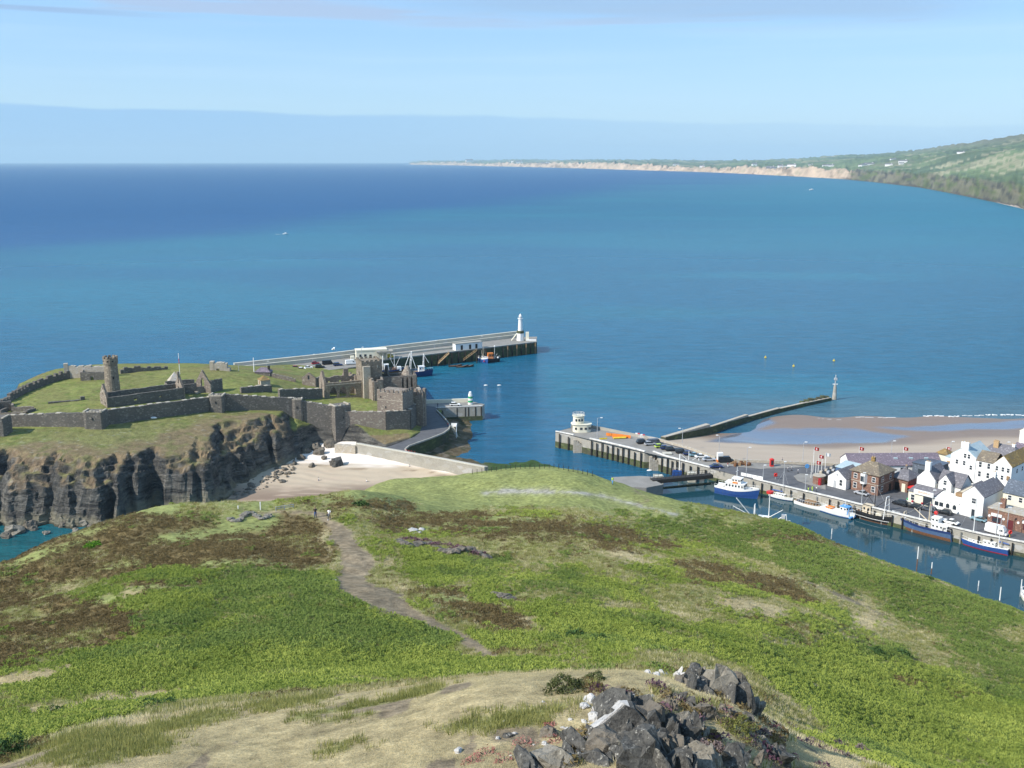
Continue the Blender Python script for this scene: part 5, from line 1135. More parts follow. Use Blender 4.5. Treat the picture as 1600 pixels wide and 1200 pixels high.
def walls_g(x0, x1, y0, y1, ze, zr, axis='y', z0=-.5):
    b = MB().box(x0, y0, z0, x1, y1, ze)
    if axis == 'y':
        m = (x0+x1)/2
        b.v += [(x0, y0, ze), (x1, y0, ze), (m, y0, zr), (x0, y1, ze), (x1, y1, ze), (m, y1, zr)]; n = len(b.v)-6; b.f += [(n, n+1, n+2), (n+3, n+5, n+4), (n, n+2, n+5, n+3), (n+1, n+4, n+5, n+2)]
    else:
        m = (y0+y1)/2
        b.v += [(x0, y0, ze), (x0, y1, ze), (x0, m, zr), (x1, y0, ze), (x1, y1, ze), (x1, m, zr)]; n = len(b.v)-6; b.f += [(n, n+2, n+1), (n+3, n+4, n+5), (n, n+3, n+5, n+2), (n+1, n+2, n+5, n+4)]
    return b
def hip(x0, x1, y0, y1, ze, zr, ov=.5, rl=.25):
    b = MB(); x0 -= ov; x1 += ov; y0 -= ov; y1 += ov; mx, my = (x0+x1)/2, (y0+y1)/2; lx = (x1-x0)*rl/2
    b.box(x0, y0, ze-.05, x1, y1, ze+.18); z = ze+.181
    r = [(mx-lx, my, zr), (mx+lx, my, zr)]; c = [(x0, y0, z), (x1, y0, z), (x1, y1, z), (x0, y1, z)]
    b.poly([c[0], c[1], r[1], r[0]]); b.poly([c[1], c[2], r[1]]); b.poly([c[2], c[3], r[0], r[1]]); b.poly([c[3], c[0], r[0]]); return b
def chim(t, x, y, z0, z1, w=.9, d=.7, mat=None, pots=2, parent=None):
    o = t.p(MB().box(x-w/2, y-d/2, z0, x+w/2, y+d/2, z1), 'chimney', mat or M['render_white'], parent); t.p(MB().box(x-w/2-.08, y-d/2-.08, z1, x+w/2+.08, y+d/2+.08, z1+.18), 'chimney_cap', mat or M['render_white'], o)
    for k in range(pots): t.p(MB().cyl(x-w/2+.25+k*(w-.5)/max(pots-1, 1), y, z1+.18, z1+.6, .14, .11, 8), 'chimney_pot', M['wood_pale'], o)
def HT(name, u, v, label, cat='house', ang=None): return T(name, W(u, v, ZT), label, cat, None, A_ANG if ang is None else ang)
RW = M['render_white']
# brick custom house
t = HT('brick_house', 1371, 775, 'square red brick house with a hipped roof and white bay window on the quay corner')
t.p(MB().box(-9, 0, -.5, 0, 9.6, 6.2), 'wall', M['brick']); t.p(hip(-9, 0, 0, 9.6, 6.2, 9.0), 'roof', M['slate_brown']); t.p(MB().box(-9.05, -.05, 3.1, .05, 9.65, 3.3), 'string_course', SP_)
for x in (-7.6, -1.6): win(t, x, 4.0); win(t, x, .9, 1.0, 1.6)
win(t, 2.4, 4.0, y=0, face='x'); win(t, 2.4, .9, 1.0, 1.6, y=0, face='x'); win(t, 7.2, 4.0, y=0, face='x'); t.p(MB().box(-.02, 6.6, -.1, .1, 7.8, 2.4), 'door', M['timber_dark'])
o = t.p(MB().prism([(-5.9, 0), (-5.5, -.9), (-4.1, -.9), (-3.7, 0)], 2.9, 6.0), 'bay_window', M['white']); t.p(MB().box(-5.4, -.95, 3.6, -4.2, -.88, 5.3), 'pane', M['glass'], o); t.p(MB().prism([(-5.6, 0), (-5.2, -.7), (-4.4, -.7), (-4, 0)], 2.2, 2.9), 'bracket', M['timber_dark'])
chim(t, -4.8, 5.0, 8.2, 10.0, 1.1, .8, M['slate_moss'])
# white gabled cottage left of it
t = HT('white_cottage', 1321, 766, 'small white gable-fronted cottage left of the brick house on the quay')
t.p(walls_g(-6.2, 0, 0, 9, 3.2, 5.6), 'wall', RW); t.p(roof_g(-6.2, 0, .25, 9, 3.2, 5.65, ov=.1), 'roof', M['slate'])
t.p(MB().box(-4.2, -.06, 0, -3.3, .05, 2.3), 'door', M['steel']); win(t, -1.7, 1.1, .9, 1.8); t.p(MB().cyl(0, 0, 0, .1, .35, .35, 10).xf(Matrix.Translation((-3.1, 0, 4.3)) @ Matrix.Rotation(math.pi/2, 4, 'X')), 'vent', M['steel'])
t = HT('lean_to', 1336, 758, 'low grey sheet-roofed building between the white cottage and the long shed', 'outbuilding')
t.p(MB().box(-7, 0, -.5, 0, 6, 4.4), 'wall', M['steel_blue']); t.p(MB().prism([(-7.2, -.2), (.2, -.2), (.2, 6.2), (-7.2, 6.2)], [4.4]*4, [4.5, 4.5, 5.3, 5.3]), 'roof', M['roof_pale'])
# long shed
t = HT('long_shed', 1327, 742, 'long white shed with a purple slate roof behind the brick house', 'shed', .02)
t.p(walls_g(0, 30, 0, 9, 3.2, 5.8, 'x'), 'wall', RW); t.p(roof_g(0, 30, 0, 9, 3.2, 5.8, 'x'), 'roof', M['slate_purple'])
for k in range(4): t.p(MB().box(12+k*4.5, -.06, 1.0, 13+k*4.5, .1, 2.3), 'window', M['glass'])
for k in range(3): t.p(MB().box(15+k*5, 2.0, 4.35, 16.2+k*5, 3.2, 5.0), 'skylight', M['roof_pale'])
t = HT('dark_store', 1462, 752, 'dark flat-roofed store behind the outbuilding and the restaurant', 'store')
t.p(MB().box(-8, 0, -.5, 0, 8, 4.3), 'wall', M['slate_blue']); t.p(MB().box(-8.2, -.2, 4.3, .2, 8.2, 4.6), 'roof', M['car_grey']); t.p(MB().box(-6, -.05, .5, -3, .1, 2.8), 'door', M['glass'])
# brown outbuilding
t = HT('brown_outbuilding', 1417, 770, 'single-storey brown outbuilding with grey hipped roof right of the brick house', 'outbuilding')
t.p(MB().box(-5.2, 0, -.5, 0, 7.5, 3.9), 'wall', M['brick']); t.p(hip(-5.2, 0, 0, 7.5, 3.9, 6.4), 'roof', M['slate'])
t.p(MB().box(-4.0, -.06, 0, -2.6, .05, 2.6), 'door', M['timber_dark']); t.p(MB().box(-1.8, -.06, 0, -.7, .05, 2.6), 'door', M['cream']); chim(t, -2.6, 3.6, 5.6, 7.1, .8, .7, M['slate']); t.p(MB().box(-.05, 1, 1.6, .08, 6.5, 3.4), 'sign_board', M['maroon'])
# small white tower by the beach
t = HT('white_kiosk_tower', 1478, 730, 'small square white building with a grey-green pyramid roof near the beach', 'kiosk')
t.p(MB().box(-3.2, 0, -.5, 0, 3.4, 4.2), 'wall', M['cream']); t.p(hip(-3.2, 0, 0, 3.4, 4.2, 5.8, .5, .1), 'roof', M['slate_moss'])
t = HT('orange_door_annex', 1489, 736, 'low white annex with an orange shutter beside the small white tower', 'annex'); t.p(MB().box(-2.8, 0, -.5, 0, 3, 4.2), 'wall', RW); t.p(MB().box(-2.9, -.1, 4.2, .1, 3.1, 4.5), 'roof', M['roof_pale']); t.p(MB().box(-2.3, -.06, 2.2, -.8, .04, 3.1), 'shutter', M['wood_pale'])
# restaurant group
t = HT('restaurant', 1497, 803.5, 'white restaurant with two gables, a low glazed front and an orange lettered sign', 'restaurant')
t.p(walls_g(-15.6, -10, 5.5, 14, 6.4, 9.6), 'wall', RW); t.p(roof_g(-15.6, -10, 5.8, 14, 6.4, 9.65, ov=.1), 'roof', M['slate']); chim(t, -12.8, 6.2, 8.6, 11.4, 1.5, 1.0, None, 3)
t.p(walls_g(-10, -3, 7, 14, 5.8, 8.8, 'x'), 'wall', RW); t.p(roof_g(-10, -2.8, 7, 14, 5.8, 8.8, 'x'), 'roof', M['slate'])
t.p(walls_g(-8.9, -5.1, 5.4, 10, 6.6, 8.9), 'wall', RW); t.p(roof_g(-8.9, -5.1, 5.5, 10, 6.6, 8.95, ov=.25), 'roof', M['slate']); win(t, -7, 6.0, .9, 1.3, y=5.4); win(t, -7, 3.7, .9, 1.3, y=5.4)
t.p(MB().box(-15.2, 0, -.5, -7.6, 5.3, 3.3), 'shopfront', M['cream']); t.p(MB().prism([(-15.4, -.2), (-7.4, -.2), (-7.4, 5.4), (-15.4, 5.4)], [3.3]*4, [3.5, 3.5, 4.4, 4.4]), 'shopfront_roof', M['slate'])
o = t.p(MB().box(-13.4, -.5, 3.1, -7.4, -.3, 4.5), 'sign_board', M['white'])
b = MB(); hs = [.5, .62, .45, .6, .48, .62, .5, .62, .45, .55]                # the sign's lettering is too small to read: ten worn orange characters
for k in range(10): x = -12.0+k*.36; b.box(x, -.53, 3.6, x+.08, -.51, 3.6+hs[k]); b.box(x+.08, -.53, 3.6+hs[k]-.1, x+.24, -.51, 3.6+hs[k]); b.box(x+.08, -.53, 3.75+.05*(k % 3), x+.22, -.51, 3.85+.05*(k % 3))
t.p(b, 'lettering', M['orange'], o)
t.p(MB().box(-10.6, -.08, .2, -7.9, .05, 2.8), 'window', M['glass']); win(t, -13.8, .9, 1.0, 1.6)
t.p(MB().box(-7.6, .2, -.5, 0, 5.2, 3.0), 'wing', RW); t.p(MB().prism([(-7.7, 0), (.15, 0), (.15, 5.3), (-7.7, 5.3)], [3.0]*4, [3.1, 3.1, 4.0, 4.0]), 'wing_roof', RW)
for x in (-6.6, -5.2): t.p(MB().box(x-.55, .12, 1.0, x+.55, .24, 2.2), 'window', M['glass'])
for x in (-3.3, -1.3): b = MB(); b.prism([(x-.5, 1.0), (x+.5, 1.0), (x+.5, 1.9), (x+.3, 2.25), (x, 2.4), (x-.3, 2.25), (x-.5, 1.9)], 0, .1); b.xf(Matrix.Translation((0, .22, 0)) @ Matrix.Rotation(math.pi/2, 4, 'X')); t.p(b, 'arched_window', M['glass'])
t.p(MB().box(-2.6, 5.6, -.5, 4, 12, 5.0), 'wall', M['cream']); t.p(roof_g(-2.6, 4, 5.6, 12, 5.0, 7.6, ov=.2), 'roof', M['slate']); t.p(walls_g(-2.6, 4, 5.6, 12, 5.0, 7.55, z0=4.9), 'gable', M['concrete_pale']); win(t, .8, 3.4, .9, 1.2, y=5.6)
t.p(MB().box(-3, 3.9, 3.95, 0, 5.5, 4.9), 'terrace_screen', M['wood'])
# hotel
t = HT('hotel', 1577, 770, 'tall white hotel with two gables and dark sash windows standing behind the quay houses', 'hotel')
t.p(walls_g(-18.9, -11, 0, 11, 8.3, 11.2), 'wall', RW); t.p(roof_g(-18.9, -11, .3, 11, 8.3, 11.25, ov=.1), 'roof', M['roof_pale']); chim(t, -14.9, .8, 10.2, 12.6, 2.4, 1.1, None, 3)
t.p(MB().box(-11, 0.3, -.5, -5.6, 8, 8.0), 'wall', RW); t.p(roof_g(-11, -5.5, .3, 8, 8.0, 10.3, 'x', ov=.2), 'roof', M['slate_brown'])
t.p(walls_g(-5.6, 0, 0, 20, 8.0, 10.9), 'wall', RW); t.p(roof_g(-5.6, 0, .3, 20, 8.0, 10.95, ov=.15), 'roof', M['slate_moss'])
for x, z in ((-16.8, 5.6), (-14.5, 5.6), (-12.3, 4.6), (-14.4, 8.0), (-13.2, 8.0), (-4.4, 6.2), (-2.6, 6.2), (-1.0, 6.2), (-4.4, 3.6), (-2.6, 3.6)): win(t, x, z, .75, 1.3)
for x, z in ((-9.6, 6.0), (-7.0, 6.0), (-9.6, 3.0), (-7.0, 3.0)): win(t, x, z, .8, 1.6, y=.3)
t.p(MB().box(-1.2, -.3, 3.8, -.3, -.05, 5.1), 'hanging_sign', M['wood'])
for y in (4, 8, 12): win(t, y, 5.5, .8, 1.3, y=0, face='x')
# gable house on the quay
t = HT('white_gable_house', 1534, 812.5, 'white two-storey gable house with a long grey roof, right of the restaurant')
t.p(walls_g(-6.1, 0, 0, 14, 6.4, 9.1), 'wall', RW); t.p(roof_g(-6.1, 0, .3, 14, 6.4, 9.15, ov=.1), 'roof', M['slate']); t.p(MB().box(-7.4, .1, -.5, -6.1, 5, 3.0), 'lean_to', RW)
win(t, -2.7, 4.3, 1.1, 1.4); t.p(MB().box(-3.1, -.05, 0, -2.2, .05, 2.5), 'door', M['glass']); chim(t, -3.05, 13, 8.4, 10.6, 1.0, .8)
# brick shop
t = HT('brick_shop', 1542, 818.5, 'low brown brick shop with white fascia boards at the right edge of the quay', 'shop')
t.p(MB().box(0, 0, -.5, 24, 6, 4.7), 'wall', M['brick']); t.p(MB().box(-.2, -.2, 4.7, 24.2, 6.2, 5.0), 'parapet', M['stone_pale']); chim(t, 3.0, 2.2, 5.0, 7.4, 1.3, 1.0, M['brick'])
for x, w in ((1.2, 2.4), (9.6, 3.2), (15, 3)):
    o = t.p(MB().box(x, -.12, 1.0, x+w, .05, 2.6), 'shop_window', M['maroon']); t.p(MB().box(x+.2, -.16, 1.2, x+w-.2, -.121, 2.4), 'pane', M['glass'], o); t.p(MB().box(x-.2, -.35, 2.8, x+w+.2, -.05, 3.6), 'fascia', M['white'])
t.p(MB().box(5.3, -.08, 0, 7.0, .05, 2.7), 'door', M['maroon'])
for x in (.5, 4.4, 8.3): t.p(MB().cyl(0, 0, 0, .15, .35, .35, 10).xf(Matrix.Translation((x, -.05, 2.6)) @ Matrix.Rotation(math.pi/2, 4, 'X')), 'round_sign', M['white'])
t = HT('cream_house', 1564, 804, 'cream two-storey house with a dark slate roof behind the brick shop')
t.p(walls_g(0, 18, 0, 7, 7.0, 9.8, 'x'), 'wall', M['cream']); t.p(roof_g(0, 18, 0, 7, 7.0, 9.8, 'x'), 'roof', M['slate_blue'])
for x in (1.9, 4.9, 8, 11): win(t, x, 4.9, .9, 1.3); win(t, x, 2.0, .9, 1.4)
chim(t, 9, 3.5, 9.2, 11.5)
t = HT('slate_hip_house', 1586, 742, 'grey slate hipped house with brick chimneys behind the hotel')
t.p(MB().box(-12, 0, -.5, 0, 9, 4.6), 'wall', M['concrete_pale']); t.p(hip(-12, 0, 0, 9, 4.6, 8.2, .4, .5), 'roof', M['slate']); chim(t, -8, 3, 6.2, 9.0, 1.6, .8, M['wood_pale'], 4); chim(t, -3, 4.5, 7, 8.6, .9, .9, None, 2)
t = HT('tall_white_house', 1618, 716, 'white house end with stepped top cut by the right edge of the picture')
t.p(MB().box(-6, 0, -.5, 2, 8, 8.4), 'wall', RW); t.p(MB().box(-5.2, 1, 8.4, -3.8, 3, 9.6), 'chimney', RW); t.p(MB().box(-6.1, -.1, 8.4, 2.1, 8.1, 8.7), 'parapet', M['cream'])
t = HT('dark_roof_house', 1622, 737, 'white walled house with a dark slate roof at the right edge near the beach'); t.p(walls_g(-9, 0, 0, 8, 4.2, 7.2, 'x'), 'wall', RW); t.p(roof_g(-9, 0, 0, 8, 4.2, 7.2, 'x'), 'roof', M['slate_purple'])
# terrace drum with flagpoles
t = HT('flag_terrace', 1275, 757, 'curved brick wall and black-sided terrace carrying a cluster of flagpoles', 'terrace')
t.p(MB().cyl(0, 1.6, -.2, 2.6, 1.9, 1.9, 16), 'brick_drum', M['brick']); t.p(MB().cyl(0, 1.6, 2.6, 2.8, 2.0, 2.0, 16), 'coping', M['stone_pale']); t.p(MB().box(.9, -.35, 0, 1.7, .4, 2.3), 'red_panel', M['car_red'])
t.p(MB().prism([(-1.8, 2), (1.9, 2), (2.4, 14), (.5, 16.5), (-2.2, 14)], -.2, [2.6, 2.6, 3.2, 3.4, 3.2]), 'terrace_side', M['black'])
for k in range(7): t.p(MB().box(-1.2+(k % 2)*1.6, 3.5+k*1.5, 2.7, -.4+(k % 2)*1.6, 4.4+k*1.5, 3.5), 'planter', M['steel'] if k % 2 else M['stone_pale'])
for k in range(3): t.p(MB().sphere((3.3+k*.5, 3.5+k*2.6, .5), .9, 8, 5), 'flower_bush', M['yellow'] if k != 1 else M['orange'])
def flag(P, h, mat, label, flagm=None, cross=False, group='flagpoles along the promenade', fl=1.6):
    t = T('flagpole', P, label, 'flagpole', group); t.p(MB().cyl(0, 0, 0, h, .1, .07, 6), 'pole', M[mat])
    if flagm:
        b = MB(); n = 5
        top = [(k*fl/n, .12*math.sin(k*1.5), h-.1-.06*k) for k in range(n+1)]; bot = [(x, y+.05, z-1.05) for x, y, z in top]; nb = 0
        b.v = top+bot+[(x, y+.03, z) for x, y, z in top]+[(x, y+.03, z) for x, y, z in bot]; m = n+1
        for k in range(n): b.f += [(k, k+1, m+k+1, m+k), (2*m+k+1, 2*m+k, 3*m+k, 3*m+k+1)]
        o = t.p(b, 'flag', M[flagm])
        if cross: t.p(MB().cyl(0, 0, -.04, .12, .3, .3, 7).xf(Matrix.Translation((fl*.5, .05, h-.75)) @ Matrix.Rotation(math.pi/2, 4, 'X')), 'emblem', M['white' if flagm == 'red' else 'red'], o)
    return t
for u, v, h, fm, lb in ((1267,747,5.0,None,'bare white pole on the brick drum, leftmost of the terrace cluster'),(1270,738,8.6,'red','tall pole with a red flag, highest of the terrace cluster'),(1274,744,5.2,'red','short pole with a red flag in the front of the terrace cluster'),(1278,741,6.6,'red','thick pole with a red flag hanging low in the terrace cluster'),(1283.5,738,5.8,None,'bare pole second from the right in the terrace cluster'),(1289,734,5.8,'white','pole with a white flag, rightmost of the terrace cluster')):
    flag(W(u, v, ZT), h, 'white', lb, fm, fm == 'red', 'flagpoles on the terrace')
for u, lb in ((1341,'flagpole with a red flag behind the left end of the long shed'),(1410,'flagpole with a red flag behind the middle of the long shed'),(1477,'flagpole with a red flag above the small white tower'),(1551,'flagpole with a red flag above the hipped slate roof')):
    flag(W(u, 726, ZT), 6.2, 'white', lb, 'red', True)
# telephone box, notice kiosk, signs, railings and lamps
t = HT('telephone_box', 1205.5, 729, 'red telephone box on the promenade', 'telephone box', .1); t.p(MB().box(-.55, -.55, 0, .55, .55, 2.3), 'cabin', M['red']); t.p(MB().box(-.62, -.62, 2.3, .62, .62, 2.6), 'cornice', M['red']); t.p(MB().cyl(0, 0, 2.6, 2.85, .6, .3, 10), 'dome', M['red'])
for f in (-1, 1): t.p(MB().box(-.4, f*.56-.02, .7, .4, f*.56+.02, 2.1), 'glazing', M['glass'])
t = HT('notice_kiosk', 1124.5, 721.5, 'white kiosk with a red base beside the black van on the pier', 'kiosk', .1); t.p(MB().box(-.9, -.7, .8, .9, .7, 3.2), 'panel', M['white']); t.p(MB().box(-1, -.8, 0, 1, .8, .8), 'base', M['orange'])
t = HT('life_ring_stand', 1211.5, 749, 'red lifebuoy on a short stand by the quay edge', 'lifebuoy', .1); t.p(MB().box(-.06, -.06, 0, .06, .06, 1.2), 'post', M['steel'])
def torus(R, r, n=14, m=6):
    b = MB()
    for i in range(n):
        for j in range(m):
            a = 2*math.pi*i/n; c = 2*math.pi*j/m; b.v.append(((R+r*math.cos(c))*math.cos(a), r*math.sin(c), (R+r*math.cos(c))*math.sin(a)))
    for i in range(n):
        for j in range(m): b.f.append((i*m+j, ((i+1) % n)*m+j, ((i+1) % n)*m+(j+1) % m, i*m+(j+1) % m))
    return b
b = torus(.42, .17); b.xf(Matrix.Translation((0, -.1, 1.5))); t.p(b, 'ring', M['red']); t.p(MB().box(-.55, -.05, .9, .55, .02, 2.1), 'board', M['red'])
t = HT('life_ring_stand', 1577.5, 839, 'red lifebuoy board on the quay edge beside the white van', 'lifebuoy', .1); t.p(MB().box(-.06, -.06, 0, .06, .06, 1.0), 'post', M['yellow']); b = torus(.42, .17); b.xf(Matrix.Translation((0, -.1, 1.4))); t.p(b, 'ring', M['red']); t.p(MB().box(-.45, -.05, .9, .45, .02, 1.8), 'board', M['red'])
t = HT('round_road_sign', 1260.5, 738, 'round blue road sign at the bend by the terrace', 'road sign', .1); t.p(MB().cyl(0, 0, 0, 1.8, .06, .06, 6), 'post', M['steel']); t.p(MB().cyl(0, 0, 0, .06, .75, .75, 14).xf(Matrix.Translation((0, 0, 2.1)) @ Matrix.Rotation(math.pi/2, 4, 'X')), 'disc', M['sky_blue'])
t = HT('banner_rail', 1158, 744, 'white banner fixed along the quay railings above the blue and white ship', 'banner', A_ANG+.15)
for k in range(4): t.p(MB().box(k*1.9, 0, .2, k*1.9+1.7, .08, 1.25), 'panel', M['white'])
for k in range(5): t.p(MB().box(k*1.9-.15, 0, 0, k*1.9-.05, .1, 1.35), 'post', M['steel'])
# orange barriers on the pier
t = HT('orange_barrier', 947, 681, 'long run of orange mesh barrier on the pier', 'barrier', -.42)
for k in range(7): t.p(MB().box(k*1.35, 0, .1, k*1.35+1.3, .1, 1.2), 'panel', M['orange'])
t = HT('rib_boat', 968, 685, 'orange inflatable boat with a yellow side lying on the pier', 'dinghy', .15); t.p(MB().tube((-2.4, -.6, .4), (2.2, -.6, .4), .35, n=8), 'side_tube', M['yellow']); t.p(MB().tube((-2.4, .8, .4), (2.2, .8, .4), .35, n=8), 'side_tube', M['orange']); t.p(MB().tube((2.2, -.6, .4), (2.9, .1, .5), .33, n=8).tube((2.9, .1, .5), (2.2, .8, .4), .33, n=8), 'bow_tube', M['orange']); t.p(MB().box(-2.3, -.4, .1, 2.2, .6, .5), 'floor', M['orange'])
t = HT('yellow_barrier', 943, 686.5, 'low yellow barrier lying at the foot of the pier lamp', 'barrier', .2); t.p(MB().box(-1.4, 0, 0, 1.4, .3, .5), 'board', M['yellow'])
for k, (u, v) in enumerate(((996,682),(1004,684))): t = HT('traffic_barrier', u, v, 'red and white barrier at the head of the row of cars' + (', left one' if k == 0 else ', right one'), 'barrier', -.2); t.p(MB().box(-.8, 0, .1, 0, .25, 1.3), 'panel', M['white']); t.p(MB().box(0.01, 0, .1, .8, .25, 1.3), 'panel', M['red'])
def lamp(P, h, label, arm=1.0, ang=0, mat='steel'):
    t = T('street_lamp', P, label, 'street lamp', 'street lamps round the harbour', ang); t.p(MB().cyl(0, 0, 0, h, .11, .07, 6).tube((0, 0, h), (arm, 0, h+.2), .05), 'post', M[mat]); t.p(MB().box(arm-.35, -.16, h+.1, arm+.45, .16, h+.32), 'lamp_head', M['white'])
for u, v, h, lb, arm in ((933,685,7.6,'lamp post on the pier beside the lookout',1.4),(1066,692,5.2,'lamp post at the landward end of the groyne',-1.2),(1123,714,7.5,'slim lamp post behind the white kiosk on the pier',-.9),(1166,738,8.2,'lamp post behind the blue and white ship',.8),(1254,724,7.2,'lamp post on the promenade right of the red telephone box',.7),
    (1224,759,7.6,'tall lamp post on the quay above the small white yacht',.1),(1391,727,8.2,'lamp post behind the long shed',.8),(1483,727,8.0,'lamp post behind the small white tower',.6),(1568,730,8.4,'lamp post behind the hotel',.9),(1346,788,9.5,'lamp post on the quay in front of the brick house',.2),(1258,766,4.8,'short post on the quay left of the workers in hi-vis',.1),
    (1192,749,4.5,'short lamp post beside the white banner',.4),(1454,812,8.5,'lamp post on the quay in front of the parked cars',.4),(1556,836,8.8,'lamp post beside the white van',.3),(1572,838,8.0,'lamp post right of the white van',.2)):
    lamp(W(u, v, ZT), h, lb, arm)
for u, v, lb in ((417,576,'left'),(489,565,'second'),(565,556,'third'),(679,545,'fourth'),(751,538,'last')):
    lamp(W(u, v, ZD+3.2) if u > 420 else W(u, v, ZD+3), 4.2 if u > 500 else 3.4, 'thin lamp post on the breakwater parapet, '+lb+' from the castle end', .6)
# outdoor tables and flowers before the restaurant, rubble and sheds on the promenade
for k in range(7):
    t = HT('flower_tub', 1418+k*7.5, 783+k*1.6+(k % 2)*2, 'flower tub on the pavement before the restaurant, '+ORD[k]+(' of seven from the left' if k else ' of seven'), 'flower tub'); t.e['group'] = 'flower tubs before the restaurant'; t.p(MB().cyl(0, 0, 0, .4, .3, .35, 8), 'tub', M['white']); t.p(MB().sphere((0, 0, .95), .55, 8, 5), 'flowers', M['red' if k % 2 else 'green']) if False else t.p(MB().sphere((0, 0, .65), .38, 8, 5), 'flowers', M['car_red' if k % 2 else 'green'])
t = HT('red_van_hood', 1427, 771, 'small bright red parasol between the outbuilding and the restaurant', 'parasol'); t.p(MB().cyl(0, 0, 0, 2.2, .06, .06, 6), 'pole', M['steel']); t.p(MB().cyl(0, 0, 1.9, 2.6, 2.0, .1, 8), 'canopy', M['red'])
t.e.name = 'parasol'
for k in range(6):
    t = HT('rope_heap', 1146+k*4.5, 725+(k*3 % 4), 'brown heap of fishing gear left of the telephone box, '+ORD[k]+(' of six from the left' if k else ' of six'), 'fishing gear', k*.7); t.e['group'] = 'heaps of fishing gear on the promenade'; b = MB()
    for j in range(3): b.box(-1+j*.6, -.5+(j % 2)*.3, 0, -.3+j*.6, .4, .5+.3*((k+j) % 3))
    t.p(b, 'heap', M['rust' if k % 2 else 'wood'])
# ------------------------------------------------------------ cars
def lofted(secs, closed=True):
    b = MB(); m = len(secs[0])
    for s in secs: b.v += [tuple(p) for p in s]
    for i in range(len(secs)-1):
        for j in range(m if closed else m-1):
            k = (j+1) % m; b.f.append((i*m+j, (i+1)*m+j, (i+1)*m+k, i*m+k))
    b.f.append(tuple(range(m))); b.f.append(tuple(reversed(range((len(secs)-1)*m, len(secs)*m)))); return b
def carmesh(L, Wd, H, kind):
    w = Wd/2
    prof = {'hatch': [(-.5,.5,.62),(-.46,.3,.78),(-.2,.28,.86),(.0,.28,.88),(.34,.28,.92),(.5,.4,.7)], 'van': [(-.5,.4,.75),(-.45,.3,.95),(-.3,.28,1.15),(.0,.28,1.2),(.34,.28,1.2),(.5,.4,1.15)]}['van' if kind == 'van' else 'hatch']
    secs = [[(x*L, -w*.9, z0), (x*L, -w, (z0+z1)/2), (x*L, -w*.93, z1), (x*L, w*.93, z1), (x*L, w, (z0+z1)/2), (x*L, w*.9, z0)] for x, z0, z1 in prof]
    body = lofted(secs); t0, t1, t2, t3 = {'hatch': (-.24, -.06, .36, .47), 'suv': (-.24, -.1, .4, .48), 'sedan': (-.22, -.03, .2, .38), 'van': (-.42, -.3, .49, .495)}[kind]
    zb = .86 if kind != 'van' else 1.12
    cab = lofted([[(t0*L, -w*.84, zb), (t0*L, w*.84, zb)]+[(t1*L, w*.74, H), (t1*L, -w*.74, H)], [(t3*L, -w*.84, zb), (t3*L, w*.84, zb)]+[(t2*L, w*.74, H), (t2*L, -w*.74, H)]])
    rf = MB().prism([(t1*L+.05, -w*.76), (t2*L-.03, -w*.76), (t2*L-.03, w*.76), (t1*L+.05, w*.76)], H-.03, H+.04)
    return body, cab, rf
CM = {}
def car(P, ang, mat, kind, label, L=4.2, H=1.48, group='parked cars'):
    key = (kind, L, H)
    t = T('van' if kind == 'van' else 'parked_car', P, label, 'van' if kind == 'van' else 'car', group, ang)
    if key not in CM:
        body, cab, rf = carmesh(L, 1.8 if kind != 'van' else 2.05, H, kind); wh = MB().cyl(0, 0, -.1, .1, .33, .33, 10); wh.xf(Matrix.Rotation(math.pi/2, 4, 'X'))
        lt = MB().box(-.04, -.2, -.09, .04, .2, .09); CM[key] = [body, cab, rf, wh, lt]; CM[key] = [m for m in CM[key]]
    body, cab, rf, wh, lt = CM[key]
    mk = ('me', key, mat)
    if mk not in CM: CM[mk] = (body.mesh('body', M[mat]), cab.mesh('cabin', M[mat] if kind == 'van' else M['glass']), rf.mesh('roof', M[mat]), wh.mesh('wheel', M['tyre']), lt.mesh('headlight', M['white']))
    def add(n, me, loc=(0, 0, 0)):
        o = bpy.data.objects.new(n, me); col.objects.link(o); o.parent = t.e; o.location = loc; return o
    add('body', CM[mk][0]); add('windows' if kind != 'van' else 'load_body', CM[mk][1]); add('roof', CM[mk][2])
    for sx in (-.31, .31):
        for sy in (-1, 1): add('wheel', CM[mk][3], (sx*L, sy*.8, .33))
    for sy in (-1, 1): add('headlight', CM[mk][4], (-.5*L+.03, sy*.62, .6))
    if kind == 'van':
        t.p(lofted([[(-.415*L, -.78, 1.2), (-.415*L, .78, 1.2), (-.335*L, .7, 1.9), (-.335*L, -.7, 1.9)], [(-.40*L, -.78, 1.2), (-.40*L, .78, 1.2), (-.32*L, .7, 1.9), (-.32*L, -.7, 1.9)]]), 'windscreen', M['glass'])
        for sy in (-1, 1): t.p(MB().box(-.31*L, sy*.93-.03, 1.25, -.17*L, sy*.93+.03, 1.75), 'side_window', M['glass'])
    return t
PA = .12+math.pi
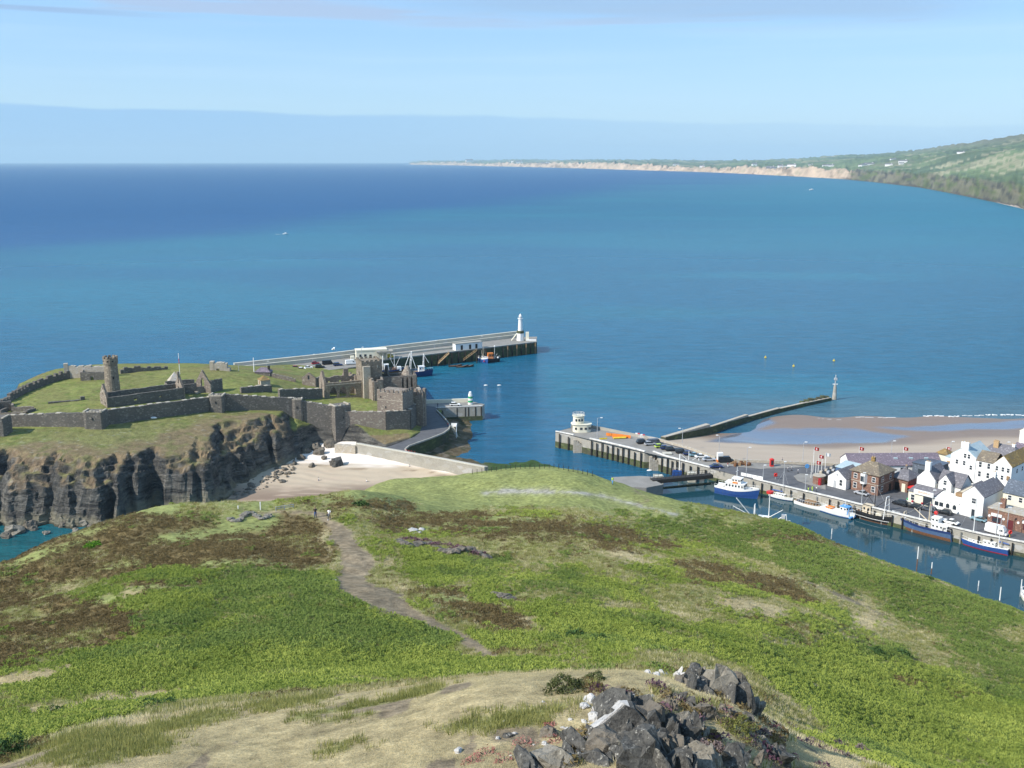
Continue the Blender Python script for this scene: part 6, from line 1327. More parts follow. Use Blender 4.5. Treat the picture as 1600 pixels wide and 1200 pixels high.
for u, v, m, k, L, H, lb in ((1004,693,'car_black','suv',4.6,1.7,'black tall car, first of the row parked along the pier'),(1015.5,695.5,'silver','hatch',4.0,1.5,'pale blue-grey car half hidden beside the grey van on the pier'),(1022,694,'car_grey','van',4.8,1.95,'dark grey van second in the row on the pier'),(1031,699.5,'lime','hatch',3.7,1.45,'lime green small car in the pier row'),
    (1040,702,'car_blue','hatch',4.0,1.45,'dark blue car right of the lime green car'),(1049,704.5,'car_black','suv',4.4,1.6,'black car third from the lime green car'),(1065.5,708,'car_black','suv',4.6,1.65,'black car standing alone in the middle of the pier row'),(1077,711,'car_blue','hatch',4.2,1.5,'navy car half hidden by the trawler mast on the pier'),
    (1086,713,'car_teal','sedan',4.3,1.4,'dark teal car left of the white car on the pier'),(1096,715.5,'white','sedan',4.5,1.45,'white car in the pier row'),(1108,720,'silver','sedan',4.6,1.45,'silver nosed dark car right of the white car on the pier'),(1133,722.5,'car_black','van',4.8,2.1,'black van with a white load beside the kiosk'),(1119,731,'car_blue','sedan',4.3,1.4,'blue car parked alone at the landward end of the pier')):
    car(W(u, v, ZT+.006), PA+(.1 if v < 700 else -.05), m, k, lb, L, H, 'cars parked along the pier')
for u, v, m, k, a, L, H, lb in ((1406,789,'car_black','suv',A_ANG,4.5,1.65,'black car, first of the four parked before the restaurant'),(1429,794,'car_black','hatch',A_ANG,4.3,1.5,'black car, second of the four before the restaurant'),(1452,798.5,'car_grey','hatch',A_ANG,4.1,1.5,'dark grey car behind the ship mast before the restaurant'),(1475,803,'car_black','hatch',A_ANG+.1,4.4,1.5,'black car parked in front of the arched windows'),
    (1484,818,'white','sedan',A_ANG,4.8,1.4,'white saloon car on the quay edge behind the blue trawler'),(1529,814,'car_teal','sedan',A_ANG,4.5,1.4,'pale teal car parked against the white gable house'),(1583,826,'car_blue','hatch',A_ANG,4.4,1.5,'navy car parked before the brick shop'),(1600,831,'car_grey','hatch',A_ANG,4.2,1.5,'dark car cut by the right edge of the picture'),(1346,773,'silver','sedan',A_ANG,4.4,1.45,'silver blue car parked in front of the brick house')):
    car(W(u, v, ZT), a, m, k, lb, L, H, 'cars parked on the town quay')
car(W(1557, 834, ZT), A_ANG+math.pi, 'white', 'van', 'large white panel van parked on the quay edge', 5.9, 2.5, None)
for u, v, m, k, L, H, lb in ((444,578.5,'car_teal','hatch',4.2,1.5,'pale car nearest the cottage on the breakwater car park'),(463,576,'car_red','hatch',4.2,1.5,'dark red car on the breakwater car park'),(472,578.5,'white','hatch',4.0,1.5,'white and blue car right of the dark red car'),(482,576,'white','sedan',4.2,1.4,'small white car beyond the ruined house'),(500,575,'car_black','suv',4.8,1.9,'black tall car at the middle of the breakwater car park'),
    (512,569.5,'car_black','van',5.4,2.2,'black van under the breakwater parapet'),(528,571.5,'car_blue','suv',4.6,1.7,'blue car right of the black van'),(548,569.5,'white','van',5.2,2.3,'white van beside the flat roofed cream building'),(493,569,'car_red','hatch',4.0,1.5,'small red car under the parapet'),(608,559,'yellow','van',4.4,2.0,'yellow van on the breakwater right of the cream building')):
    car(W(u, v, ZD), PA+.25, m, k, lb, L, H, 'cars parked on the breakwater')
car(W(711, 634, ZJ), PA, 'white', 'hatch', 'white car with a red door parked on the inner jetty', 4.3, 1.5, None).p(MB().box(-.5, -.93, .45, .3, -.88, 1.0), 'door', M['car_red'])
# ------------------------------------------------------------ boats
def hull(L, B, H, bow=.55, stern=.78, draft=.6, z0=None, z1=None, off=0, n=12):
    """rows of (x, halfbreadth, z) from stern (-L/2) to bow (L/2); z range lets one part take a band of the side"""
    secs = []
    for i in range(n+1):
        s = i/n; f = min(1, stern+(1-stern)*s/.35) if s < .35 else max(0.02, 1-((s-.35)/.65)**2.3)
        sh = H*(1+.10*(1-s)**2*1.5+bow*max(0, s-.45)**1.6*2.0)
        x = -L/2+L*s*1.0
        zt = sh if z1 is None else min(sh, z1); zb = -draft if z0 is None else z0
        def hb(z): k = max(0, min(1, (z+draft)/(sh+draft))); return B/2*f*(.62+.38*k**.6)+off
        def xx(z): return x+(.10*L*max(0, s-.55)*((z+draft)/(H+draft)-.4) if s > .55 else -.02*L*(1-s)*(z < .2))
        zm = (zt+zb)/2
        secs.append([(xx(zb), -hb(zb), zb), (xx(zm), -hb(zm), zm), (xx(zt), -hb(zt), zt), (xx(zt), hb(zt), zt), (xx(zm), hb(zm), zm), (xx(zb), hb(zb), zb)])
    return secs
def sheer(L, B, H, bow, stern, s):
    f = min(1, stern+(1-stern)*s/.35) if s < .35 else max(0.02, 1-((s-.35)/.65)**2.3)
    return -L/2+L*s, B/2*f, H*(1+.10*(1-s)**2*1.5+bow*max(0, s-.45)**1.6*2.0)
def mkboat(P, ang, L, B, H, label, hullm, topm=None, deckm='wood', boot='rust', bow=.55, stern=.78, cat='boat', name='fishing_boat', group=None, rail=True):
    t = T(name, P, label, cat, group, ang)
    t.p(lofted(hull(L, B, H, bow, stern, .6, None, None)), 'hull', M[hullm])
    if boot: t.p(lofted(hull(L, B, H, bow, stern, .6, -.55, .22, .03)), 'boot_stripe', M[boot])
    if topm:                                             # bulwark band in another colour
        secs = []
        for i in range(13):
            x, f, z = sheer(L, B, H, bow, stern, i/12); xo = .10*L*max(0, i/12-.55)*.6; secs.append([(x+xo, -f-.05, z-.05), (x+xo, -f-.06, z+.55), (x+xo, -f+.08, z+.55), (x+xo, -f+.06, z-.05)])
        b = lofted(secs); b2 = lofted([[(p[0], -p[1], p[2]) for p in s][::-1] for s in secs]); n = len(b.v); b.v += b2.v; b.f += [tuple(k+n for k in f) for f in b2.f]; t.p(b, 'bulwark', M[topm])
    d = MB(); L_ = []; R_ = []
    for i in range(13): x, f, z = sheer(L, B, H, bow, stern, i/12); xo = .10*L*max(0, i/12-.55)*.6; L_.append((x+xo, f*.97, z+.02)); R_.append((x+xo, -f*.97, z+.02))
    for i in range(12): d.poly([R_[i], R_[i+1], L_[i+1], L_[i]])
    t.p(d, 'deck', M[deckm])
    if rail:
        r = MB(); hh = .9 if not topm else 1.2
        for S in (L_, R_):
            r.path([(p[0], p[1], p[2]+hh) for p in S], .035, 4)
            for p in S[::1]: r.tube(p, (p[0], p[1], p[2]+hh), .03, n=4)
        t.p(r, 'rail', M['white'])
    return t
def cabin(t, x0, x1, w, z0, z1, mat, name='wheelhouse', rake=.25, roofm=None, wins=3, side=True):
    secs = [[(x0, -w/2, z0), (x0, w/2, z0), (x0+rake*.3, w/2*.92, z1), (x0+rake*.3, -w/2*.92, z1)], [(x1, -w/2, z0), (x1, w/2, z0), (x1-rake, w/2*.92, z1), (x1-rake, -w/2*.92, z1)]]
    o = t.p(lofted(secs), name, M[mat]); t.p(MB().box(x0-.1, -w/2-.08, z1, x1-rake+.25, w/2+.08, z1+.12), name+'_roof', M[roofm or mat], o)
    zw = z0+(z1-z0)*.52; hw = (z1-z0)*.3
    if side:
        n = max(1, int((x1-x0)/.95))
        for k in range(n):
            x = x0+(k+.5)*(x1-x0-rake*.6)/n
            for s in (-1, 1): t.p(MB().box(x-.28, s*w*.487-.03, zw, x+.28, s*w*.487+.03, zw+hw), 'window', M['glass'], o)
    for k in range(wins): y = -w/2+w*(k+.5)/wins; t.p(MB().box(x1-rake*.62-.05, y-w/wins*.38, zw, x1-rake*.62+.06, y+w/wins*.38, zw+hw), 'window', M['glass'], o)
    return o
def gantry(t, x, w, z0, h, mat='white', lean=0):
    b = MB()
    for s in (-1, 1): b.tube((x, s*w/2, z0), (x+lean, s*w*.22, z0+h), .13, .1)
    b.tube((x+lean, -w*.24, z0+h), (x+lean, w*.24, z0+h), .12); b.tube((x+lean*.6, -w*.33, z0+h*.6), (x+lean*.6, w*.33, z0+h*.6), .08); t.p(b, 'gantry', M[mat])
def mast(t, x, z0, h, mat='white', booms=(), r=.11, stays=None):
    b = MB().cyl(x, 0, z0, z0+h, r, r*.6, 6); t.p(b, 'mast', M[mat])
    for (dx, dy, hz0, dz) in booms: t.p(MB().tube((x, 0, z0+hz0), (x+dx, dy, z0+hz0+dz), r*.8, r*.5), 'boom', M[mat])
    if stays:
        b = MB()
        for sx, sy in stays: b.tube((x, 0, z0+h), (sx, sy, z0), .025, n=3)
        t.p(b, 'stay', M['steel'])
ZW = ZI
# blue and white ship at the head of the inner harbour
t = mkboat(W(1151, 774, ZW), A_ANG+.28, 13.5, 4.6, 1.9, 'blue hulled ship with tall white superstructure moored by the lock gate', 'blue', 'white', 'cream', 'blue', .8, .8, 'ship')
cabin(t, -3.4, 2.8, 3.4, 2.0, 4.2, 'white', 'deckhouse'); cabin(t, -1.4, 1.6, 2.8, 4.3, 5.7, 'white', 'bridge'); mast(t, -.2, 5.8, 3.4, 'white', [(0, 1.1, 2.2, 0), (0, -1.1, 2.2, 0)], .12); t.p(MB().box(-6, -1.4, 2.0, -4, 1.4, 2.9), 'hatch', M['white']); t.p(MB().box(3.4, -1, 2.3, 4.6, 1, 3.0), 'winch', M['steel']); t.p(MB().box(-1, -1.75, 4.3, .6, -1.45, 4.8), 'lifeboat', M['orange'])
# white yacht, launch, workboat
t = mkboat(W(1220, 779, ZW), A_ANG+.1, 7.8, 2.5, .9, 'small white yacht with a blue sail cover left of the launches', 'white', None, 'cream', 'navy', .4, .6, 'yacht', 'yacht'); cabin(t, -1.6, 1.6, 1.5, .95, 1.6, 'white', 'cabin'); mast(t, .6, 1.0, 8.0, 'steel', [], .07, [(3.8, 0), (-3.6, 0), (.4, 1.1), (.4, -1.1)]); t.p(MB().tube((.5, 0, 2.4), (-3, 0, 2.3), .22, n=8), 'sail_cover', M['blue'])
t = mkboat(W(1265, 792, ZW), A_ANG-.02, 10.0, 2.9, 1.0, 'long white launch with a brown covered well', 'white', None, 'wood', None, .5, .7); cabin(t, -1.2, 2.2, 2.0, 1.0, 1.9, 'wood', 'cabin'); t.p(MB().box(-4, -1.0, 1.0, -1.6, 1.0, 1.6), 'cover', M['car_grey']); mast(t, 2.4, 1.0, 3.6, 'steel', [], .06)
t = mkboat(W(1309, 804, ZW), A_ANG+math.pi-.04+math.pi, 10.6, 3.6, 1.3, 'white workboat with a blue topped wheelhouse and blue stern gear', 'white', None, 'white', 'blue', .6, .85); cabin(t, 1.2, 3.6, 2.3, 1.4, 3.2, 'white', roofm='sky_blue'); gantry(t, 4.0, 3.0, 1.2, 2.2, 'sky_blue'); mast(t, 2.2, 3.2, 1.9, 'white'); t.p(MB().box(-3.6, -1.0, 1.35, -1.6, .8, 1.9), 'fish_box', M['orange']); 
for k in range(5): t.p(MB().sphere((4.9, -1.4+k*.65, .6), .38, 8, 5), 'fender', M['sky_blue'])
# black trawler
t = mkboat(W(1368, 814, ZW), A_ANG+math.pi-.0+math.pi, 12.2, 4.0, 1.7, 'black hulled trawler with a cream wheelhouse and white derricks', 'black', 'black', 'wood', 'rust', .5, .85, 'trawler'); cabin(t, -3.8, -1.0, 2.6, 1.8, 4.2, 'ivory', wins=3); gantry(t, 3.2, 3.4, 1.8, 6.4, 'white'); mast(t, -.6, 1.8, 9.0, 'timber_dark', [(5.0, 0, 2.0, 4.8), (-3.5, 0, 3, 3.5)], .12, [(5.5, 0), (-5.5, 0), (-.6, 1.8), (-.6, -1.8)]); t.p(MB().box(.2, -1.1, 1.8, 2.4, 1.1, 2.8), 'winch', M['cream']); t.p(MB().box(-5.2, -1.0, 1.8, -4.2, 1.0, 2.5), 'net_drum', M['rust'])
b = lofted(hull(12.2, 4.0, 1.7, .5, .85, .6, .95, 1.1, .035)); t.p(b, 'white_line', M['white'])
# big blue trawler
t = mkboat(W(1441, 832, ZW), A_ANG+math.pi+.03, 17.5, 4.9, 2.0, 'long old blue and brown wooden trawler with a white wheelhouse at the stern', 'steel_blue', 'navy', 'wood', 'rust', .7, .85, 'trawler'); cabin(t, -7.4, -2.8, 3.0, 2.1, 3.9, 'white', 'deckhouse'); cabin(t, -4.8, -2.6, 2.5, 4.0, 5.5, 'white', 'wheelhouse'); mast(t, -1.6, 2.1, 7.4, 'ivory', [(4.5, 0, 1.5, 3.0)], .2, [(8, 0), (-7, 0), (-1.6, 2), (-1.6, -2)]); t.p(MB().sphere((-2.9, -1.2, 6.3), .6, 8, 6), 'red_buoy', M['red'])
t.p(MB().box(1.0, -1.5, 2.1, 4.2, 1.5, 3.0), 'hatch', M['car_grey']); t.p(MB().tube((2, -1.4, 3.2), (5, 1.2, 3.4), .5, n=8), 'net_roll', M['steel']); mast(t, 1.2, 2.1, 4.6, 'white'); gantry(t, 5.4, 2.8, 2.3, 2.6, 'ivory'); t.p(MB().box(-8.6, -1.6, 2.1, -7.6, 1.6, 3.6), 'stern_gear', M['black']); t.p(lofted(hull(17.5, 4.9, 2.0, .7, .85, .6, .25, .95, .04)), 'rust_band', M['rust'])
# blue sailing ketch
t = mkboat(W(1533, 856, ZW), A_ANG+math.pi+.06, 14.2, 3.6, 1.35, 'blue hulled ketch with white decks and blue sail covers', 'blue', None, 'white', 'car_red', .5, .6, 'sailing boat', 'ketch'); cabin(t, -3.8, -.6, 2.2, 1.4, 2.6, 'white', 'deckhouse'); cabin(t, .2, 3.4, 1.7, 1.4, 1.9, 'white', 'cabin'); mast(t, 2.4, 1.4, 13.5, 'white', [], .13, [(7, 0), (-6.5, 0), (2.2, 1.6), (2.2, -1.6)]); mast(t, -4.4, 1.4, 9.0, 'white', [], .1, [(-6.5, 0), (-4.6, 1.2), (-4.6, -1.2)])
t.p(MB().tube((2.3, 0, 3.3), (-1.8, 0, 3.0), .3, .2, n=8), 'sail_cover', M['blue']); t.p(MB().tube((-4.5, 0, 3.0), (-7, 0, 2.9), .26, .16, n=8), 'sail_cover', M['blue']); t.p(MB().sphere((6.6, -1.0, 1.9), .5, 8, 6), 'fender', M['sky_blue']); t.p(MB().sphere((1.2, -.7, 2.0), .45, 8, 6), 'red_buoy', M['red']); t.p(MB().tube((7, 0, 2.0), (9, .1, 2.4), .09), 'bowsprit', M['wood'])
# trawler hidden behind the brow of the hill, only its rig shows
t = mkboat(W(1192, 829, ZW), A_ANG+.5, 14, 4.6, 1.8, 'trawler half hidden behind the hill, its white booms and red-topped mast showing', 'navy', 'white', 'wood', 'rust', .6, .85, 'trawler'); cabin(t, -1.5, 1.5, 2.8, 1.9, 4.0, 'white')
mast(t, 1.4, 1.9, 9.4, 'white', [(3.9, -1.5, 2.2, 3.2)], .16); t.p(MB().cyl(1.4, 0, 11.3, 11.9, 1.0, 1.0, 10), 'red_dome', M['red']); gantry(t, -2.6, 4.0, 2, 5.4, 'white', 0)
b = MB(); b.tube((-3.5, 0, 4.0), (-7.6, -2.2, 9.6), .15); b.tube((-4, .2, 4.2), (-8.6, -.6, 6.6), .1); b.tube((3.8, .4, 3.6), (6.2, -.2, 5.6), .14); b.tube((6.2, -.2, 5.6), (6.4, -.2, 3.8), .1); t.p(b, 'boom', M['white']); t.p(MB().box(4.9, -.4, 4.0, 5.9, .5, 5.4), 'crane_head', M['steel'])
# blue trawler against the pier
t = mkboat(W(1075, 745, 0), .0-.1, 10.5, 3.8, 2.0, 'small blue trawler with white gantries against the pier by the lock gate', 'blue', 'blue', 'wood', 'navy', .5, .8, 'trawler'); cabin(t, -1.0, 1.4, 2.4, 2.1, 4.6, 'white'); gantry(t, -3.0, 3.4, 2, 5.6); gantry(t, 3.4, 3.0, 2, 4.4); mast(t, 0, 4.6, 4.6, 'white', [(-3, 0, 1, 2.5), (3, 0, .5, 2.0)], .12); t.p(MB().sphere((-2, -.8, 3.0), .5, 8, 5), 'orange_float', M['orange']); t.p(MB().box(-.5, -1.35, 2.4, .5, -1.2, 3.4), 'red_panel', M['red'])
# boats at the breakwater
t = mkboat(W(654, 588, 0), .25, 11.5, 4.2, 2.0, 'dark hulled trawler with tall white A-frame behind the castle', 'navy', 'navy', 'wood', 'navy', .4, .85, 'trawler'); gantry(t, -3.6, 3.8, 2.1, 9.4, 'white', .8); gantry(t, 2.0, 3.2, 2.1, 8.0, 'white', .3); cabin(t, 0, 2.6, 2.6, 2.1, 4.6, 'white')
b = MB(); b.tube((-3.2, -1.2, 10.8), (-1.2, -1.5, 4), .12); b.tube((-3.2, 1.2, 10.8), (-5.5, 1.5, 4), .12); b.tube((2.3, 0, 10), (4.4, 0, 6), .1); t.p(b, 'brace', M['white']); t.e.scale = (1.2, 1.2, 1.1)
t = mkboat(W(612, 586, 0), .25, 12, 4.2, 2.2, 'rusty trawler with pale derricks mostly hidden behind the castle chancel', 'rust', 'navy', 'wood', 'rust', .4, .85, 'trawler'); cabin(t, -3.8, -1.4, 2.6, 2.2, 5.6, 'white'); gantry(t, -4.6, 3.0, 2.2, 7.6, 'white', .3); mast(t, 1.5, 2.2, 8.5, 'white', [(3, 0, 1, 6), (-2.4, 0, 2, 5)], .14); t.p(MB().box(2.8, -1.2, 2.2, 4.8, 1.2, 4.2), 'net_store', M['white']); t.p(MB().box(.2, -1.2, 2.2, 2.2, 1.2, 3.8), 'net_heap', M['rust'])
t = mkboat(W(756, 566.5, 0), -.95, 7.4, 3.0, 1.9, 'blue boat with a white stripe moored under the breakwater, bow towards us', 'blue', 'white', 'wood', None, .6, .8); mast(t, -.5, 1.9, 6.5, 'ivory', [(-2.0, 0, .5, 4.0)], .11, [(3.5, 0), (-3, 0)]); cabin(t, -.2, 1.4, 1.8, 1.9, 3.0, 'white'); t.p(MB().sphere((2.2, -1.3, 1.2), .4, 8, 5), 'fender', M['red'])
t = mkboat(W(770, 566, 0), .25, 7.6, 3.0, 1.6, 'dark boat with an orange wheelhouse right of the blue boat', 'black', 'black', 'wood', None, .4, .85); cabin(t, -2.8, .2, 2.2, 1.6, 5.0, 'orange'); mast(t, 1.0, 1.6, 6.8, 'white', [(1.5, 0, 1, 2)], .12); t.p(MB().sphere((1.0, 0, 8.6), .45, 8, 5), 'radar_dome', M['white']); t.p(MB().sphere((2.6, -1.0, 2.6), .5, 8, 5), 'float', M['white'])
for k, (u, v) in enumerate(((711,573),(722,574),(731,573.5))):
    t = mkboat(W(u, v, 0), .12, 6.6-.4*k, 1.7, .55, ('longest dark rowing skiff under the left timber gangway', 'dark rowing skiff in the middle of the three under the gangways', 'dark rowing skiff with the highest curved bow')[k], 'timber_dark', None, 'rust', None, 2.2, .35, 'skiff', 'rowing_skiff', 'dark skiffs under the gangways', False); t.p(MB().box(-.2, -.7, .4, .1, .7, .5), 'thwart', M['wood']); t.p(MB().tube((-3.0+.2*k, 0, .4), (-3.6, 0, 1.6), .12), 'sternpost', M['timber_dark'])
t = mkboat(W(1603, 936, ZW), 1.4, 6, 2.2, .8, 'small pale boat cut by the right edge of the picture in the harbour', 'cream', None, 'white', None, .4, .7, 'boat', 'motor_boat'); cabin(t, -1, 1.2, 1.5, .8, 1.7, 'white', 'cabin')
# piles and pontoon lights in the inner harbour
for u, v, h, ms, lb in ((1432,892,6.6,['rust','white'],'tall mooring pile, rusty below and white above, behind the hill brow'),(1455,897,3.2,['rust','white'],'short rusty pile with a white cap right of the tall pile'),(1528,923,2.6,['steel','white'],'thin post with a white gull on top in the harbour'),(1562,938,3.4,['white'],'slim white post sticking up behind the hill near the right edge'),(1594,932,4.4,['steel','white'],'lamp post on the pontoon at the right edge'),(1299,842,3.0,['steel','white'],'thin white-topped post behind the hill below the workboat')):
    pole(W(u, v, ZW), h, .14, ms, lb, 'mooring_pile', 'pile', 'posts in the inner harbour')
for u, v in ((1528, 912), (1408, 0)):
    if v: pass
# far off: yacht wakes and gulls
for u, v, s, lb in ((446,366,2.0,'small white motor boat far out on the sea left of centre'),(1268,297,4.0,'tiny white boat far across the bay near the cliffs')):
    P = W(u, v, 0); t = mkboat(P, .1, 8*s/2, 3*s/2, 1.2*s/2, lb, 'white', None, 'white', None, .4, .8, 'boat', 'motor_boat', None, False); cabin(t, -1*s/2, 1.5*s/2, 2*s/2, 1.2*s/2, 2.4*s/2, 'white', 'cabin', side=False)
    b = MB(); b.poly([(-4*s/2, .0, .06), (-14*s/2, 2*s/2, .06), (-14*s/2, -2*s/2, .06)]); t.p(b, 'wake', M['white'])
# ------------------------------------------------------------ rocks
def rock_mb(sx, sy, sz, seed, n=3, sharp=.35):
    r = np.random.RandomState(seed); b = MB(); b.sphere((0, 0, 0), 1, 9, 7)
    dirs = r.normal(size=(7, 3)); dirs /= np.linalg.norm(dirs, axis=1)[:, None]; cut = .55+.3*r.rand(7)
    out = []
    for v in b.v:
        v = np.array(v)
        for d, c in zip(dirs, cut):
            k = v @ d
            if k > c: v = v-d*(k-c)*.95
        v = v*(1+sharp*(r.rand()-.5)); out.append((v[0]*sx, v[1]*sy, v[2]*sz))
    b.v = out; return b
def rocks(name, spots, mat, label, cat, part='boulder', P=None, group=None):
    t = T(name, P or spots[0][0], label, cat, group)
    for i, (p, s, rz, tilt) in enumerate(spots):
        b = rock_mb(*s, 100+i+int(abs(p[0])*7) % 50); b.xf(Matrix.Translation(p) @ Matrix.Rotation(rz, 4, 'Z') @ Matrix.Rotation(tilt, 4, 'Y')); t.w(b, part, mat)
    return t
# standing rock on the beach and boulders beside it
bp = W(524, 727, bzf(*W(524, 727, 2.7)[:2])); solo(rock_mb(2.7, 2.2, 4.2, 5).xf(Matrix.Translation(bp)), 'beach_rock', M['rock_dark'], 'dark upright rock standing alone on the sandy beach', 'rock', P=bp)
for k, (u, v, s) in enumerate(((487,728,1.2),(470,716,1.6),(500,707,2.3),(492,700,2.2),(516,696,2.4),(478,706,2.0),(507,716,1.1),(530,700,1.1))):
    p = W(u, v, bzf(*W(u, v, 2.7)[:2])+.2); solo(rock_mb(s*1.1, s, s*.9, 30+k).xf(Matrix.Translation(p)), 'boulder', M['rock_shore'], 'weathered grey-brown boulder at the head of the beach, '+ORD[[1,0,5,3,6,2,4,7][k]]+' counting from the left', 'boulder', 'boulders at the head of the small beach', P=p)
rr2 = np.random.RandomState(3); k = 0
for _ in range(400):
    u = rr2.uniform(362, 462); v = 786-(u-345)*.50+rr2.normal()*6; p = W(u, v, max(.1, bzf(*W(u, v, 1.2)[:2])))
    if float(iz(p[0], p[1])) > p[2]+1.2: continue
    s = .25+rr2.rand()**3*1.0; solo(rock_mb(s, s, s*.7, 60+k).xf(Matrix.Translation(p)), 'boulder', M['rock_shore'], 'small dark boulder among those strewn along the beach foot of the cliff', 'boulder', 'boulders strewn along the cliff foot', P=p); k += 1
    if k > 110: break
for k, (u, v, s) in enumerate(((24,829,2.6),(52,826,1.2),(10,838,1.6),(72,832,1.0),(84,812,2.2),(100,820,1.8),(128,818,2.4),(135,806,2.8),(112,812,2.0),(152,815,2.0),(30,820,1.4),(45,822,2.2),(118,828,1.0),(142,822,1.2),(-20,832,2.4))):
    p = W(u, v, .4); solo(rock_mb(s*1.1, s, s*.8, 200+k, sharp=.45).xf(Matrix.Translation(p)), 'sea_boulder', M['rock_lichen'] if k % 3 == 0 else M['rock_shore'], 'rugged boulder at the sea foot of the castle cliff, '+ORD[[14,0,3,1,5,6,9,11,12,8,13,2,4,10,7].index(k) if k < 15 else 0]+' counting from the left', 'boulder', 'boulders in the sea under the castle', P=p)
def blade_mb(w, h, seed, r, drop=0):
    b = MB(); n = 6; rings = []
    for k in range(r.randint(5, 8)):                          # a bundle of split plates standing on edge
        st = len(b.v); ox, oy = r.uniform(-.5, .5)*w*.8, r.uniform(-.4, .4)*w; tw = w*r.uniform(.08, .24); tl = w*r.uniform(.3, .75); hh = h*r.uniform(.35, 1.0)*.42; sk = r.uniform(-.25, .45)*hh; rot = r.uniform(-.5, .5)+.3
        for f, q in ((-.5, 1.1), (.1, 1.0), (.62, .72), (1.0, .22)):
            for i in range(n):
                a = 2*math.pi*i/n; x = tw*math.cos(a)*q*r.uniform(.8, 1.2); y = tl*math.sin(a)*q*r.uniform(.8, 1.2); b.v.append((ox+x*math.cos(rot)-y*math.sin(rot)+sk*f, oy+x*math.sin(rot)+y*math.cos(rot), (hh*f if f > 0 else -max(.5*hh, drop))+r.uniform(-.12, .12)*hh*(f > .5)))
        for j in range(3):
            for i in range(n): q = (i+1) % n; b.f.append((st+j*n+i, st+j*n+q, st+(j+1)*n+q, st+(j+1)*n+i))
        b.f.append(tuple(st+3*n+i for i in range(n)))
    return b
# foreground outcrops: leaning slabs of dark slate
def outcrop(spots, label, P, mat='rock_dark', q=1.0):
    t = T('rock_outcrop', P, label, 'rock outcrop')
    for i, (u, v, y, w, h, lean, mt) in enumerate(spots):
        mt = mt or (mat, mat, mat, 'rock_shore', 'rock_lichen')[(i*7) % 5]; py_ = HG(u, max(v, np.interp(u, [600,780,900,1000,1150,1250], [1069,1045,1041,1040,1085,1152])+5))[1]; x, yy, z = WD(u, v+5, py_); r = np.random.RandomState(900+i*13+int(u)); w *= q; h *= q; gz_ = float(hz(x, yy)); b = blade_mb(w*(.5 if mt == 'rock_pale' else (1.2 if i % 4 == 0 else .85)), h*(1.25 if i % 4 == 0 else 1), 500+i*7+int(u), r, 0 if mt == 'rock_pale' else max(0, z-gz_)+.3)
        if i % 3 == 1 and mt != 'rock_pale': b = rock_mb(w*.62, w*.5, h*.62, 700+i*11+int(u), sharp=.55)
        b.xf(Matrix.Translation((x, yy, z+h*.15)) @ Matrix.Rotation(r.uniform(-.5, .5), 4, 'Z') @ Matrix.Rotation(lean*.8, 4, 'Y')); t.w(b, 'slab', M[mt or mat])
    return t
ro = np.random.RandomState(17)
sp = [(1062,1058,33.5,.9,.9,.3,'rock_pale'),(1085,1064,33.5,1.0,1.2,.35,None),(1108,1066,33.4,1.1,1.5,.3,None),(1130,1070,33.3,1.0,1.5,.25,None),(1150,1080,33,.9,1.5,.3,None),(1160,1100,32.6,.6,1.2,.3,'rock_pale'),(1095,1080,33,1.1,1.2,.3,None),(1125,1088,32.8,1.1,1.3,.3,None),(1145,1098,32.7,.9,1.1,.3,None),(1072,1070,33.2,.8,.8,.3,None),(1040,1056,34,1.2,.35,.2,'rock_pale'),(1020,1054,34.2,1.0,.3,.1,'rock_pale'),(1168,1108,32.5,.6,.9,.3,None)]
outcrop(sp, 'dark slate outcrop on the knoll brow, white quartz at its left end', WD(1110, 1085, 33), q=1.45)
sp = []
for u, v, w, h, m in ((975,1128,1.3,1.5,None),(955,1138,1.1,1.2,'rock_pale'),(1000,1122,1.0,1.2,None),(985,1150,1.4,1.4,None),(1010,1145,1.2,1.5,None),(1030,1155,1.0,1.5,None),(1050,1150,.7,1.4,None),(1065,1135,.7,1.0,None),(1080,1110,.6,.9,None),(1050,1108,.5,.9,None),(1060,1098,.4,.7,None),(1072,1100,.4,.8,None),(1045,1092,.45,.6,'rock_shore'),
    (1015,1175,1.2,1.6,None),(1040,1185,1.2,1.6,None),(1060,1175,.9,1.6,None),(1075,1160,.8,1.3,None),(1095,1150,.7,1.0,None),(990,1180,1.4,1.3,None),(960,1175,1.3,1.0,None),(930,1185,1.3,.9,None),(900,1190,1.4,.8,None),(870,1196,1.3,.7,None),(840,1202,1.3,.6,None),(940,1160,.9,.8,'rock_dark'),(1000,1200,1.5,1.4,None),(1050,1205,1.5,1.6,None),(1100,1200,1.2,1.3,None),(1140,1196,1.0,1.0,None),(1170,1190,.9,.9,'rock_shore'),(1200,1178,.9,.9,None),(1215,1190,.9,.8,None),(1185,1165,.7,.7,None),(1120,1175,.8,.7,'rock_dark'),(1105,1120,.8,.9,None),(1130,1115,.7,.8,'rock_shore'),(1160,1128,.6,.6,None),(920,1128,.8,.4,'rock_pale'),(935,1118,.6,.4,'rock_pale')):
    p = HG(u, v) if v < 1200 else WD(u, v, 27); sp.append((u, v, min(p[1], 33), w, h, .32+ro.uniform(-.15, .15), m))
outcrop(sp, 'jagged dark slate outcrop breaking through the near knoll at the picture bottom', WD(1010, 1160, 29), q=1.12)
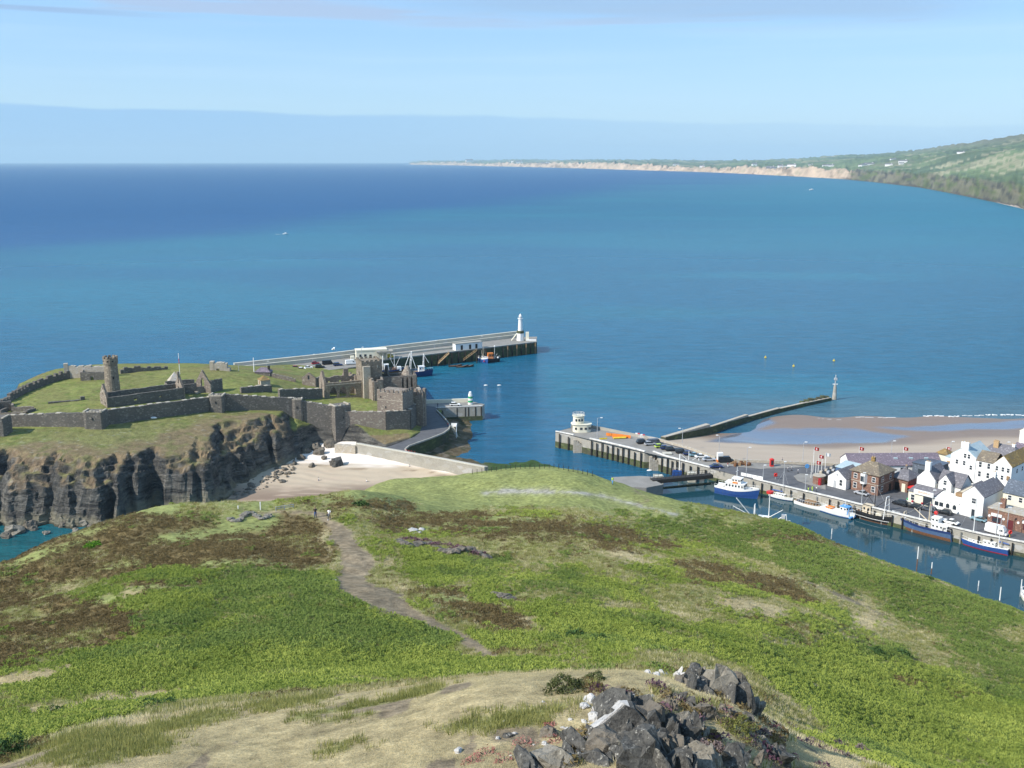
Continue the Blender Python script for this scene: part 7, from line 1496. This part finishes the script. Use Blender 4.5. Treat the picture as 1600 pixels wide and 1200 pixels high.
def plate(pts, v0, dep, lean, mat, parent, name='slab'):                # one big split plate, its outline in the plane facing us
    y = HG(pts[0][0], v0)[1]; b = MB(); F = [Vector(WD(u, v, y+(1170-v)*lean)) for u, v in pts]; n = len(F)
    B = [p+Vector((.12*math.sin(i*2.1), dep, -.25+.1*math.cos(i*1.7))) for i, p in enumerate(F)]; b.v = [tuple(p) for p in F+B]
    b.f = [tuple(range(n)), tuple(reversed(range(n, 2*n)))]+[(i, n+i, n+(i+1) % n, (i+1) % n) for i in range(n)]; b.f = [tuple(reversed(f)) for f in b.f]; return parent.w(b, name, M[mat])
oc = T('rock_outcrop', WD(975, 1140, 30), 'big dark wedge of slate with a white edge along its sloping left side', 'rock outcrop')
plate([(918,1160),(946,1130),(978,1103),(992,1108),(1008,1126),(1016,1150),(1008,1180),(960,1176),(928,1172)], 1165, .9, .006, 'rock_dark', oc)
plate([(912,1156),(944,1125),(975,1099),(984,1104),(950,1131),(922,1163)], 1163, .8, .006, 'rock_pale', oc, 'white_edge')  # white strip along the wedge's upper left edge
plate([(1012,1125),(1024,1112),(1034,1132),(1036,1175),(1016,1182)], 1160, .8, .004, 'rock_dark', oc)
plate([(1040,1140),(1052,1124),(1064,1145),(1066,1195),(1040,1195)], 1165, .7, .004, 'rock_dark', oc)
plate([(860,1192),(900,1180),(950,1172),(960,1180),(955,1210),(850,1210)], 1192, .7, .004, 'rock_dark', oc)
plate([(1000,1165),(1030,1158),(1042,1180),(1040,1212),(985,1212)], 1190, .7, .004, 'rock_dark', oc)
def stone_at(u, v, s, mat, label, group=None, lift=.0, flat=.6):
    p = HG(u, v); o = solo(rock_mb(s, s*.8, s*flat, int(u*3+v)).xf(Matrix.Rotation(u*.7, 4, 'Z')), 'stone', M[mat], label, 'stone', group, None); o.location = (p[0], p[1], p[2]+s*flat*.3+lift)
for u, v, s, m, lb in ((856,1150,.42,'rock_shore','greenish rounded stone with small white stones beside it'),(851,1164,.14,'rock_pale','small white stone below the greenish rounded stone'),(794,1153,.2,'rock_dark','dark stone left of the greenish rounded stone'),(778,1156,.13,'rock_pale','pale pebble left of the dark stone'),(716,1176,.2,'rock_pale','pale stone at the bottom edge, leftmost of the scattered stones'),
    (923,1096,.32,'rock_pale','white quartz stone leaning at the top of the scattered quartz'),(913,1106,.26,'rock_pale','white quartz stone below the leaning one'),(931,1110,.28,'rock_pale','grey-white stone in the quartz scatter'),(963,1092,.4,'rock_shore','grey mossy stone at the head of the quartz scatter'),(984,1090,.25,'rock_pale','flat white stone right of the grey mossy stone'),(1006,1104,.2,'rock_pale','round white stone beside the yellow flowers'),(1019,1089,.12,'rock_pale','small white stone just above the yellow flowers'),(928,1125,.35,'rock_pale','flat pale slab below the quartz scatter'),(886,1141,.12,'rock_pale','small pale stone in the pink turf'),(395,1089,.35,'heather_rock','dark turf clod on the edge of the near knoll')):
    if m == 'heather_rock': m = 'rock_dark'
    stone_at(u, v, s, m, lb)
for k in range(26):
    u = ro.uniform(780, 1000); v = ro.uniform(1085, 1195); stone_at(u, v, ro.uniform(.05, .13), 'rock_pale', 'tiny pale stone lying in the dry turf near the outcrop', 'tiny stones in the dry turf')
# rocky knolls further down the hill
def knoll(pts, mat, label, s0=1.0):
    P = HG(*pts[0]); t = T('rock_outcrop', P, label, 'rock outcrop')
    for i, (u, v) in enumerate(pts):
        p = HG(u, v); s = s0*(.6+.7*ro.rand()); b = rock_mb(s*1.3, s, s*.5, int(u+v*3)); b.xf(Matrix.Translation((p[0], p[1], p[2]+s*.08)) @ Matrix.Rotation(ro.uniform(0, 3), 4, 'Z') @ Matrix.Rotation(.2, 4, 'Y')); t.w(b, 'slab', M[mat])
knoll([(u, v) for u, v in zip(np.linspace(358, 418, 22), 810+6*np.sin(np.linspace(0, 9, 22))-np.linspace(0, 6, 22))], 'rock_lichen', 'pale lichened rock hump beside the path left of the walkers', .55)
knoll([(u, v) for u, v in zip(np.linspace(622, 760, 30), 848+np.linspace(0, 20, 30)+4*np.sin(np.linspace(0, 14, 30)))], 'rock_shore', 'long grey rock rib hung with purple heather right of the path', .75)
knoll([(773,930),(780,932),(788,934),(796,938)], 'rock_shore', 'small lichened rock right of the brown heather bank', .6)
knoll([(646,830),(660,828),(652,834)], 'rock_pale', 'small pale rock above the purple heather rib', .7)
knoll([(512,905),(522,909),(505,912)], 'rock_pale', 'pale stones on the left edge of the path below the walkers', .4)
# ------------------------------------------------------------ people
def person(P, ang, label, shirt, trousers, h=1.75, hair='hair', stride=.25, sleeves=True, group=None, bag=False, headtilt=0, simple=False):
    t = T('person', P, label, 'person', group, ang); k = h/1.75; t.e.scale = (k, k, k)
    def tubes(paths, mat, name, n=8):
        b = MB()
        for pts in paths:
            st = len(b.v)
            for (p, r, ry) in pts:
                for i in range(n): a = 2*math.pi*i/n; b.v.append((p[0]+r*math.cos(a), p[1]+ry*math.sin(a), p[2]))
            m = len(pts)
            for j in range(m-1):
                for i in range(n): q = (i+1) % n; b.f.append((st+j*n+i, st+j*n+q, st+(j+1)*n+q, st+(j+1)*n+i))
            b.f.append(tuple(st+i for i in reversed(range(n)))); b.f.append(tuple(st+(m-1)*n+i for i in range(n)))
        return t.p(b, name, mat, smooth=True)
    s = stride
    # body: one surface from feet through trunk to crown, arms joined at the shoulders
    J = [(0, 0, .95), (-.09, 0, .92), (-.10, -s*.45, .50), (-.10, -s, .09), (-.10, -s-.14, .04), (.09, 0, .92), (.10, s*.30, .50), (.10, s, .09), (.10, s-.14, .04), (0, 0, 1.2), (0, 0, 1.42), (0, -.01, 1.50), (0, -.02, 1.56), (0, -.03, 1.66),
         (-.19, 0, 1.39), (-.24, s*.3, 1.12), (-.23, s*.1, .88), (-.22, -.02, .80), (.19, 0, 1.39), (.24, -s*.3, 1.12), (.23, -s*.6, .90), (.22, -s*.7, .82)]
    Ed = [(0,1),(1,2),(2,3),(3,4),(0,5),(5,6),(6,7),(7,8),(0,9),(9,10),(10,11),(11,12),(12,13),(10,14),(14,15),(15,16),(16,17),(10,18),(18,19),(19,20),(20,21)]
    R = [.12,.085,.055,.04,.035,.085,.055,.04,.035,.115,.11,.05,.075,.085,.05,.038,.03,.035,.05,.038,.03,.035]
    me = bpy.data.meshes.new('body'); me.from_pydata(J, Ed, []); me.materials.append(M['skin']); o = bpy.data.objects.new('body', me); col.objects.link(o); o.parent = t.e
    bm_ = __import__('bmesh').new(); bm_.from_mesh(me); sl_ = bm_.verts.layers.skin.verify(); bm_.verts.ensure_lookup_table()
    for v, r in zip(bm_.verts, R): v[sl_].radius = (r, r*.9)
    bm_.verts[0][sl_].use_root = True; bm_.to_mesh(me); bm_.free()
    o.modifiers.new('skin', 'SKIN'); sm = o.modifiers.new('smooth', 'SUBSURF'); sm.levels = 1; sm.render_levels = 1
    tubes([[((0, 0, .90), .155, .12), ((0, 0, 1.1), .15, .115), ((0, 0, 1.3), .19, .13), ((0, 0, 1.42), .19, .11), ((0, 0, 1.48), .09, .08)], [((-.22, 0, 1.42), .06, .06), ((-.245, s*.2, 1.15), .065, .065)], [((.22, 0, 1.42), .06, .06), ((.245, -s*.2, 1.15), .065, .065)]], M[shirt], 'shirt')
    tubes([[((-.1, -s*1.0, .10), .065, .07), ((-.1, -s*.45, .50), .08, .085), ((-.09, 0, .95), .105, .115)], [((.1, s*1.0, .10), .065, .07), ((.1, s*.30, .50), .08, .085), ((.09, 0, .95), .105, .115)]], M[trousers], 'trousers')
    t.p(MB().sphere((0, .0, 1.70), .115, 10, 6), 'hair', M[hair], smooth=True)
    t.p(MB().box(-.15, -s-.2, 0, -.05, -s+.08, .1), 'shoe', M['white' if bag else 'timber_dark']); t.p(MB().box(.05, s-.2, 0, .15, s+.08, .1), 'shoe', M['white' if bag else 'timber_dark'])
    if bag: t.p(MB().box(-.36, -.1, .55, -.26, .15, .95), 'bag', M['timber_dark'])
    return t
person(HG(493, 809), .1, 'walker in a black t-shirt and blue jeans, left of the pair on the path', 'timber_dark', 'denim', 1.76, 'wood', .16)
person(HG(514.5, 812), -.2, 'walker in white t-shirt and dark trousers with a bag, right of the pair', 'white', 'car_grey', 1.78, 'hair', .22, bag=True)
for u, v, s, tr, lb in ((1263,766.5,'car_grey','hivis','worker with hi-vis trousers, left of the trio on the quay'),(1269,767.5,'hivis','hivis','worker all in yellow hi-vis in the middle of the trio on the quay'),(1275.5,768,'white','car_grey','person in a white top, right of the trio on the quay')):
    person(W(u, v, ZT), .3, lb, s, tr, 1.75)
for u, v, s, lb in ((1231,736.5,'white','person in a white shirt crossing the road, left of three'),(1237,735.5,'white','person in a white shirt crossing the road, middle of three'),(1247,740,'white','person in a white shirt nearest the terrace'),(1137,730,'red','person in a red top beside the pier kiosk'),(1124.5,738,'white','person in white at the landward end of the pier'),(1222,723,'silver','person sitting height figure by the promenade wall'),(1168,727,'silver','person beside the fishing gear heaps')):
    person(W(u, v, ZT), .8, lb.replace('sitting height figure', 'in grey standing'), s, 'car_grey' if s != 'red' else 'white', 1.72)
for u, v, s, lb in ((700,667,'car_red','person in dark red walking at the bend of the castle road'),(684,636,'car_grey','person in grey by the jetty entrance')): person(W(u, v, ZR), .4, lb, s, 'denim', 1.72)
for i, (u, v) in enumerate(((635,706),(639,707),(643,707.5),(648,709))): person(W(u, v+2.5, 5.6), .4*i, 'figure in red standing behind the causeway wall, '+ORD[i]+(' of four from the left' if i else ' of four'), 'red', 'car_grey' if i % 2 else 'red', 1.6, group='red clad group behind the causeway wall')
tag(MB().prism(loc3([(626,706.5),(660,714),(664,711),(630,704)], 5.6), 3, 5.6).build('landing', M['deck']), kind='structure')
for i, (u, v, s) in enumerate(((562,703,'red'),(570,706,'white'),(585,708,'car_grey'),(602,712,'navy'),(625,716,'white'),(640,733,'white'),(498,753,'white'),(573,756,'white'))):
    z = bzf(*W(u, v, 3.6)[:2]); person(W(u, v, z), i*.8, ('beachgoer in red close under the causeway wall','beachgoer in white under the causeway wall','beachgoer in grey midway along the wall foot','beachgoer in navy by the wall','beachgoer in white where the wall nears the hill','beachgoer in white far right on the sand','beachgoer in white low on the left sand','beachgoer in white on the lower sand near the hill')[i], s, 'denim', 1.65)
person(HG(957, 757, 150), .4, 'walker in a yellow-green jacket at the brow of the hill above the harbour', 'hivis', 'sky_blue', 1.8)
# posts, bench rail, fences on the hill
def hpost(u, v, h, label, mat='white', r=.07): p = HG(u, v); o = solo(MB().box(-r, -r, -.3, r, r, h), 'marker_post', M[mat], label, 'post', 'marker posts on the hill', None); o.location = p
hpost(407, 797, 1.3, 'white marker post left of the walkers'); hpost(372, 795, .5, 'short white marker post far left of the path')
P = HG(445, 797); t = T('wooden_rail', P, 'pale green rail fence beside the path left of the walkers', 'fence', None, .5)
for x in (-1.4, 0, 1.4): t.p(MB().box(x-.05, -.05, -.2, x+.05, .05, .75), 'post', M['steel'])
for z in (.35, .65): t.p(MB().box(-1.5, -.03, z, 1.5, .03, z+.09), 'rail', M['steel'])
P = WD(183, 809, 155); t = T('railing_fence', HG(185, 808), 'small pale railing at the left brow of the hill above the cove', 'fence', None, -.15)
for x in (-.9, .1, 1.0): t.p(MB().box(x-.05, -.05, -.5, x+.05, .05, .95), 'post', M['steel'])
for z in (.4, .8): t.p(MB().box(-1, -.03, z, 1.0, .03, z+.07), 'rail', M['steel'])
t = T('fence_line', HG(770, 735), 'thin line of fence posts along the grassy brow above the harbour', 'fence')
for k in range(26):
    u = 738+k*7.5; v = np.interp(u, [740,800,870,930], [736,728,727,740])
    p = HG(u, v+5, 180)
    if p[1] < 185: continue
    b = MB().box(p[0]-.06, p[1]-.06, p[2]-.3, p[0]+.06, p[1]+.06, p[2]+1.15); t.w(b, 'post', M['timber_dark'])
b = MB()
for u0, v0, u1, v1, w in ((1440,650.3,1475,650,.9),(1480,651,1500,650.6,.8),(1540,648.6,1558,648.4,1.0),(1564,648.6,1590,648.2,1.1),(1592,649,1640,648.6,.9),(1240,651.5,1300,656,.35),(1300,656,1380,661,.3),(1380,661,1420,662,.3),(1500,649.6,1538,649,.4),(1330,652,1400,652.6,.35)):
    p = W(u0, v0, .12); q = W(u1, v1, .12); n = 10
    for k in range(n):
        if (k*7+int(u0)) % 5 == 0: continue
        a = [p[i]+(q[i]-p[i])*k/n for i in range(3)]; c = [p[i]+(q[i]-p[i])*(k+1)/n for i in range(3)]; j = .5*math.sin(k*1.9+u0); b.box(a[0], a[1]+j, .02, c[0], a[1]+w+j, .16)
tag(b.build('surf', M['white']), kind='stuff')
# the white bird over the castle and gulls on the wall
def gull(P, s, label, fly=True):
    t = T('gull', P, label, 'gull', 'gulls'); b = MB(); b.sphere((0, 0, 0), .16*s, 8, 6, .8)
    for q in range(len(b.v)): b.v[q] = (b.v[q][0]*2.6, b.v[q][1], b.v[q][2])
    t.p(b, 'body', M['white'], smooth=True)
    if fly:
        for sg in (-1, 1): w = MB(); w.v = [(.2*s, 0, .05), (-.2*s, 0, .05), (-.1*s, sg*.6*s, .35*s), (.2*s, sg*.6*s, .33*s), (-.25*s, sg*1.2*s, .2*s), (.2*s, 0, .09), (-.2*s, 0, .09), (-.1*s, sg*.6*s, .38*s), (.2*s, sg*.6*s, .36*s)]; w.f = [(0,1,2,3),(3,2,4),(5,8,7,6),(8,4,7)]; t.p(w, 'wing', M['white'])
for u, v, y, s, lb in ((521,546,420,2.0,'white gull flying in front of the breakwater parapet'),):
    gull(WD(u, v, y), s, lb)
for u, v, lb in ((240,655,'white gull sitting on the slope below the castle wall'),(27,663,'white gull at the foot of the left castle wall')): p = IG(u, v); gull((p[0], p[1], p[2]+.4), 3.0, lb, False)
for u, v in ((759,602),(780,602),(1015,735)): gull(W(u, v, .2), 2.4, 'white gull floating on the harbour mouth', False)
# ------------------------------------------------------------ growing plants
def gn_scatter(name, pts, scl, rot, tint, srcs, label_kind='stuff'):
    me = bpy.data.meshes.new(name); n = len(pts); me.vertices.add(n); me.vertices.foreach_set('co', np.asarray(pts, np.float32).ravel())
    for k, a, ty in (('scl', scl, 'FLOAT'), ('tint', tint, 'FLOAT')):
        at = me.attributes.new(k, ty, 'POINT'); at.data.foreach_set('value', np.asarray(a, np.float32))
    at = me.attributes.new('rot', 'FLOAT_VECTOR', 'POINT'); at.data.foreach_set('vector', np.asarray(rot, np.float32).ravel())
    at = me.attributes.new('pick', 'INT', 'POINT'); at.data.foreach_set('value', rng.randint(0, len(srcs), n).astype(np.int32))
    o = bpy.data.objects.new(name, me); col.objects.link(o); tag(o, kind='stuff')
    ng = bpy.data.node_groups.new('scatter '+name, 'GeometryNodeTree'); ng.interface.new_socket('Geometry', in_out='INPUT', socket_type='NodeSocketGeometry'); ng.interface.new_socket('Geometry', in_out='OUTPUT', socket_type='NodeSocketGeometry')
    gi = ng.nodes.new('NodeGroupInput'); go = ng.nodes.new('NodeGroupOutput'); jn = ng.nodes.new('GeometryNodeJoinGeometry')
    pk = ng.nodes.new('GeometryNodeInputNamedAttribute'); pk.data_type = 'INT'; pk.inputs[0].default_value = 'pick'
    sc = ng.nodes.new('GeometryNodeInputNamedAttribute'); sc.data_type = 'FLOAT'; sc.inputs[0].default_value = 'scl'
    ro_ = ng.nodes.new('GeometryNodeInputNamedAttribute'); ro_.data_type = 'FLOAT_VECTOR'; ro_.inputs[0].default_value = 'rot'
    for k, s in enumerate(srcs):
        ip = ng.nodes.new('GeometryNodeInstanceOnPoints'); oi = ng.nodes.new('GeometryNodeObjectInfo'); oi.inputs['Object'].default_value = s
        cp = ng.nodes.new('FunctionNodeCompare'); cp.data_type = 'INT'; cp.operation = 'EQUAL'; ng.links.new(pk.outputs[0], cp.inputs[2]); cp.inputs[3].default_value = k
        ng.links.new(gi.outputs[0], ip.inputs['Points']); ng.links.new(oi.outputs['Geometry'], ip.inputs['Instance']); ng.links.new(cp.outputs[0], ip.inputs['Selection']); ng.links.new(ro_.outputs[0], ip.inputs['Rotation']); ng.links.new(sc.outputs[0], ip.inputs['Scale']); ng.links.new(ip.outputs[0], jn.inputs[0])
    ng.links.new(jn.outputs[0], go.inputs[0])
    md = o.modifiers.new('scatter', 'NODES'); md.node_group = ng; return o
def src(mb, name, mat): o = bpy.data.objects.new(name, mb.mesh(name, mat)); return o
pr = np.random.RandomState(5)
def frond_clump(n, h, spread, w, seed):
    r = np.random.RandomState(seed); b = MB()
    for i in range(n):
        a = r.uniform(0, 2*math.pi); R = spread*math.sqrt(r.rand()); x, y = R*math.cos(a)*.6, R*math.sin(a)*.6; hh = h*r.uniform(.55, 1); L = r.uniform(.5, 1)*spread*.8; ww = w*r.uniform(.7, 1.2); a2 = a+r.uniform(-.8, .8)
        dx, dy = math.cos(a2), math.sin(a2); px, py = -dy*ww, dx*ww; p1 = (x+dx*L*.45, y+dy*L*.45, hh); p2 = (x+dx*L, y+dy*L, hh*.75)
        b.poly([(x-px*.3, y-py*.3, hh*.45), (p1[0]-px, p1[1]-py, p1[2]), (p1[0]+px, p1[1]+py, p1[2]*1.02), (x+px*.3, y+py*.3, hh*.45)]); b.poly([(p1[0]-px, p1[1]-py, p1[2]), p2, (p1[0]+px, p1[1]+py, p1[2]*1.02)])
    return b
def tuft(n, h, spread, w, seed, lean=.4):
    r = np.random.RandomState(seed); b = MB()
    for i in range(n):
        a = r.uniform(0, 2*math.pi); R = spread*math.sqrt(r.rand()); x, y = R*math.cos(a), R*math.sin(a); hh = h*r.uniform(.5, 1); l = lean*hh*r.uniform(.2, 1); a2 = r.uniform(0, 6.28); px, py = -math.sin(a2)*w, math.cos(a2)*w
        b.poly([(x-px, y-py, -.03), (x+px, y+py, -.03), (x+math.cos(a)*l, y+math.sin(a)*l, hh)])
    return b
def bushy(n, h, R0, s, seed):
    r = np.random.RandomState(seed); b = MB()
    for i in range(n):
        a = r.uniform(0, 2*math.pi); e = math.asin(r.rand()); rr = R0*r.uniform(.7, 1); c = np.array([rr*math.cos(a)*math.cos(e), rr*math.sin(a)*math.cos(e), h*math.sin(e)*r.uniform(.7, 1)])
        q = r.normal(size=(3, 3))*s; b.poly([tuple(c+q[0]), tuple(c+q[1]), tuple(c+q[2])])
    return b
S_br = [src(frond_clump(26, .42, .48, .045, k), 'bracken clump', M['bracken']) for k in range(3)]
S_db = [src(frond_clump(26, .42, .52, .055, 10+k), 'dark bracken clump', M['dark_bracken']) for k in range(3)]
S_he = [src(bushy(46, .26, .38, .06, 20+k), 'heather clump', M['heather']) for k in range(3)]
S_hb = [src(bushy(46, .3, .36, .05, 30+k), 'flowering heather clump', M['heather_bloom']) for k in range(2)]
S_gg = [src(tuft(22, .34, .30, .02, 40+k), 'grass tuft', M['grass_green']) for k in range(3)]
S_gd = [src(tuft(20, .17, .26, .014, 50+k, 1.1), 'dry grass tuft', M['grass_dry']) for k in range(3)]
# candidate points with a density that falls off with distance
def cands(n, r0, r1, p):
    a = pr.uniform(-36, 36, n)*math.pi/180; q = pr.rand(n); k = 2-p; r = (r0**k+q*(r1**k-r0**k))**(1/k); return np.sin(a)*r, np.cos(a)*r
def sample(n, r0, r1, p, classes, minD=0):
    x, y = cands(n, r0, r1, p); a = np.arctan2(x, y); r = np.hypot(x, y)
    j = np.clip(np.round((a-AZ[0])/(AZ[1]-AZ[0])).astype(int), 0, len(AZ)-1); i = np.clip(np.round(np.interp(r, RR, np.arange(len(RR)))).astype(int), 0, len(RR)-1)
    i2 = np.clip(i+np.round(pr.normal(size=n)*3).astype(int), 0, len(RR)-1); j2 = np.clip(j+np.round(pr.normal(size=n)*4*60/np.maximum(r, 30)).astype(int), 0, len(AZ)-1)
    m = np.isin(HC[i2, j2], classes) & HVIS[i, j] & ~np.isin(HC[i, j], [5, 7]); x, y = x[m], y[m]; return x, y, hz(x, y)
def put(name, n, r0, r1, p, classes, srcs, s0, s1, grow=0.0):
    x, y, z = sample(n, r0, r1, p, classes); D = np.hypot(x, y); k = len(x)
    patch = np.clip(.5+.55*fbm(x/3.5, y/3.5, 3, 3)+.5*fbm(x/14, y/14, 3, 6), 0, 1)
    gn_scatter(name, np.stack([x, y, z-.03], 1), (s0+(s1-s0)*pr.rand(k))*(1+grow*D/100)*(.75+.5*patch), np.stack([pr.normal(size=k)*.12, pr.normal(size=k)*.12, pr.rand(k)*6.28], 1), np.clip(patch*.75+.3*pr.rand(k)-.05, 0, 1), srcs)
    return k
cnt = []
cnt.append(put('bracken_bed', 270000, 50, 270, 1.35, [1], S_br, .4, .85, .15))
cnt.append(put('dark_bracken_bed', 225000, 50, 270, 1.35, [2], S_db, .4, .85, .15))
cnt.append(put('heather_bed', 130000, 26, 230, 1.4, [3], S_he, .5, 1.0, .15))
cnt.append(put('heather_bloom_bed', 40000, 24, 200, 1.2, [8], S_hb, .35, .8, .2))
cnt.append(put('rough_grass', 200000, 24, 230, 1.4, [0, 2], S_gg, .4, .95, .3))
cnt.append(put('dry_grass', 155000, 46, 200, 1.5, [4, 0, 2], S_gd, .5, 1.1, .3))
cnt.append(put('knoll_grass', 220000, 22, 46, 1.0, [4, 0, 8], S_gd, .14, .42))
ox = []
for _ in range(1500):
    u = ro.uniform(880, 1240); v = ro.uniform(1070, 1199)
    if fbm(np.array(u/22), np.array(v/12), 2, 3) < .0: continue
    ox.append(HG(u, v, 15, .05))
gn_scatter('outcrop_grass', ox, .5+.6*pr.rand(len(ox)), np.stack([pr.normal(size=len(ox))*.15]*2+[pr.rand(len(ox))*6.28], 1), pr.rand(len(ox)), S_gd+S_gd+[S_gg[0], S_he[0], S_he[1], S_hb[0]])
# named clumps that stand out
def bush(u, v, R, h, mat, label, n=900, s=.05, dy=0, cat='bush', name='gorse_bush', seed=1):
    p = HG(u, v); r = np.random.RandomState(seed); b = MB()
    for i in range(n):
        a = r.uniform(0, 6.28); e = math.asin(r.rand()**.8); bump = 1+.22*math.sin(a*3+seed)+.15*math.sin(a*5+e*4); rr = R*r.uniform(.72, 1)*bump; c = np.array([rr*math.cos(a)*math.cos(e), rr*math.sin(a)*math.cos(e), h*bump*math.sin(e)*r.uniform(.75, 1)]); q = r.normal(size=(3, 3))*s; b.poly([tuple(c+q[0]), tuple(c+q[1]), tuple(c+q[2])])
    t = T(name, p, label, cat); t.p(b, 'foliage', mat)
    st = MB()
    for i in range(7): a = i*.9; st.tube((0, 0, -.1), (R*.5*math.cos(a), R*.5*math.sin(a), h*.6), .03, .015, 4)
    t.p(st, 'stem', M['timber_dark']); return t
def leafc(name, c1, c2):
    t = MT(name, .8, .15); p = t.pos(gen='World'); t.color(t.mix(t.rng(t.noise(3.0, 4, p), .35, .65), c1, c2)); return t.m
BG = leafc('dark bush leaves', (.05, .065, .022), (.11, .12, .045)); BH = leafc('dusty heather', (.14, .1, .1), (.26, .21, .19)); BO = leafc('olive bush', (.11, .12, .03), (.2, .2, .06)); BD = leafc('deep green gorse', (.03, .065, .02), (.075, .13, .035)); BB = leafc('bright fern', (.08, .2, .015), (.18, .34, .03)); BR = leafc('red pink thrift', (.3, .1, .09), (.42, .2, .17)); BY = leafc('yellow flowers', (.35, .33, .03), (.5, .45, .06))
bush(880, 1080, .75, .55, BG, 'dark green heather bush on the dry knoll', 1600, .035, seed=3); bush(930, 1064, .5, .28, BG, 'smaller low bush right of the dark heather bush', 700, .035, seed=4); bush(905, 1072, .35, .25, BG, 'small clump joining the two dark bushes', 400, .03, seed=5)
bush(1150, 1145, .75, .5, BO, 'olive green bush on the slate outcrop', 1500, .03, seed=6); bush(1110, 1180, .6, .4, BH, 'greyish dead heather bush at the foot of the outcrop', 1500, .03, seed=7); bush(1190, 1150, .35, .3, BH, 'small grey heather clump right of the olive bush', 500, .03, seed=8)
bush(1270, 1165, .5, .4, BH, 'grey-purple heather bush in the dry grass below the outcrop', 900, .03, seed=9); bush(1345, 1178, .6, .5, BH, 'larger grey-purple heather bush at the bottom right', 1100, .035, seed=10)
bush(900, 995, .9, .5, BD, 'dark gorse bush on the slope above the near knoll', 700, .07, seed=11); bush(935, 1002, .8, .45, BD, 'second dark gorse bush right of the first on the slope', 600, .07, seed=12)
bush(1365, 1022, 1.2, .6, BD, 'grey-green gorse clump in the middle of the right slope', 700, .1, seed=13); bush(1405, 1024, 1.0, .6, BD, 'gorse clump just right of the grey-green one', 600, .1, seed=14); bush(1450, 905, .9, .5, BD, 'dark shrub near the brow above the piles', 400, .1, seed=15)
bush(147, 853, 1.1, .5, BB, 'bright green fern clump alone in the brown heather', 500, .1, seed=16); bush(139, 856, .8, .35, BB, 'lower left lobe of bright fern in the brown heather', 300, .1, seed=17)
bush(5, 1185, 1.1, .9, BD, 'dark shaded bush at the bottom left corner', 1500, .05, seed=18); bush(245, 1108, 1.2, .3, BD, 'low dark bush under the edge of the near knoll', 600, .05, seed=19); bush(88, 1118, 1.0, .35, BD, 'low bush left along the edge of the near knoll', 500, .05, seed=20)
bush(775, 872, 1.0, .4, BG, 'dark heather lump at the right end of the grey rib', 400, .08, seed=21); bush(563, 789, 1.4, .5, BD, 'dark green shrub on the brown ridge behind the walkers', 500, .12, seed=22)
bush(985, 1110, .22, .12, BY, 'yellow flower cushion beside the white stones', 400, .02, seed=23, cat='flowers', name='yellow_flowers')
for k, (u, v, R) in enumerate(((1050,1044,.6),(1075,1047,.5),(1030,1046,.4),(870,1160,.5),(820,1165,.5),(760,1180,.5),(900,1150,.3),(860,1135,.25),(1130,1108,.4),(1200,1135,.35),(790,1190,.5),(740,1192,.4))):
    bush(u, v, R, .07, BR, ('long pink thrift cushion above the right outcrop','pink cushion nearest the dark outcrop top','small pink cushion at the left end of the upper three','pink turf right of the greenish stone','pink turf below the dark stone','pink turf near the bottom edge','pink tuft under the quartz slab','pink flowers above the greenish stone','pink cushion between the two outcrops','pink tuft right of the olive bush','pink turf at the bottom edge right of the pale stone','pink turf at the bottom edge by the leftmost pale stone')[k], 350, .02, seed=30+k, cat='flowers', name='thrift_cushion')
BPH = leafc('purple heather', (.10, .05, .065), (.2, .11, .13))
for k in range(12):
    u = 630+k*11+ro.uniform(-4, 4); v = 843+k*2.0+ro.uniform(-3, 3); bush(u, v, .8, .35, BPH, 'purple heather hanging on the grey rock rib, '+ORD[k]+(' of twelve from the left' if k else ' of twelve'), 220, .09, seed=50+k, name='heather_bush').e['group'] = 'purple heather on the rock rib'
